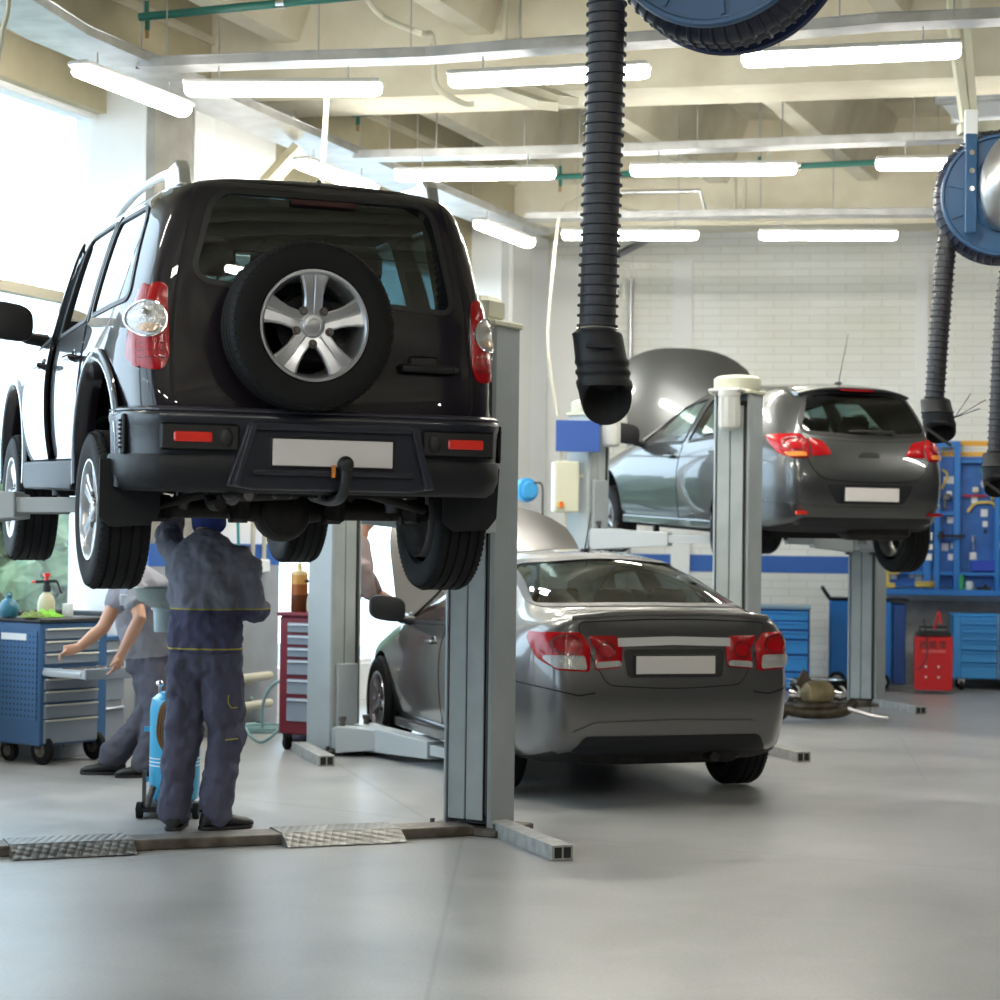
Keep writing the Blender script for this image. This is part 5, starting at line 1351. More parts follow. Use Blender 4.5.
# hose 1 (near)
pth = [PD(607, -150, 7.9), PD(607, -40, 7.9), PD(606, 60, 7.9), PD(603, 150, 7.9), PD(600, 240, 7.9), PD(597, 335, 7.9)]
O = pth[-1].copy(); e = thing('exhaust_hose', 'thick black ribbed exhaust hose hanging at the centre, nearest', 'hose', O)
ribbed([p - O for p in spline(pth, 6)], .072, pitch=.040, amp=.010, n=28).build('ribbed_hose', M_hose, e, smooth=True, ang=30)
s_ = [(597, 330, .080), (597, 334, .100), (598, 338, .100), (601, 358, .103), (602, 361, .108), (602, 364, .108), (602.5, 366, .103), (603, 369, .103), (603, 371, .110), (603, 374, .110), (603.5, 376, .104), (604, 379, .104), (604, 382, .112), (605, 387, .112), (605, 391, .106), (606, 398, .103), (606.5, 402, .098)]
nz_ = nozzle(e, O, [PD(a, b_, 7.9) for a, b_, r in s_], [r for a, b_, r in s_], tilt=.74)
b = MB(); c = PD(597, 329, 7.9) - O; b.tube([c + V((.077 * cos(t), .077 * sin(t), 0)) for t in [2 * pi * k / 28 for k in range(28)]], .006, n=6, closed=True); b.build('hose_clamp', M_chrome, e, smooth=True)
b = MB(); c = PD(601, 346, 7.78) - O; b.box(c, (.12, .02, .012)); b.build('moulded_tab', M_trim, nz_)
def reel(label, c, R, axis, wd=.34, both=True):
    ax = V(axis).normalized(); e = thing('hose_reel', label, 'hose reel', c)
    s, u = frame(ax)
    b = MB(); b.lathe([(.10, wd / 2 + .01), (.16, wd / 2 + .03), (R * .55, wd / 2 + .015), (R * .6, wd / 2), (R * .93, wd / 2), (R * .95, wd / 2 + .025), (R * .985, wd / 2 + .025), (R, wd / 2 + .01), (R, wd / 2 - .015), (R * .9, wd / 2 - .02), (.1, wd / 2 - .02)], axis=ax, n=56)
    disc = b.build('reel_disc', M_rblue, e, smooth=True, ang=30)
    for k in range(10):
        a = 2 * pi * k / 10 + .2; dd = s * cos(a) + u * sin(a); tt = ax.cross(dd)
        b = MB(); b.bar(ax * (wd / 2 + .006) + dd * R * .62, ax * (wd / 2 + .006) + dd * R * .9, .018, .016, ax); b.build('disc_rib', M_rblue, disc)
    b = MB(); b.lathe([(.1, -wd / 2), (R * 1.06, -wd / 2), (R * 1.08, -wd / 2 - .02), (.1, -wd / 2 - .02)], axis=ax, n=56); b.build('rear_flange', mat('dark_blue_flange', (.02, .035, .10), .4), e, smooth=True, ang=30)
    # wound hose: turns side by side and a second layer
    path = []
    turns = 2; r0 = R * .90; N = 64
    for k in range(turns * N + 1):
        a = 2 * pi * k / N; path.append((s * cos(a) + u * sin(a)) * r0 + ax * (wd * .24 - k / (turns * N) * wd * .52))
    ribbed(path, .075, pitch=.045, amp=.010, n=16).build('wound_hose', M_hring, e, smooth=True, ang=30)
    b = MB(); b.cyl(ax * -wd / 2, ax * wd / 2, R * .62, n=32); b.build('reel_drum', M_rblue, e, smooth=True)
    return e
e1 = reel('big blue hose reel at the top edge, black hose wound on it', PD(723, -74, 8.0), .445, (-.33, -.93, -.03), wd=.36)
b = MB(); b.box((0, 0, .75), (.10, .10, .5)); b.box((0, 0, .5), (.4, .12, .08)); b.bar((0, .2, 0), (0, .2, 1.2), .08, .06); b.build('ceiling_bracket', M_dpipe, e1)
C2 = PD(1001, 198, 13.4)
e2 = reel('round blue hose reel at the right edge with a steel elbow duct', C2, .407, (-.16, -.97, -.05), wd=.34)
b = MB(); A_ = V((-.02, -.20, -.06)); b.tube(spline([V((-.02, -.16, -.12)), V((-.06, -.30, -.10)), V((-.09, -.36, .0)), V((-.07, -.36, .14)), V((.02, -.33, .25)), V((.2, -.3, .3))], 5), .135, n=22)
dct = b.build('elbow_duct', M_galv, e2, smooth=True)
for k, zz in ((0, -.02), (1, .12)):
    b = MB(); c = V((-.045, -.36, zz)); b.tube([c + V((.14 * cos(t), .14 * sin(t), 0)) for t in [2 * pi * j / 24 for j in range(24)]], .008, n=6, closed=True); b.build('duct_seam', M_galv, dct, smooth=True)
b = MB(); b.box((-.25, -.20, .06), (.08, .03, .66), bev=.006); br = b.build('mounting_strap', M_rblue, e2)
for k in range(3):
    b = MB(); b.cyl((-.25, -.21, .02 + .12 * k), (-.25, -.23, .02 + .12 * k), .018, n=10); b.build('strap_bolt', M_chrome, br)
b = MB(); b.box((-.25, -.19, .44), (.085, .04, .22), bev=.004); b.build('white_strap', M_whitef, e2, bevel=.003)
# support frame for that reel
fr = thing('reel_support_frame', 'cream steel frame hanging from the ceiling, carrying the right reel', 'frame', PD(965, 140, 13.4))
def FP(px, py): return PD(px, py, 13.4) - fr.location
b = MB(); b.bar(FP(966, 126), FP(951, 20), .05, .09); b.bar(FP(974, 126), FP(965, 20), .05, .07); b.build('upright', M_unit, fr)
b = MB(); b.bar(FP(959, 129), FP(1060, 124), .12, .07); b.build('crossbar', M_unit, fr)
b = MB(); b.bar(FP(968, 146), FP(1060, 142), .05, .06); b.bar(FP(964, 134), FP(984, 148), .04, .05); b.build('lower_bar', M_unit, fr)
for px in (951, 965):
    b = MB(); a = FP(px, 22); b.bar(a, V((a.x, a.y, ZC - fr.location.z)), .05, .05); b.build('ceiling_post', M_unit, fr)
def small_hose(label, pts, noz, d):
    P = [PD(a, b_, d) for a, b_ in pts]; O = P[-1].copy(); e = thing('exhaust_hose', label, 'hose', O)
    ribbed([p - O for p in spline(P, 6)], .062, pitch=.042, amp=.009, n=20).build('ribbed_hose', M_hose, e, smooth=True, ang=30)
    a, q = PD(*noz[0], d), PD(*noz[1], d); st = [(0, .068), (.04, .095), (.1, .10), (.35, .104), (.4, .112), (.45, .104), (.55, .112), (.6, .104), (.7, .112), (.8, .108), (.9, .104), (1., .10)]
    nozzle(e, O, [a.lerp(q, t) for t, r in st], [r for t, r in st], tilt=.5)
    for k, (dx, dz) in enumerate(((.16, .06), (.20, .12), (.10, .16))):
        b = MB(); s_ = a.lerp(q, .55) - O + V((.10, -.05, 0)); b.bar(s_, s_ + V((dx, -.03, dz)), .018, .006); b.build('clamp_lever', M_chrome, e)
    b = MB(); s_ = a.lerp(q, .9) - O + V((-.12, -.06, .02)); b.bar(s_, s_ + V((.17, -.05, -.13)), .035, .02); b.build('flap_handle', M_black, e)
small_hose('black ribbed exhaust hose hanging down from the right reel', [(950, 222), (946, 250), (942, 300), (938, 350), (934, 408)], [(935, 398), (941, 434)], 13.5)
small_hose('second black exhaust hose cut off by the right edge', [(1010, 270), (1006, 300), (1003, 340), (1000, 400), (997, 462)], [(998, 452), (1000, 488)], 13.1)
# ventilation duct in the ceiling
a = PZ(946, 100, 5.1); dc = thing('ventilation_duct', 'shiny galvanised box duct under the ceiling at the upper right', 'duct', a)
b = MB(); b.box((.25, 0, .22), (.62, 1.7, .42), rz=-BL, bev=.01); b.build('duct_box', mat('bright_galvanised_sheet', (.75, .80, .85), .22, metal=.9), dc)
for k in (-1, 0, 1):
    b = MB(); b.box(V((.25, 0, .22)) + V((sin(BL), cos(BL), 0)) * k * .8, (.68, .04, .47), rz=-BL, bev=.005); b.build('duct_flange', M_galv, dc)
# conduits and loose cables
pipe('conduit', 'galvanised conduit running down the far brick wall', 'pipe', [on_back(628, .06) + V((0, 0, 4.55)), on_back(628, .06) + V((0, 0, .9))], .028, M_galv)
pipe('conduit', 'cream drop pipe seen above the suv roof', 'pipe', [PD(327, 96, 13.0), PD(321, 200, 13.0)], .017, M_dpipe)
for px in (505, 519):
    a = PD(px, -10, 14.6); a.z = ZC - .02; c = PD(px, 52, 14.6); pipe('conduit', 'cream vertical conduit on the cross beam, %s of a close pair' % ('left' if px < 510 else 'right'), 'pipe', [a, c], .02, M_dpipe)
for px in (735, 745):
    a = PD(px, 180, 20.4); c = PD(px, 218, 20.4); a.z = 5.3; pipe('conduit', 'thin cream pipe above the farthest tray, %s of two' % ('left' if px < 740 else 'right'), 'pipe', [a, c], .018, M_dpipe)
pipe('power_cable', 'pale cable looping down in front of the far corner wall', 'cable', [PD(600, 198, 19), PD(575, 197, 19), PD(560, 215, 19), PD(553, 270, 19), PD(548, 330, 19), PD(550, 370, 19), PD(558, 415, 19)], .014, M_dpipe, n=8, sp=8)
pipe('power_cable', 'pale cable strung behind the near hose to the far tray', 'cable', [PD(600, 198, 19), PD(640, 212, 19), PD(690, 218, 19.3), PD(760, 222, 19.5), PD(832, 217, 19.8)], .016, M_dpipe, n=8, sp=8)
pipe('conduit', 'grey conduit along the far cross beam', 'pipe', [PD(588, 193, 20.3), PD(700, 191, 20.2), PD(706, 214, 20.2)], .022, M_galv, n=8)
pipe('power_cable', 'dark cable sagging under the concrete beam, top centre', 'cable', [PZ(366, -2, 5.28), PZ(385, 18, 5.2), PZ(420, 33, 5.0), PD(432, 36, 14.4), PD(434, 70, 14.4), PD(438, 88, 14.4), PD(462, 103, 14.5), PD(474, 104, 14.5)], .022, M_dpipe, n=8, sp=6)
pipe('power_cable', 'pale hose hanging in the top left corner', 'cable', [PD(9, -20, 9), PD(8, 10, 9), PD(3, 30, 9), PD(-1, 60, 9), PD(-6, 80, 9)], .012, M_dpipe, n=8, sp=6)
b = MB(); bx = thing('junction_duct', 'flat cream trunking slanting under the beam behind the near lights', 'duct', PD(520, 94, 14.2)); b.bar(PD(498, 89, 14.4) - bx.location, PD(548, 106, 13.6) - bx.location, .16, .06); b.build('trunking', M_dpipe, bx); b = MB(); b.bar(PD(525, 85, 14.4) - bx.location, PD(568, 101, 13.8) - bx.location, .16, .06); b.build('trunking', M_dpipe, bx)
pipe('wall_brace', 'brown slanting steel brace on the left wall above the suv', 'brace', [PD(266, 184, 15.6), PD(300, 148, 15.6)], .07, M_cream, n=4)
pipe('wall_brace', 'galvanised slanting brace below the farthest light row', 'brace', [on_back(655, .3) + V((0, 0, zback(655, 238))), on_back(608, .3) + V((0, 0, zback(608, 262)))], .04, M_galv, n=4)
# ============================================================ PEOPLE
M_skin = mat('skin', (.55, .30, .20), .5, spec=.4)
M_hair = mat('dark_hair', (.03, .02, .015), .7, bump=.5, bscale=200)
M_boot = mat('black_work_shoe', (.018, .017, .018), .5)
def zsplit(name, stops, yel=(), rough=.85):
    """workwear cloth: colour bands by height in the garment's own frame + thin yellow piping"""
    m = bpy.data.materials.new(name); m.use_nodes = True; nt = m.node_tree; b = nt.nodes['Principled BSDF']; b.inputs['Roughness'].default_value = rough; b.inputs['Specular IOR Level'].default_value = .2
    tc = nt.nodes.new('ShaderNodeTexCoord'); sp = nt.nodes.new('ShaderNodeSeparateXYZ'); nt.links.new(tc.outputs['Object'], sp.inputs[0])
    dv = nt.nodes.new('ShaderNodeMath'); dv.operation = 'DIVIDE'; dv.inputs[1].default_value = 2.; nt.links.new(sp.outputs[2], dv.inputs[0])
    r = nt.nodes.new('ShaderNodeValToRGB'); r.color_ramp.interpolation = 'CONSTANT'; e = r.color_ramp.elements
    e[0].position = 0; e[0].color = (*stops[0][1], 1); e[1].position = .999; e[1].color = (*stops[-1][1], 1)
    for z, c in stops[1:]: k = e.new(z / 2); k.color = (*c, 1)
    for z in yel:
        base = [c for zz, c in stops if zz <= z + .001][-1]
        base2 = base
        k = e.new(z / 2); k.color = (.45, .38, .08, 1); k = e.new((z + .007) / 2)
        k.color = (*[c for zz, c in stops if zz <= z + .008][-1], 1)
    nt.links.new(dv.outputs[0], r.inputs[0])
    n = nt.nodes.new('ShaderNodeTexNoise'); n.inputs['Scale'].default_value = 5; nt.links.new(tc.outputs['Object'], n.inputs['Vector'])
    n2 = nt.nodes.new('ShaderNodeTexNoise'); n2.inputs['Scale'].default_value = 7; n2.inputs['Detail'].default_value = 3; mq = nt.nodes.new('ShaderNodeMapping'); mq.inputs['Scale'].default_value = (1.6, 1.6, .55); mq.inputs['Rotation'].default_value = (0, .35, 0); nt.links.new(tc.outputs['Object'], mq.inputs[0]); nt.links.new(mq.outputs[0], n2.inputs['Vector'])
    nt.links.new(r.outputs[0], b.inputs['Base Color'])
    bp = nt.nodes.new('ShaderNodeBump'); bp.inputs['Strength'].default_value = .5; bp.inputs['Distance'].default_value = .03; nt.links.new(n2.outputs[0], bp.inputs['Height']); nt.links.new(bp.outputs[0], b.inputs['Normal'])
    MATS[name] = m; return m
def chain(mb, pts, closed=True, n=16):
    """pts: (pos, rx, ry) ellipse rings; ring plane normal to the local direction, rx along world-x-ish side"""
    P = [V(p[0]) for p in pts]; N = len(P); rows = []
    for i in range(N):
        t = (P[min(i + 1, N - 1)] - P[max(i - 1, 0)]).normalized()
        s = V((1, 0, 0)); s = (s - t * s.dot(t))
        if s.length < .3: s = V((0, 0, 1)) - t * t.z
        s.normalize(); u = t.cross(s)
        rows.append([P[i] + s * cos(2 * pi * k / n) * pts[i][1] + u * sin(2 * pi * k / n) * pts[i][2] for k in range(n)])
    t0 = (P[1] - P[0]).normalized(); t1 = (P[-1] - P[-2]).normalized()
    c0 = sum(rows[0], V((0, 0, 0))) / n; c1 = sum(rows[-1], V((0, 0, 0))) / n
    rows = [[c0 - t0 * pts[0][2] * .35 + (v - c0) * .6 for v in rows[0]]] + rows + [[c1 + t1 * pts[-1][2] * .35 + (v - c1) * .6 for v in rows[-1]]]
    b = len(mb.v); mb.grid(rows, closeu=True); L_ = len(rows)
    mb.f.append([b + k for k in range(n - 1, -1, -1)]); mb.mi.append(0); mb.f.append([b + (L_ - 1) * n + k for k in range(n)]); mb.mi.append(0)
    return mb
tex_fold = bpy.data.textures.new('folds', 'CLOUDS'); tex_fold.noise_scale = .10; tex_fold.noise_depth = 2
def remesh(mb, name, m, parent, vox=.012, smooth=6, fold=0.):
    me = bpy.data.meshes.new('t'); me.from_pydata([tuple(p) for p in mb.v], [], mb.f)
    bm = bmesh.new(); bm.from_mesh(me); bmesh.ops.recalc_face_normals(bm, faces=bm.faces); bm.to_mesh(me); bm.free()
    mods = [('REMESH', dict(mode='VOXEL', voxel_size=vox)), ('SMOOTH', dict(factor=.5, iterations=smooth))]
    if fold: mods.append(('DISPLACE', dict(texture=tex_fold, strength=fold, mid_level=.5)))
    r = evaluated(me, mods); r.materials.clear(); r.materials.append(m); r.shade_smooth(); r.name = name
    o = bpy.data.objects.new(name, r); COL.objects.link(o); o.parent = parent; return o
def hand(mb, wrist, d, palm, curl=.5, side=1, s=1.):
    """five fingers; d direction of hand, palm = palm normal"""
    w = V(wrist); d = V(d).normalized(); pn = V(palm).normalized(); pn = (pn - d * pn.dot(d)).normalized(); ax = d.cross(pn) * side
    chain(mb, [(w - d * .02, .026 * s, .022 * s), (w + d * .03 * s, .036 * s, .018 * s), (w + d * .085 * s, .040 * s, .015 * s)], n=12)
    for k, (o, L_) in enumerate(((-.030, .078), (-.010, .088), (.010, .082), (.029, .064))):
        p = w + d * .085 * s + ax * o * s; q1 = p + (d * cos(curl * .5) + pn * sin(curl * .5)) * L_ * .45 * s
        q2 = q1 + (d * cos(curl * 1.3) + pn * sin(curl * 1.3)) * L_ * .32 * s; q3 = q2 + (d * cos(curl * 2) + pn * sin(curl * 2)) * L_ * .25 * s
        chain(mb, [(p - d * .01, .009, .009), (q1, .0088, .0088), (q2, .008, .008), (q3, .007, .007)], n=8)
    a = w + d * .03 * s - ax * .030 * s; b_ = a - ax * .028 * s + d * .03 * s + pn * .012 * s; c = b_ + d * .03 * s + pn * .012
    chain(mb, [(a, .012, .012), (b_, .0105, .0105), (c, .009, .009)], n=8)
def head(mb, c, fwd, s=1., up=V((0, 0, 1))):
    f = V(fwd).normalized(); r = f.cross(up).normalized(); u = r.cross(f)
    M = Matrix((r, f, u)).transposed().to_4x4(); c = V(c)
    mb.ball(c + u * .02 * s, V((.076, .096, .105)) * s, M=M, n=20, m_=14); mb.ball(c - u * .05 * s + f * .022 * s, V((.058, .070, .072)) * s, M=M)
    mb.ball(c - u * .01 * s + f * .098 * s, V((.013, .018, .024)) * s, M=M, n=10, m_=6)
    mb.ball(c - u * .058 * s + f * .082 * s, V((.026, .014, .010)) * s, M=M, n=10, m_=6)
    for sg in (-1, 1): mb.ball(c + r * sg * .078 * s - u * .005 * s - f * .005 * s, V((.010, .02, .032)) * s, M=M, n=10, m_=6)
    return M
def eyes(parent, c, fwd, s=1.):
    f = V(fwd).normalized(); r = f.cross(V((0, 0, 1))).normalized(); u = r.cross(f); c = V(c)
    for sg in (-1, 1):
        b = MB(); b.ball(c + r * sg * .032 * s + u * .022 * s + f * .084 * s, .012 * s, n=10, m_=8); b.build('eye', mat('eye_white', (.6, .58, .55), .2), parent, smooth=True)
def shoe(parent, ankle, d, m=None, L_=.29):
    a = V(ankle); d = V(d).normalized(); r = V((d.y, -d.x, 0)); b = MB(); rows = []
    for t, w, h, in ((-.09, .028, .05), (-.08, .038, .075), (-.02, .044, .085), (.06, .046, .07), (.12, .05, .052), (.17, .044, .042), (.20, .022, .028)):
        c = V((a.x, a.y, 0)) + d * t; rows.append([c + r * w * cos(q) + V((0, 0, .012 + h * .5 + h * .5 * sin(q))) for q in [2 * pi * k / 14 for k in range(14)]])
    b.grid(rows, closeu=True); b.f.append(list(range(14))); b.mi.append(0); b.f.append([6 * 14 + k for k in range(14)]); b.mi.append(0)
    o = b.build('shoe', m or M_boot, parent, smooth=True, ang=60)
    q = MB(); q.prism([(-.095, -.03), (-.06, -.045), (.10, -.052), (.18, -.04), (.205, 0), (.18, .04), (.10, .052), (-.06, .045), (-.095, .03)], 0, .02, Matrix.Translation((a.x, a.y, 0)) @ Matrix.Rotation(atan2(d.y, d.x), 4, 'Z'))
    q.build('sole', M_boot, o, bevel=.004)
# ---- worker under the suv, back to the viewer. local frame: x right, y away, z up
wf = PZ(203, 829, 0)
w1 = thing('person', 'person in grey-blue overalls and blue cap working under the suv, back turned', 'person', (wf.x, wf.y, 0), radians(-8)); w1.scale = (1.0, 1.0, 1.03)
M_jk = zsplit('jacket_cloth', [(0, (.085, .085, .145)), (1.135, (.22, .225, .28))], yel=(.925, 1.132))
M_tr = zsplit('trouser_cloth', [(0, (.10, .10, .15))])
bd = MB()
chain(bd, [((0, 0, .92), .15, .11), ((0, 0, 1.1), .14, .10), ((0, .01, 1.3), .16, .11), ((.0, .0, 1.44), .13, .09), ((-.01, .02, 1.50), .06, .06), ((-.02, .05, 1.58), .055, .06)])
head(bd, (-.02, .08, 1.635), (-.25, .8, .55))
RL, RR = (-.115, -.02, .0), (.10, .02, 0)
for hip, knee, ank in (((-.09, 0, .90), (-.13, .02, .50), (-.145, -.04, .08)), ((.09, 0, .90), (.11, .03, .50), (.075, -.01, .08))):
    chain(bd, [(hip, .09, .10), (knee, .06, .065), (ank, .04, .045)])
LSh, LEl, LWr = (-.20, .03, 1.43), (-.27, .20, 1.56), (-.20, .30, 1.78)
RSh, REl, RWr = (.20, .03, 1.43), (.235, .045, 1.16), (.225, .24, 1.13)
for a, b_, c in ((LSh, LEl, LWr), (RSh, REl, RWr)): chain(bd, [(V(a) * .93 + V((0, 0, .07)), .04, .04), (b_, .042, .042), (c, .03, .028)])
hand(bd, LWr, (.15, .3, 1), (0, 1, 0), .6, -1); hand(bd, RWr, (-.25, 1, .1), (-1, 0, 0), .7, 1)
body1 = remesh(bd, 'body', M_skin, w1, vox=.009, smooth=3)
jk = MB()
chain(jk, [((0, -.01, .92), .21, .145), ((0, -.01, 1.02), .20, .14), ((0, -.01, 1.12), .195, .14), ((0, 0, 1.25), .215, .145), ((0, 0, 1.36), .22, .135), ((0, .01, 1.44), .19, .118), ((-.01, .02, 1.485), .12, .105), ((-.01, .035, 1.515), .080, .080)], n=24)
chain(jk, [((.15, .01, 1.41), .085, .085), ((.205, .03, 1.34), .085, .085), ((.225, .04, 1.22), .078, .08), ((.235, .05, 1.15), .078, .08), ((.235, .13, 1.125), .068, .068), ((.235, .22, 1.13), .055, .055)])
chain(jk, [((-.15, .01, 1.41), .085, .085), ((-.22, .07, 1.46), .078, .078), ((-.265, .17, 1.53), .07, .07), ((-.255, .22, 1.62), .064, .064), ((-.215, .28, 1.74), .052, .052)])
remesh(jk, 'jacket', M_jk, w1, vox=.011, smooth=3, fold=.06)
tr = MB()
chain(tr, [((0, -.01, 1.0), .165, .12), ((0, -.01, .90), .18, .13), ((0, -.01, .82), .175, .125)], n=24)
chain(tr, [((-.085, -.01, .90), .115, .13), ((-.10, 0, .72), .113, .12), ((-.125, .02, .50), .098, .10), ((-.14, -.02, .28), .092, .096), ((-.148, -.035, .09), .088, .094), ((-.15, -.035, .055), .083, .09)])
chain(tr, [((.085, -.01, .90), .115, .13), ((.10, 0, .72), .113, .12), ((.11, .03, .50), .10, .10), ((.09, .01, .28), .092, .096), ((.075, -.005, .09), .088, .092), ((.072, -.005, .055), .083, .088)])
trs = remesh(tr, 'trousers', M_tr, w1, vox=.011, smooth=3, fold=.06)
b = MB(); b.tube([V((.155, -.095, .70)), V((.155, -.10, .66)), V((.17, -.09, .635)), V((.195, -.06, .635))], .0035, n=5); b.build('pocket_piping', mat('yellow_piping', (.45, .38, .08), .8), trs)
b = MB(); b.tube([V((.14, -.094, .47)), V((.17, -.082, .474)), V((.195, -.05, .474))], .004, n=5); b.build('pocket_piping', MATS['yellow_piping'], trs)
M_cap = mat('royal_blue_cap', (.015, .04, .22), .8)
cp = MB(); f = V((-.25, .8, .55)).normalized(); M = Matrix.Translation((-.02, .08, 1.625)) @ V((0, 1, 0)).rotation_difference(f).to_matrix().to_4x4()
rows = [[V((.090 * cos(2 * pi * k / 20) * a, .112 * sin(2 * pi * k / 20) * a - .01, z)) for k in range(20)] for a, z in ((1.03, -.055), (1.03, .0), (1.0, .05), (.85, .10), (.5, .13), (.05, .14))]
cp.grid(rows, closeu=True); cp.xf(M); cap = cp.build('cap', M_cap, w1, smooth=True)
br = MB(); br.add([M @ V(p) for p in [(-.07, .08, .01), (-.05, .15, .0), (0, .17, .0), (.05, .15, .0), (.07, .08, .01), (-.07, .08, .018), (-.05, .15, .008), (0, .17, .008), (.05, .15, .008), (.07, .08, .018)]], [(0, 1, 2, 3, 4), (9, 8, 7, 6, 5), (0, 5, 6, 1), (1, 6, 7, 2), (2, 7, 8, 3), (3, 8, 9, 4)]); br.build('cap_peak', M_cap, cap)
shoe(w1, (-.145, -.03, 0), (-.1, 1, 0)); shoe(w1, (.075, 0, 0), (.75, .55, 0))
eyes(w1, (-.02, .08, 1.635), (-.25, .8, .55))
# ---- person bending over the blue tool cart
D2 = 13.1
def R2(px, py, dd=0.): return PD(px, py, D2 + dd)
f2 = PZ(118, 772, 0); w2 = thing('person', 'person in grey short-sleeved shirt leaning over the open drawer of the tool cart', 'person', (f2.x, f2.y, 0))
O2 = w2.location.copy()
def L2(px, py, dd=0.): return PD(px, py, D2 + dd) - O2
M_sh = zsplit('grey_shirt_cloth', [(0, (.30, .30, .34))]); M_tr2 = zsplit('charcoal_trouser_cloth', [(0, (.10, .10, .13))])
bd = MB()
hipc = L2(152, 655, .1); chest = L2(138, 590, -.05); neck = L2(112, 560, -.1); hc = L2(96, 552, -.15)
chain(bd, [(hipc, .15, .11), (hipc.lerp(chest, .5), .14, .11), (chest, .16, .11), (neck, .06, .06), (neck.lerp(hc, .5), .055, .055)])
head(bd, hc, (-.8, -.1, -.45), up=V((-.3, 0, 1)))
shA, elA, wrA = L2(122, 590, -.25), L2(103, 628, -.35), L2(78, 648, -.42)
shB, elB, wrB = L2(133, 592, -.38), L2(140, 618, -.50), L2(121, 655, -.50)
for a, b_, c in ((shA, elA, wrA), (shB, elB, wrB)): chain(bd, [(a, .055, .055), (a.lerp(b_, .6), .048, .048), (b_, .043, .043), (b_.lerp(c, .4), .042, .042), (c, .028, .028)])
hand(bd, wrA, (-1, -.1, -.25), (0, 0, -1), .9, 1); hand(bd, wrB, (-.45, 0, -1), (-1, 0, 0), .5, 1)
kA, aA = L2(150, 712, .0), L2(112, 758, -.05); kB, aB = L2(160, 715, -.1), L2(146, 762, -.15)
for k_, a_ in ((kA, aA), (kB, aB)): chain(bd, [(hipc + V((0, 0, -.05)), .09, .09), (k_, .06, .06), (a_, .042, .042)])
remesh(bd, 'body', M_skin, w2, vox=.009, smooth=3)
sm = MB(); chain(sm, [(hipc + V((0, 0, .02)), .19, .14), (hipc.lerp(chest, .5), .19, .14), (chest, .20, .15), (neck.lerp(chest, .35), .12, .12), (neck, .075, .075)], n=20)
chain(sm, [(chest.lerp(neck, .3), .08, .08), (shA, .085, .08), (shA.lerp(elA, .45), .075, .075)]); chain(sm, [(chest.lerp(neck, .1), .08, .08), (shB, .085, .08), (shB.lerp(elB, .55), .072, .072)])
st = remesh(sm, 'shirt', M_sh, w2, vox=.012, smooth=4, fold=.035)
b = MB(); b.box(L2(127, 600, -.46), (.09, .012, .07), bev=.004); b.build('chest_badge', mat('pale_patch', (.55, .58, .62), .7), st)
tm_ = MB(); chain(tm_, [(hipc + V((0, 0, .09)), .17, .13), (hipc, .18, .14), (hipc + V((0, 0, -.10)), .17, .14)], n=20)
for k_, a_ in ((kA, aA), (kB, aB)): chain(tm_, [(hipc + V((0, 0, -.03)), .12, .12), (hipc.lerp(k_, .5), .115, .115), (k_, .095, .095), (k_.lerp(a_, .5), .09, .09), (a_ + V((0, 0, .02)), .09, .09), (a_ + V((0, 0, -.03)), .09, .09)])
remesh(tm_, 'trousers', M_tr2, w2, vox=.013, smooth=4, fold=.05)
shoe(w2, aA, (-1, -.12, 0)); shoe(w2, aB, (-.9, -.45, 0))
hh = MB(); hh.ball(hc + V((.015, 0, .03)), (.088, .090, .092)); hh.build('hair', mat('brown_hair', (.10, .05, .025), .7), w2, smooth=True); eyes(w2, hc, (-.8, -.1, -.2))
# ---- person leaning into the saloon's engine bay, mostly hidden by the post
D3 = 15.3
f3 = PZ(300, 742, 0); w3 = thing('person', 'person behind the middle lift post leaning over the saloon engine bay', 'person', (f3.x, f3.y, 0)); O3 = w3.location.copy()
def L3(px, py, dd=0.): return PD(px, py, D3 + dd) - O3
M_sh3 = zsplit('pinkish_grey_shirt', [(0, (.34, .27, .27))])
bd = MB(); hipc = L3(305, 640); chest = L3(350, 572); neck = L3(360, 538); hc = L3(366, 515)
chain(bd, [(hipc, .15, .11), (hipc.lerp(chest, .5), .14, .11), (chest, .16, .11), (neck, .06, .06), (neck.lerp(hc, .5), .055, .055)]); head(bd, hc, (.8, .2, -.4), up=V((.4, 0, 1)))
sA, eA, hA = L3(362, 568, -.15), L3(370, 596, -.1), L3(392, 606, .05); sB, eB, hB = L3(360, 566, .25), L3(376, 592, .3), L3(400, 604, .3)
for a, b_, c in ((sA, eA, hA), (sB, eB, hB)): chain(bd, [(a, .05, .05), (b_, .04, .04), (c, .028, .028)]); 
hand(bd, hA, (1, .2, -.2), (0, 0, -1), .5, 1); hand(bd, hB, (1, .1, -.2), (0, 0, -1), .5, -1)
legs = ((L3(297, 692), L3(298, 738)), (L3(310, 690, .2), L3(312, 736, .2)))
for k_, a_ in legs: chain(bd, [(hipc, .09, .09), (k_, .06, .06), (a_, .042, .042)])
remesh(bd, 'body', M_skin, w3, vox=.012, smooth=3)
sm = MB(); chain(sm, [(hipc, .18, .14), (hipc.lerp(chest, .5), .18, .14), (chest, .20, .15), (neck.lerp(chest, .3), .12, .12), (neck, .075, .075)], n=20)
for a, b_ in ((sA, eA), (sB, eB)): chain(sm, [(chest.lerp(neck, .3), .08, .08), (a, .08, .08), (b_, .062, .062)])
remesh(sm, 'shirt', M_sh3, w3, vox=.013, smooth=4, fold=.03)
tm_ = MB(); chain(tm_, [(hipc + V((0, 0, .08)), .17, .13), (hipc + V((0, 0, -.10)), .17, .14)], n=20)
for k_, a_ in legs: chain(tm_, [(hipc, .12, .12), (k_, .095, .095), (a_, .085, .085)])
remesh(tm_, 'trousers', zsplit('blue_grey_trousers', [(0, (.14, .14, .20))]), w3, vox=.014, smooth=4, fold=.04)
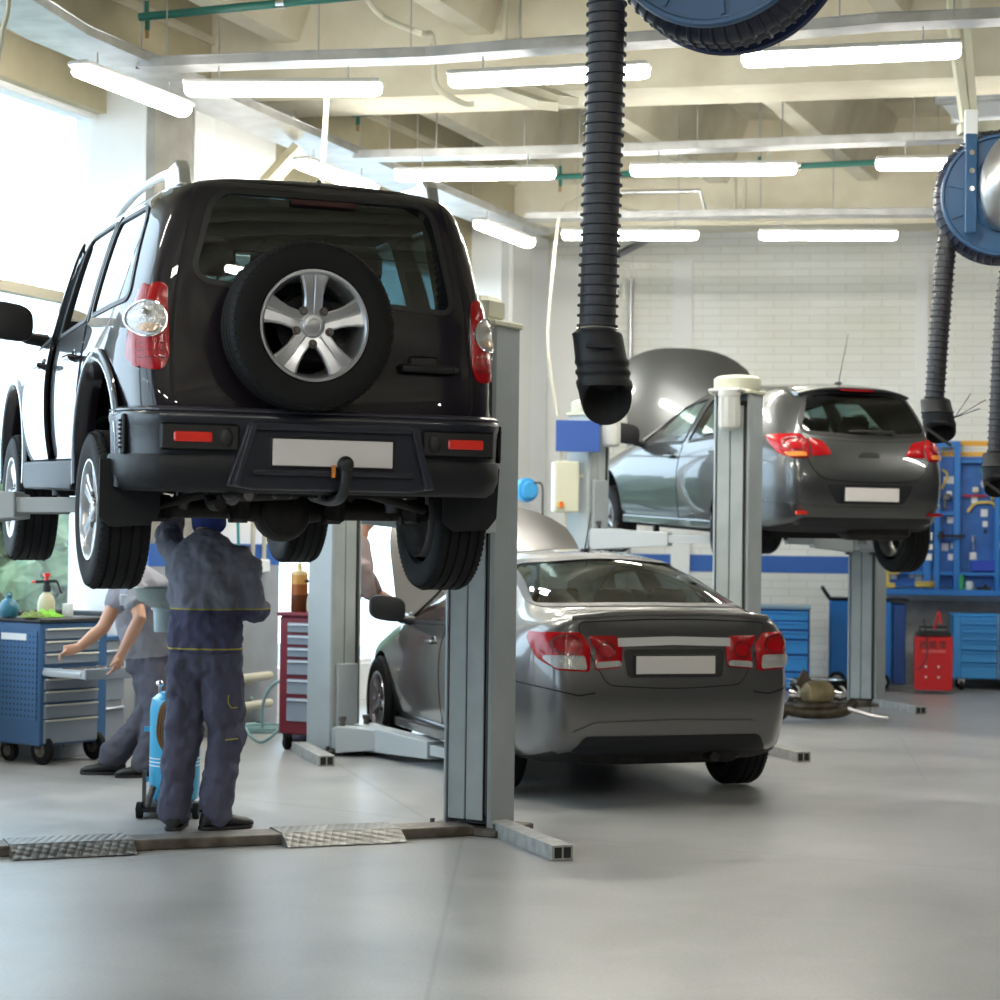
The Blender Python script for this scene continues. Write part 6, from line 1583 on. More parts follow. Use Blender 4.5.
for k_, a_ in legs: shoe(w3, a_, (1, .1, 0))
hh = MB(); hh.ball(hc + V((-.01, 0, .03)), (.088, .090, .092)); hh.build('hair', M_hair, w3, smooth=True); eyes(w3, hc, (.8, .2, -.2))
# ============================================================ LEFT SIDE: TOOL CART, BENCH, CABINETS
M_cartb = mat('blue_cart_enamel', (.045, .125, .27), .4); M_grey = mat('grey_drawer_enamel', (.22, .26, .31), .45)
M_rail = mat('bright_zinc_rail', (.66, .72, .78), .3, metal=.6); M_hnd = mat('cream_handle_strip', (.58, .58, .50), .4)
def perf_mat():
    m = mat('perforated_blue_panel', (.045, .14, .30), .42)
    nt = m.node_tree; b = nt.nodes['Principled BSDF']; tc = nt.nodes.new('ShaderNodeTexCoord')
    mp = nt.nodes.new('ShaderNodeMapping'); mp.inputs['Scale'].default_value = (26, 26, 26); nt.links.new(tc.outputs['Object'], mp.inputs[0])
    v = nt.nodes.new('ShaderNodeVectorMath'); v.operation = 'FRACTION'; nt.links.new(mp.outputs[0], v.inputs[0])
    s = nt.nodes.new('ShaderNodeVectorMath'); s.operation = 'SUBTRACT'; s.inputs[1].default_value = (.5, .5, .5); nt.links.new(v.outputs[0], s.inputs[0])
    m1 = nt.nodes.new('ShaderNodeVectorMath'); m1.operation = 'MULTIPLY'; m1.inputs[1].default_value = (0, 1, 1); nt.links.new(s.outputs[0], m1.inputs[0])
    l = nt.nodes.new('ShaderNodeVectorMath'); l.operation = 'LENGTH'; nt.links.new(m1.outputs[0], l.inputs[0])
    r = nt.nodes.new('ShaderNodeValToRGB'); r.color_ramp.interpolation = 'CONSTANT'; r.color_ramp.elements[0].color = (.006, .02, .06, 1); r.color_ramp.elements[1].position = .2; r.color_ramp.elements[1].color = (.045, .14, .30, 1)
    nt.links.new(l.outputs['Value'], r.inputs[0]); nt.links.new(r.outputs[0], b.inputs['Base Color']); return m
cp_ = PZ(38, 766, 0); cart = thing('tool_cart', 'blue tool cart with a perforated side, one drawer pulled out', 'tool cart', (cp_.x, cp_.y, 0), radians(53))
CW, CD = .60, .46
b = MB(); b.box((CW / 2, CD / 2, .545), (CW, CD, .83), bev=.008); b.build('cabinet_body', M_cartb, cart)
b = MB(); b.box((-.004, CD / 2, .60), (.008, CD - .05, .60)); b.build('side_panel', perf_mat(), cart)
b = MB(); b.box((-.009, CD / 2 + .03, .86), (.004, .26, .045)); b.build('label_strip', M_whitef, cart)
b = MB(); b.box((CW / 2, CD / 2, .975), (CW + .04, CD + .04, .03), bev=.008); b.box((CW + .01, CD / 2, 1.0), (.03, CD + .04, .05), bev=.01); b.box((CW / 2, CD + .01, 1.0), (CW + .04, .03, .05), bev=.01); b.build('worktop', mat('black_cart_top', (.025, .027, .03), .5), cart)
zs = [(.885, .07), (.80, .07), (.715, .07), (.545, .075), (.46, .075), (.36, .095), (.225, .16)]
for zc_, h_ in zs:
    b = MB(); b.box((CW * .45, -.008, zc_), (CW * .78, .02, h_), bev=.004); dr_ = b.build('drawer', M_grey, cart)
    b = MB(); b.box((CW * .45, -.024, zc_ + h_ / 2 - .006), (CW * .76, .022, .012), bev=.003); b.build('handle', M_hnd, dr_)
b = MB(); zc_ = .63; y1 = -.42
b.box((CW * .45, y1, zc_), (CW * .80, .02, .075), bev=.004); dr_ = b.build('drawer', M_grey, cart)
b = MB(); b.box((CW * .45, y1 / 2, zc_ - .03), (CW * .74, .42, .006)); b.box((CW * .45, y1 / 2, zc_ + .012), (CW * .70, .36, .02)); b.build('tool_tray', mat('tray_inlay', (.30, .33, .37), .5), dr_)
for s in (.06, .84):
    b = MB(); b.box((CW * s, y1 / 2, zc_), (.008, .42, .055)); b.box((CW * s - .008, y1 / 2 + .03, zc_ - .005), (.012, .40, .03), bev=.003); b.build('drawer_rail', M_rail, dr_)
for k in range(6):
    b = MB(); b.box((.12 + .07 * k, y1 / 2, zc_ + .026), (.03, .22 - .02 * k, .012), bev=.004); b.build('socket_strip', M_disc, dr_)
for (x, y) in ((.07, .06), (CW - .07, .06), (.07, CD - .06), (CW - .07, CD - .06)):
    R_ = .10 if y < .2 else .075; b = MB(); b.lathe([(.02, -.02), (R_ * .55, -.02), (R_ * .6, -.022), (R_ * .95, -.022), (R_, -.012), (R_, .012), (R_ * .95, .022), (.02, .02)], c=(x, y - .02, R_), axis=(1, 0, 0), n=24)
    o = b.build('caster_wheel', M_tyre, cart, smooth=True, ang=30); b = MB(); b.cyl((x - .026, y - .02, R_), (x + .026, y - .02, R_), R_ * .5, n=18); b.build('wheel_hub', M_disc, o, smooth=True); b = MB(); b.box((x, y, .12), (.07, .06, .03)); b.build('caster_bracket', M_black, o)
TZ = .991
def on_cart(x, y, z=TZ):
    return cart.matrix_basis @ V((x, y, z))
bpy.context.view_layer.update()
def spray(label, c, col, s=1., red=True):
    e = thing('spray_bottle', label, 'spray bottle', c)
    b = MB(); b.lathe([(0, 0), (.052, 0), (.058, .01), (.060, .03), (.058, .10), (.045, .14), (.022, .165), (.022, .18), (0, .18)], n=24); b.xf(Matrix.Scale(s, 4)); b.build('bottle_body', col, e, smooth=True)
    b = MB(); b.cyl((0, 0, .17), (0, 0, .215), .032, .028, n=18); b.cyl((0, 0, .21), (0, 0, .25), .022, n=14); b.bar((-.075, 0, .238), (.07, 0, .245), .022, .022); b.bar((.07, 0, .246), (.105, 0, .16), .022, .014); b.xf(Matrix.Scale(s, 4)); t = b.build('pump_head', M_black, e, bevel=.003)
    if red:
        b = MB(); b.cyl((-.072, 0, .237), (-.10, 0, .237), .009, n=10); b.xf(Matrix.Scale(s, 4)); b.build('nozzle_tip', M_refl, t)
        b = MB(); b.cyl((0, 0, .25), (0, 0, .285), .016, n=12); b.cyl((0, 0, .28), (0, 0, .30), .026, n=14); b.xf(Matrix.Scale(s, 4)); b.build('pump_knob', M_refl, t, smooth=True)
    return e
def cpx(px, y_): # point on cart top seen at pixel column px, depth fraction y_
    r = ray(px, 541); best = None
    for k in range(60):
        x = k / 59 * CW; p = on_cart(x, y_); q = 500 + F * p.x / p.y
        if best is None or abs(q - px) < best[0]: best = (abs(q - px), p)
    return best[1]
p = on_cart(.30, .20); spray('cream pump sprayer with black head and red knob on the blue cart', cpx(48, .22), mat('cream_translucent_bottle', (.55, .50, .34), .3))
e = thing('water_jug', 'small teal round flask on the left end of the cart', 'flask', cpx(4, .33)); b = MB(); b.lathe([(0, 0), (.055, 0), (.07, .03), (.07, .07), (.045, .11), (.022, .125), (.022, .15), (0, .15)], n=20); b.build('flask_body', mat('teal_plastic', (.02, .13, .20), .35), e, smooth=True); b = MB(); b.tube([V((.02 * cos(t), 0, .15 + .018 * sin(t))) for t in [2 * pi * k / 14 for k in range(14)]], .005, n=6, closed=True); b.build('cap_ring', MATS['teal_plastic'], e)
def cloth(label, c, col, rx_, ry_, h, seed, rz=0):
    random.seed(seed); rows = []; N = 26
    for i in range(N):
        r = []
        for j in range(N):
            u, v = -1 + 2 * i / (N - 1), -1 + 2 * j / (N - 1); rr = max(abs(u), abs(v)); k = max(0, 1 - rr ** 3)
            r.append(V((u * rx_ * (1 + .15 * sin(5 * v + seed)), v * ry_ * (1 + .2 * sin(4 * u + seed)), .003 + h * k * (.45 + .55 * abs(sin(4.2 * u + 2.3 * v + seed) * cos(3.1 * v - u))))))
        rows.append(r)
    m = MB(); m.grid(rows); low = [[p * 1 - V((0, 0, p.z - .001)) for p in r] for r in rows]; m.grid(low[::-1]); o = m.build('cloth', col, None, smooth=True); o.location = c; o.rotation_euler = (0, 0, rz); tag(o, label, 'cloth'); return o
cloth('crumpled bright green cloth on top of the blue cart', cpx(49, .13), mat('lime_cloth', (.22, .50, .05), .9), .10, .07, .055, 3)
cloth('crumpled dark green rag at the front edge of the cart top', cpx(30, .08), mat('olive_rag', (.16, .22, .06), .9), .08, .05, .05, 8)
e = MB(); e.lathe([(.014, 0), (.035, 0), (.037, .005), (.037, .085), (.035, .09), (.014, .09), (.012, .08), (.012, .01)], n=22); e.f.append([0, 1, 2]) if False else None; o = e.build('paper_roll', mat('white_paper', (.72, .74, .76), .8), None, smooth=True); o.location = cpx(70, .14); tag(o, 'small white paper roll standing on the blue cart', 'paper roll')
# grey bench cabinet against the window wall behind the cart
bp_ = on_wall(66, .02)
bq_ = on_wall(126, .02); bL = (bq_ - bp_).length
cab = thing('bench_cabinet', 'grey bench cabinet with drawers standing behind the bending worker', 'cabinet', (bp_.x, bp_.y, 0), pi / 2 - BL)
b = MB(); b.box((bL / 2, .19, .40), (bL, .36, .80), bev=.006); b.build('cabinet_body', M_pgrey, cab)
b = MB(); b.box((bL / 2, .19, .815), (bL, .40, .03), bev=.005); b.box((bL / 2, .37, .90), (bL, .03, .16)); b.build('worktop', M_cartb, cab)
for zc_, h_ in ((.66, .16), (.46, .20), (.20, .26)):
    for xc in (bL * .25, bL * .75):
        b = MB(); b.box((xc, .0, zc_), (bL * .48, .02, h_ - .02), bev=.004); d_ = b.build('drawer', M_grey, cab); b = MB(); b.box((xc, -.02, zc_ + h_ / 2 - .02), (bL * .44, .02, .014), bev=.003); b.build('handle', M_rail, d_)
# red cabinet
rp_ = PZ(271, 752, 0)
rc_ = thing('tool_chest', 'dark red tool chest with grey drawers beside the pillar', 'tool chest', (rp_.x + .05, rp_.y + .15, 0), radians(-25))
M_maroon = mat('maroon_enamel', (.16, .012, .025), .35)
b = MB(); b.box((.16, .22, .55), (.36, .44, .86), bev=.01); b.build('chest_body', M_maroon, rc_); b = MB(); b.box((.16, .22, .995), (.40, .48, .03), bev=.01); b.build('chest_lid', M_maroon, rc_)
for zc_, h_ in ((.90, .08), (.81, .08), (.72, .08), (.61, .12), (.47, .12), (.30, .18)):
    b = MB(); b.box((.19, -.006, zc_), (.27, .02, h_ - .012), bev=.004); d_ = b.build('drawer', M_grey, rc_); b = MB(); b.box((.19, -.022, zc_ + h_ / 2 - .02), (.25, .018, .012), bev=.003); b.build('handle', M_rail, d_)
for x in (.03, .29):
    for y in (.05, .39):
        b = MB(); b.lathe([(0, -.015), (.05, -.015), (.055, -.01), (.055, .01), (.05, .015), (0, .015)], c=(x, y, .055), axis=(1, 0, 0), n=18); o = b.build('caster_wheel', M_tyre, rc_, smooth=True); b = MB(); b.box((x, y, .11), (.05, .05, .04)); b.build('caster_bracket', M_black, o)
bpy.context.view_layer.update()
Q = rc_.matrix_world @ V((.06, .14, 1.01)); e = thing('oil_jug', 'tall jug stained with brown oil standing on the red chest', 'jug', Q)
mo = zsplit('brown_oil_in_jug', [(0, (.10, .03, .01)), (.12, (.26, .08, .02)), (.20, (.50, .26, .07)), (.27, (.62, .48, .25))], rough=.25)
b = MB(); b.lathe([(0, 0), (.058, 0), (.062, .01), (.062, .28), (.05, .30), (.018, .305), (.018, .34), (.01, .36), (0, .36)], n=24); b.build('jug_body', mo, e, smooth=True)
spray('small pump sprayer with black head beside the oil jug on the red chest', rc_.matrix_world @ V((.20, .12, 1.01)), MATS['cream_translucent_bottle'], .95, red=False)
Q = rc_.matrix_world @ V((.02, .33, 1.01)); b = MB(); b.lathe([(0, 0), (.035, 0), (.035, .10), (.02, .13), (0, .13)], n=16); o = b.build('dark_bottle', M_black, None, smooth=True); o.location = Q; tag(o, 'short black bottle at the back corner of the red chest', 'bottle')
# pipes on the dado, sockets, hose on floor
def wallP(px, z, off=.15): 
    p = on_wall(px, off); return V((p.x, p.y, z))
zl = lambda px, py, off=.15: PD(px, py, on_wall(px, off).y).z
for k, py in enumerate((677, 705)):
    z = zl(255, py); a, c = wallP(150, z, .17), wallP(272, z, .17); e = thing('heating_pipe', 'cream heating pipe along the grey pillar, %s of two' % ('upper' if k == 0 else 'lower'), 'pipe', a)
    b = MB(); b.cyl((0, 0, 0), c - a, .035, n=14); b.build('pipe_run', M_dpipe, e, smooth=True)
    for t in (.25, .82): b = MB(); q = (c - a) * t; b.box(q + V((-.04, .05, -.03)), (.06, .12, .06), rz=-BL); b.build('pipe_bracket', M_dpipe, e)
for px, s in ((253, 'left'), (264, 'right')):
    z = zl(px, 566); e = thing('wall_socket', 'white wall socket box on the pillar, %s of the pair' % s, 'socket', wallP(px, z, .12)); b = MB(); b.box((0, 0, 0), (.07, .11, .11), rz=-BL, bev=.01); b.build('socket_box', M_whitef, e); b = MB(); b.cyl((0, 0, .05), (0, 0, 1.1), .018, n=10); b.build('socket_conduit', M_dpipe, e, smooth=True)
hp = []
random.seed(5)
c0 = PZ(272, 735, 0)
for k in range(60):
    a = k * .42; r = .20 + .05 * sin(k * .37); hp.append(c0 + V((r * cos(a) * 1.15, r * sin(a) * .9 + .02 * k / 10, .02 + .018 * (k % 15) / 15 + .012 * int(k / 15))))
hp = [PZ(243, 735, .02) + V((0, .5, .25)), PZ(246, 728, .02) + V((0, .25, .05))] + hp
pipe('air_hose', 'light blue-grey air hose coiled loosely on the floor by the pillar', 'hose', hp, .012, mat('pale_teal_hose', (.22, .38, .40), .4), n=8, sp=2)
lp = [PD(262, 728, 15.0), PD(264, 700, 15.0), PD(275, 683, 15.0), PD(288, 684, 15.0), PD(292, 700, 15.0), PD(285, 722, 15.0), PD(262, 742, 14.9), PD(246, 730, 14.9), PD(241, 712, 15.3)]
pipe('air_hose', 'loop of pale blue hose standing up beside the red chest', 'hose', lp, .012, MATS['pale_teal_hose'], n=8, sp=6)
pipe('air_line', 'thin teal cable hanging down the white wall left of the pillar sockets', 'cable', [wallP(237, 2.6, .14), wallP(237, 1.8, .14), wallP(240, 1.2, .16), wallP(243, .8, .2)], .012, mat('teal_cable', (.03, .28, .28), .4), n=8)
# waste oil drainer
op = PZ(171, 818, 0); od = thing('oil_drainer', 'light blue waste oil drainer tank with a grey funnel bowl, beside the worker', 'oil drainer', (op.x, op.y + .10, 0))
M_cyan = mat('sky_blue_tank', (.04, .42, .72), .3, coat=.3)
b = MB(); b.lathe([(0, .07), (.10, .075), (.13, .10), (.14, .14), (.14, .60), (.13, .65), (.09, .685), (.03, .70), (0, .70)], n=36); tk = b.build('tank', M_cyan, od, smooth=True)
for z in (.285, .305, .325): b = MB(); b.lathe([(.1402, z - .003), (.1412, z), (.1402, z + .003)], n=36); b.build('white_band', M_whitef, tk)
for k, (x, y) in enumerate(((-.085, -.03), (-.0, .05))): b = MB(); b.cyl((x, y, .65), (x, y, .72), .008, n=8); b.ball((x, y, .735), (.022, .022, .018)); b.build('valve_knob', M_chrome, od, smooth=True)
for z in (.20, .48): b = MB(); b.box((-.15, 0, z), (.04, .03, .025)); b.build('hose_lug', M_cyan, tk)
b = MB(); b.box((-.02, .0, .05), (.34, .30, .03), bev=.005); b.build('trolley_base', M_black, od)
for (x, y) in ((-.17, -.12), (-.17, .14), (.14, -.12), (.14, .14)): b = MB(); b.cyl((x - .015, y, .045), (x + .015, y, .045), .045, n=16); b.build('caster_wheel', M_tyre, od, smooth=True)
b = MB(); b.box((-.15, -.10, .16), (.02, .02, .2)); b.tube([V((-.13, -.13, .06)), V((-.11, -.15, .12)), V((-.09, -.15, .18))], .018, n=8); b.build('drain_valve', M_disc, od)
for k in range(3): b = MB(); b.tube(spline([V((-.02, -.08, .66)), V((-.035 - .012 * k, -.155, .60)), V((-.045 - .012 * k, -.165, .45)), V((-.01, -.165, .36)), V((.04, -.16, .45)), V((.03, -.12, .62))], 5), .008, n=6); b.build('coiled_hose', mat('brown_hose', (.22, .11, .03), .5), od, smooth=True)
b = MB(); b.cyl((.06, .05, .60), (.06, .05, 1.15), .02, n=12); cl = b.build('column', M_galv, od, smooth=True)
fc = PD(163, 598, op.y + .14) - od.location
b = MB(); b.tube([V((.06, .05, 1.12)), V((.02, .05, fc.z - .17)), V((fc.x, fc.y, fc.z - .17))], .014, n=8); b.build('bowl_arm', M_galv, od)
b = MB(); b.lathe([(.17, .055), (.165, .06), (.155, .05), (.13, .0), (.05, -.045), (.04, -.05), (.04, -.06), (.06, -.055), (.14, -.012), (.165, .045), (.17, .055)], c=fc, n=36); bw = b.build('funnel_bowl', mat('grey_green_bowl', (.30, .36, .34), .4), od, smooth=True)
b = MB(); b.lathe([(.0, -.19), (.045, -.19), (.048, -.18), (.052, -.07), (.065, -.065), (.065, -.05), (0, -.05)], c=fc, n=24); b.build('funnel_cup', mat('pale_blue_plastic', (.45, .56, .60), .4), od, smooth=True)
# ============================================================ OUTSIDE
M_leaf = mat('garden_leaves', (.22, .30, .17), .8, col2=(.10, .16, .08), nscale=5, bump=.8, bscale=14); M_bark = mat('bark', (.08, .06, .04), .9)
g = MB(); 
Wn = lambda t, off: A0 + vL * t + nL * off
a, b2, c, d = Wn(tn - 6, -.66), Wn(tcorner + 8, -.66), Wn(tcorner + 8, -60), Wn(tn - 6, -60)
g.add([(p.x, p.y, -.12) for p in (a, b2, c, d)], [(0, 1, 2, 3)]); o = struct(g, 'floor_outside', mat('yard_paving', (.45, .45, .43), .9, col2=(.38, .39, .35), nscale=.25))  # bright grey paving, mottled at random
o.name = 'yard_ground'
def tree(c, h, w_, label, seed):
    random.seed(seed); e = thing('tree', label, 'tree', c, 0, 'trees outside the windows'); b = MB(); b.cyl((0, 0, 0), (0, 0, h * .55), .14, .08, n=10); b.build('trunk', M_bark, e)
    me = bpy.data.meshes.new('crown'); bm = bmesh.new()
    for k in range(46):
        a, q = random.uniform(0, 2 * pi), random.random() ** .5; z = random.uniform(.30, 1.0); rr = w_ * q * sin(pi * (.15 + .8 * z)) 
        r_ = random.uniform(.10, .2) * w_ + .1
        m4 = Matrix.Translation((rr * cos(a), rr * sin(a), z * h)) @ Matrix.Diagonal((r_, r_, r_ * .8, 1))
        bmesh.ops.create_icosphere(bm, subdivisions=2, radius=1, matrix=m4)
    for v in bm.verts: v.co += V((random.uniform(-1, 1), random.uniform(-1, 1), random.uniform(-1, 1))) * .09
    bm.to_mesh(me); bm.free(); me.materials.append(M_leaf); o = bpy.data.objects.new('crown', me); COL.objects.link(o); o.parent = e
    return e
for k, (px, d, h, w_, lb) in enumerate(((8, 26, 2.6, 1.2, 'leafy green tree outside the left window, at the left edge'), (45, 27, 2.9, 1.3, 'leafy green tree outside the left window, above the sprayer'), (72, 30, 3.2, 1.3, 'leafy green tree outside the left window, against the white frame'), (-25, 24, 2.7, 1.3, 'green tree just out of the left window frame'), (25, 33, 3.2, 1.5, 'farther green tree between two others outside the left window'))):
    p = PD(px, 541, d); tree((p.x, p.y, -.12), h, w_, lb, 11 + k)
# ============================================================ BACK WALL: TOOL BOARD, CABINETS, CHARGER, REMOVED PARTS
M_bb = mat('bright_blue_enamel', (.022, .17, .52), .35); M_bb2 = mat('sky_blue_drawer', (.05, .30, .70), .35); M_bd = mat('deep_blue_enamel', (.015, .06, .24), .4)
M_peg = mat('blue_pegboard', (.02, .13, .46), .45, noise=.25, nscale=8); M_wl = mat('white_label_card', (.70, .72, .74), .6)
BBd = 20.6
def zb(px, py, off=.1): return PD(px, py, on_back(px, off).y).z
def bpos(px, z, off): p = on_back(px, off); return V((p.x, p.y, z))
def bx_(mb, px0, px1, py0, py1, off0, off1, bev=0., O=V((0, 0, 0))):
    """box from wall offsets off0..off1 covering the pixel rectangle"""
    a, c = on_back(px0, off1), on_back(px1, off1); z1, z0 = zb((px0 + px1) / 2, py0, off1), zb((px0 + px1) / 2, py1, off1)
    m_ = (a + c) / 2 - nB * ((off1 - off0) / 2); mb.box(V((m_.x, m_.y, (z0 + z1) / 2)) - O, ((c - a).length, off1 - off0, z1 - z0), rz=-BB, bev=bev)
ob = bpos(975, 1.4, .0); tb_ = thing('tool_board', 'bright blue tool board with shelf and uprights on the far wall', 'tool board', ob)
b = MB(); bx_(b, 872, 1075, 457, 588, .02, .05, O=ob); b.build('pegboard', M_peg, tb_)
for (a, c, t) in ((924, 931, 457), (934, 940, 441), (954, 960, 441), (995, 1000, 457), (1040, 1046, 457)):
    b = MB(); bx_(b, a, c, t, 590, .05, .16, bev=.004, O=ob); b.build('upright', M_bb, tb_)
b = MB(); bx_(b, 940, 954, 441, 447, .05, .15, O=ob); b.build('top_cap', M_bb, tb_)
for (a, c, y) in ((940, 954, 512), (940, 954, 572), (885, 934, 571), (960, 1060, 573), (960, 1060, 460)):
    b = MB(); bx_(b, a, c, y, y + 3, .05, .15, O=ob); b.build('cross_rail', M_bb, tb_)
b = MB(); bx_(b, 872, 1075, 590, 596, .03, .42, bev=.004, O=ob); b.build('shelf', M_bb, tb_)
k = 0
def item(name, label, cat, px, py, parts, off=.06, m=None, grp=None):
    p = bpos(px, zb(px, py, off), off); mb = MB()
    for f in parts: f(mb)
    mb.xf(Matrix.Rotation(-BB, 4, 'Z')); o = mb.build(name, m, None, smooth=False, bevel=0.); o.location = p; tag(o, label, cat, grp); return o
M_steel = mat('tool_steel', (.50, .50, .52), .3, metal=.9); M_yel = mat('yellow_tool_grip', (.60, .45, .10), .5); M_redt = mat('red_tool', (.45, .03, .05), .4)
lab = [(921, 493), (946, 480), (951, 480), (949, 494), (950, 520), (945, 547), (953, 546), (951, 557), (929, 536), (930, 547), (929, 557), (984, 513), (985, 524), (974, 500), (973, 556), (999, 522), (894, 576), (919, 577), (912, 575), (999, 545), (935, 577), (1010, 500)]
for i, (px, py) in enumerate(lab):
    s = .055 + .02 * ((i * 7) % 3) / 2
    item('label_card', 'small white label card on the blue tool board', 'label card', px, py, [lambda m, s=s: m.box((0, -.004, 0), (s, .006, s * 1.1))], .056 if (px < 924 or px > 931) else .17, M_wl, 'white label cards on the tool board')
def wr(m, L_=.2, a=.0, r=.012, hd=.03):
    d = V((cos(a), 0, sin(a))); m.bar(-d * L_ / 2 + V((0, -.012, 0)), d * L_ / 2 + V((0, -.012, 0)), .012, r * 1.6)
    for s in (-1, 1): m.lathe([(hd * .45, -.01), (hd, -.01), (hd, .01), (hd * .45, .01), (hd * .45, -.01)], c=d * s * (L_ / 2 + hd * .8) + V((0, -.012, 0)), axis=(0, 1, 0), n=12)
item('bent_pliers', 'yellow-handled bent pliers in the narrow tall bay of the board', 'pliers', 944, 478, [lambda m: m.tube([V((-.03, -.02, -.12)), V((.0, -.02, -.05)), V((.035, -.02, .0)), V((.02, -.02, .06)), V((-.03, -.02, .09))], .014, n=8)], .06, M_yel)
item('drill_holder', 'grey power tool hanging in the tall bay of the board', 'power tool', 946, 500, [lambda m: m.box((0, -.04, .03), (.10, .07, .08), bev=.02), lambda m: m.box((-.02, -.04, -.05), (.035, .04, .13), bev=.01)], .06, mat('grey_tool_plastic', (.10, .11, .13), .5))
item('hammer', 'dark hammer lying across the tall bay of the board', 'hammer', 952, 536, [lambda m: m.bar((-.16, -.03, 0), (.14, -.03, 0), .03, .03), lambda m: m.cyl((-.12, -.03, -.04), (-.12, -.03, .05), .028, n=12)], .17, M_black)
item('red_bar', 'long red bar hanging level on the board', 'bar', 974, 496, [lambda m: m.cyl((-.13, -.03, 0), (.13, -.03, 0), .013, n=10)], .06, M_redt)
item('curved_pipe', 'curved brass coloured pipe hung on the board at the right', 'pipe', 983, 506, [lambda m: m.tube(spline([V((-.17, -.03, -.07)), V((-.10, -.03, .02)), V((.0, -.03, .04)), V((.1, -.03, .03)), V((.15, -.03, -.06)), V((.18, -.03, -.14))], 4), .016, n=8)], .06, M_yel)
item('tape_reel', 'round pale tape reel hooked on the board', 'tape', 984, 484, [lambda m: m.lathe([(.015, -.02), (.045, -.02), (.045, .0), (.015, 0)], c=(0, -.02, 0), axis=(0, 1, 0), n=20)], .06, mat('grey_pale_plastic', (.42, .44, .50), .5))
item('gauge', 'square cream gauge on the upper board', 'gauge', 975, 490, [lambda m: m.box((0, -.03, 0), (.07, .05, .06), bev=.01)], .06, M_unit)
item('teal_hook', 'teal cable bundle hooked high on the board', 'cable', 981, 470, [lambda m: m.tube([V((-.03, -.02, .03)), V((.0, -.02, -.03)), V((.03, -.02, -.06)), V((.05, -.02, .0))], .01, n=6)], .06, mat('teal_cable', (.03, .28, .28), .4))
item('yellow_chisel', 'yellow tool hanging under the black hose end', 'tool', 992, 496, [lambda m: m.box((0, -.03, 0), (.03, .03, .09), bev=.006)], .06, M_yel)
item('screwdriver', 'slim steel screwdriver above a white card', 'screwdriver', 973, 544, [lambda m: m.cyl((0, -.02, -.07), (0, -.02, .03), .007, n=8), lambda m: m.cyl((0, -.02, .03), (0, -.02, .09), .016, n=10)], .06, M_steel)
item('black_clip', 'small black clip on the board below the curved pipe', 'clip', 985, 531, [lambda m: m.box((0, -.02, 0), (.03, .03, .05), bev=.006)], .06, M_black)
item('wrench', 'ring wrench hanging beside the raised hatchback', 'wrench', 929, 524, [lambda m: wr(m, .14, 1.4)], .17, M_steel)
item('storage_bin', 'royal blue storage panel at the lower right of the board', 'bin', 984, 566, [lambda m: m.box((0, -.05, 0), (.27, .09, .12), bev=.01)], .06, mat('royal_blue_plastic', (.02, .06, .45), .4))
zs_ = zb(950, 590, .3) + .008
def shelf_item(name, label, cat, px, parts, m, off=.26):
    p = bpos(px, zs_, off); mb = MB()
    for f in parts: f(mb)
    mb.xf(Matrix.Rotation(-BB, 4, 'Z')); o = mb.build(name, m, None, smooth=True); o.location = p; tag(o, label, cat); return o
shelf_item('spray_can', 'green and white spray can on the blue shelf', 'spray can', 962, [lambda m: m.lathe([(0, 0), (.03, 0), (.03, .13), (.015, .15), (.012, .17), (0, .17)], n=16)], mat('green_can', (.03, .30, .10), .4))
shelf_item('glass_jar', 'pale jar beside the green spray can on the shelf', 'jar', 970, [lambda m: m.lathe([(0, 0), (.04, 0), (.042, .07), (.03, .09), (0, .09)], n=16)], mat('pale_jar', (.50, .58, .60), .3))
shelf_item('brass_vise', 'small brass-coloured vise at the left end of the shelf', 'vise', 890, [lambda m: m.box((0, 0, .03), (.12, .10, .06), bev=.01), lambda m: m.box((-.02, 0, .12), (.04, .06, .16), bev=.01), lambda m: m.box((.05, 0, .17), (.12, .05, .04), bev=.01)], M_yel)
shelf_item('cable_coil', 'coil of pale yellow hose on the shelf', 'coil', 925, [lambda m: m.tube([V((.10 * cos(t), .07 * sin(t), .02 + .003 * t)) for t in [k * .4 for k in range(48)]], .010, n=6)], M_yel)
shelf_item('parts_tray', 'dark tray of small parts on the shelf right of the jar', 'tray', 984, [lambda m: m.box((0, 0, .015), (.16, .12, .03), bev=.005), lambda m: m.box((.02, 0, .04), (.05, .04, .03), bev=.01)], M_black)
# floor standing units: local frame x along wall, -y towards viewer
def unit(name, label, cat, px, py, rz=None):
    p = PZ(px, py, 0); return thing(name, label, cat, (p.x, p.y, 0), -BB if rz is None else rz)
a = PZ(758, 691, 0); c = PZ(808, 690, 0)
u1 = unit('drawer_cabinet', 'blue drawer cabinet on the floor right behind the grey saloon', 'cabinet', 746, 691); W1 = .66
b = MB(); b.box((W1 / 2, .30, .44), (W1, .60, .86), bev=.006); b.build('cabinet_body', M_bd, u1); b = MB(); b.box((W1 / 2, .28, .885), (W1 + .03, .62, .03), bev=.005); b.build('cabinet_top', mat('pale_blue_top', (.25, .38, .50), .4), u1)
for z, h in ((.80, .11), (.70, .09), (.60, .09), (.47, .15), (.30, .17), (.12, .17)):
    b = MB(); b.box((W1 / 2, -.008, z), (W1 - .04, .02, h - .015), bev=.004); d_ = b.build('drawer', M_bb2, u1); b = MB(); b.box((W1 / 2, -.024, z + h / 2 - .02), (W1 - .14, .02, .012), bev=.003); b.build('handle', M_bb2, d_)
u2 = unit('wheel_balancer', 'tall blue workshop machine on wheels behind the far lift post', 'machine', 829, 690); W2 = .66
b = MB(); b.box((W2 / 2, .22, .52), (W2, .40, .88), bev=.02); b.build('machine_body', M_bb, u2); b = MB(); b.box((W2 + .075, .24, .50), (.14, .38, .86), bev=.01); b.build('side_panel', M_bd, u2)
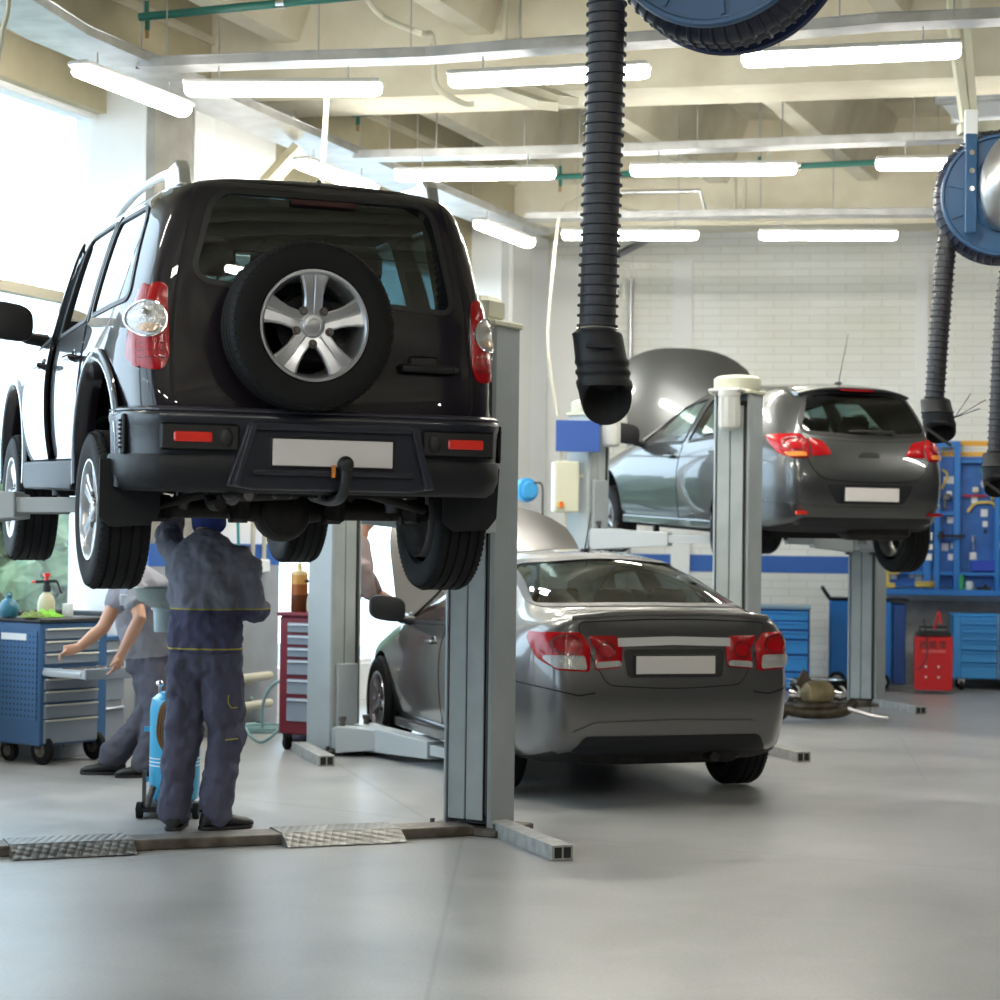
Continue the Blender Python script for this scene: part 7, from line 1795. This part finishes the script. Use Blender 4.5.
b = MB(); b.box((W2 / 2 + .08, .22, .975), (W2 + .2, .42, .03), bev=.01); b.tube([V((-.0, .1, .98)), V((-.05, .05, 1.05)), V((-.08, .0, 1.10))], .02, n=8); b.build('top_tray', M_black, u2)
for x in (W2 - .12, .08):
    b = MB(); b.lathe([(0, -.02), (.055, -.02), (.06, -.03), (.09, -.03), (.10, -.015), (.10, .015), (.09, .03), (0, .03)], c=(x, -.02, .10), axis=(0, 1, 0), n=24); o = b.build('wheel', M_tyre, u2, smooth=True); b = MB(); b.lathe([(0, -.005), (.06, -.01), (.062, .0), (0, .01)], c=(x, -.05, .10), axis=(0, 1, 0), n=20); b.build('wheel_hub', M_alloy, o, smooth=True)
u3 = unit('battery_charger', 'red battery charger on the floor under the tool board', 'charger', 915, 694); W3 = .385
M_rc = mat('signal_red_enamel', (.62, .015, .02), .35)
b = MB(); b.box((W3 / 2, .15, .32), (W3, .28, .56), bev=.008); b.build('charger_case', M_rc, u3); b = MB(); b.box((W3 / 2, .15, .62), (W3 * .95, .26, .08), bev=.03); b.tube([V((.05, .12, .62)), V((.05, .10, .70)), V((W3 - .05, .10, .70)), V((W3 - .05, .12, .62))], .014, n=8); b.build('top_handle', M_black, u3)
for x in (.08, .18, .28): b = MB(); b.box((x, .006, .52), (.055, .01, .07)); b.build('meter_window', M_redd, u3)
for x in (.11, .24):
    for z in (.29, .18): b = MB(); b.cyl((x, .012, z), (x, -.008, z), .012, n=10); b.build('knob', M_whitef, u3)
b = MB(); b.box((W3 / 2, .007, .45), (.24, .008, .03)); b.build('panel_strip', mat('faded_red_print', (.75, .12, .12), .5), u3)
b = MB(); b.tube(spline([V((.10, .05, .70)), V((.08, -.03, .78)), V((.12, -.05, .55)), V((.10, -.05, .35)), V((.02, -.04, .26))], 6), .008, n=6); b.build('black_lead', M_black, u3)
b = MB(); b.tube(spline([V((.20, .08, .68)), V((.22, .02, .80)), V((.24, .0, .86)), V((.26, .0, .74))], 6), .014, n=6); b.build('red_clamp', M_rc, u3)
u4 = unit('tool_trolley', 'sky blue drawer trolley on casters at the right edge', 'tool trolley', 953, 690); W4 = 1.0
b = MB(); b.box((W4 / 2, .25, .46), (W4, .48, .68), bev=.01); b.build('trolley_body', M_bb2, u4); b = MB(); b.box((W4 / 2, .25, .81), (W4 + .03, .5, .03), bev=.01); b.build('trolley_top', M_bb2, u4)
for z, h in ((.74, .08), (.655, .08), (.575, .08), (.48, .10), (.36, .13), (.21, .17)):
    b = MB(); b.box((W4 / 2 + .03, -.008, z), (W4 - .10, .02, h - .014), bev=.004); d_ = b.build('drawer', M_bb2, u4); b = MB(); b.box((W4 / 2 + .03, -.024, z + h / 2 - .018), (W4 - .14, .02, .012), bev=.003); b.build('handle', M_bb2, d_)
b = MB(); b.cyl((.47, -.03, .12), (.47, -.03, .84), .008, n=8); b.build('locking_bar', M_steel, u4)
for x in (.09, W4 - .09):
    for y in (.04, .44): b = MB(); b.cyl((x - .02, y, .055), (x + .02, y, .055), .055, n=16); o = b.build('caster_wheel', M_tyre, u4, smooth=True); b = MB(); b.box((x, y, .10), (.07, .06, .05)); b.build('caster_fork', M_galv, o)
# small hose reel, sign and control box by the far corner
p = PD(526, 490, 20.3); e = thing('hose_reel', 'small light blue hose reel fixed on the far corner wall', 'hose reel', p)
b = MB(); b.lathe([(0, -.09), (.08, -.09), (.09, -.07), (.09, -.05), (.12, -.045), (.125, 0), (.12, .045), (.09, .05), (.08, .09), (0, .09)], axis=(.5, -.85, 0), n=24); b.build('reel_case', mat('light_blue_plastic', (.06, .35, .70), .4), e, smooth=True)
b = MB(); b.tube(spline([V((.08, -.05, .07)), V((.16, -.05, .05)), V((.17, -.05, -.2)), V((.18, -.05, -.42))], 5), .012, n=6); b.build('hose_tail', M_cable, e); b = MB(); b.box((.0, .2, 0), (.06, .3, .06)); b.build('wall_bracket', M_cable, e)
p = PD(578, 436, 17.78); sg = MB(); sg.box((0, 0, 0), (.40, .012, .28), rz=radians(8), bev=.004); o = sg.build('blank_sign', mat('royal_blue_sign', (.028, .09, .36), .5), None); o.location = p; tag(o, 'blank royal blue sign board on the left post of the far lift', 'sign')
p = PD(566, 487, 17.9); cb2 = thing('control_box', 'cream electrical control box with a red and yellow switch beside the far lift', 'control box', p, radians(10))
b = MB(); b.box((-.0, 0, 0), (.22, .12, .46), bev=.012); b.build('box_case', M_unit, cb2); b = MB(); b.box((-.115, 0, 0), (.015, .11, .44), bev=.004); b.build('door_edge', M_whitef, cb2)
b = MB(); b.cyl((-.06, -.062, -.16), (-.06, -.085, -.16), .03, n=14); sw = b.build('switch_plate', mat('switch_yellow', (.7, .5, .05), .4), cb2); b = MB(); b.box((-.06, -.092, -.16), (.018, .02, .05)); b.build('switch_knob', M_refl, sw)
b = MB(); b.cyl((.0, .0, -.23), (.0, .0, -1.1), .012, n=8); b.cyl((-.05, 0, .23), (-.05, 0, .33), .012, n=8); b.box((.14, .03, .1), (.12, .03, .03)); b.build('cable_conduit', M_dpipe, cb2)
b = MB(); a_, c_2 = -1.2, 1.0
# removed parts lying on the floor between the saloon and the far post
q = PZ(818, 722, 0); sf = thing('subframe', 'greasy brown subframe with springs lying on the floor behind the saloon', 'subframe', (q.x, q.y, 0), radians(10))
M_gr = mat('greasy_brown_metal', (.10, .082, .058), .5, metal=.5, noise=.6, nscale=8, bump=.5, bscale=25)
b = MB(); b.tube(spline([V((-.42, .0, .16)), V((-.25, -.06, .10)), V((0, -.08, .08)), V((.22, -.04, .10)), V((.34, .05, .16))], 6), .05, n=10); b.box((-.02, .02, .14), (.34, .28, .10), bev=.04); b.box((-.36, .0, .08), (.12, .2, .12), bev=.03); fr_ = b.build('frame_casting', M_gr, sf, smooth=True, ang=50)
b = MB(); b.prism([(-.17, 0), (.20, 0), (.0, .30)], -.015, .015, Matrix.Translation((-.08, .12, .16)) @ Matrix.Rotation(pi / 2 - .2, 4, 'X')); b.build('triangular_shield', M_gr, sf)
b = MB(); b.lathe([(0, -.12), (.09, -.12), (.11, -.08), (.11, .08), (.08, .12), (0, .12)], c=(.0, .0, .25), axis=(1, .2, 0), n=20); b.build('gear_housing', mat('tan_casting', (.30, .24, .13), .5, metal=.4, noise=.4), sf, smooth=True)
for x, y in ((-.20, -.03), (.20, -.06)):
    b = MB(); b.lathe([(0, -.06), (.05, -.06), (.07, -.03), (.05, 0), (.03, .02), (0, .02)], c=(x, y, .25), axis=(.3, -1, 0), n=16); b.build('bright_joint', M_chrome, sf, smooth=True)
b = MB(); b.tube([V((.25, -.06, .12)), V((.42, -.16, .07)), V((.56, -.22, .05))], .02, n=8); b.tube([V((.42, -.16, .07)), V((.44, -.16, .14))], .015, n=8); b.build('link_rod', M_steel, sf)
q = PZ(842, 706, 0); b = MB(); b.prism([(-.14, -.10), (.10, -.12), (.20, .06), (.02, .14), (-.12, .10)], 0, .012, Matrix.Rotation(radians(24), 4, 'Y')); o = b.build('metal_plate', mat('pale_sheet_metal', (.48, .50, .54), .35, metal=.6), None, bevel=.003); o.location = (q.x - .30, q.y - .12, .09); tag(o, 'bent pale metal plate leaning against the far lift post foot', 'metal plate')
q = PZ(822, 700, 0); wt_ = thing('loose_wheel', 'black tyre lying flat on the floor left of the far post', 'wheel', (q.x, q.y, .105))
w_ = wheel(wt_, 'tyre', (0, 0, 0), -1, R=.32, W=.205, rimR=.205, style='slim', nuts=False, drum=False); w_.rotation_euler = (0, pi / 2, 0)
q = PZ(786, 704, 0); b = MB(); b.tube([V((.10 * cos(t), .10 * sin(t), .02 + .035 * t)) for t in [k * .35 for k in range(60)]], .012, n=8); 
o = b.build('coil_spring', M_steel, None, smooth=True); o.location = (q.x, q.y, 0); o.scale = (1, 1, .33); tag(o, 'bright coil spring standing on the floor just right of the saloon tail', 'spring')
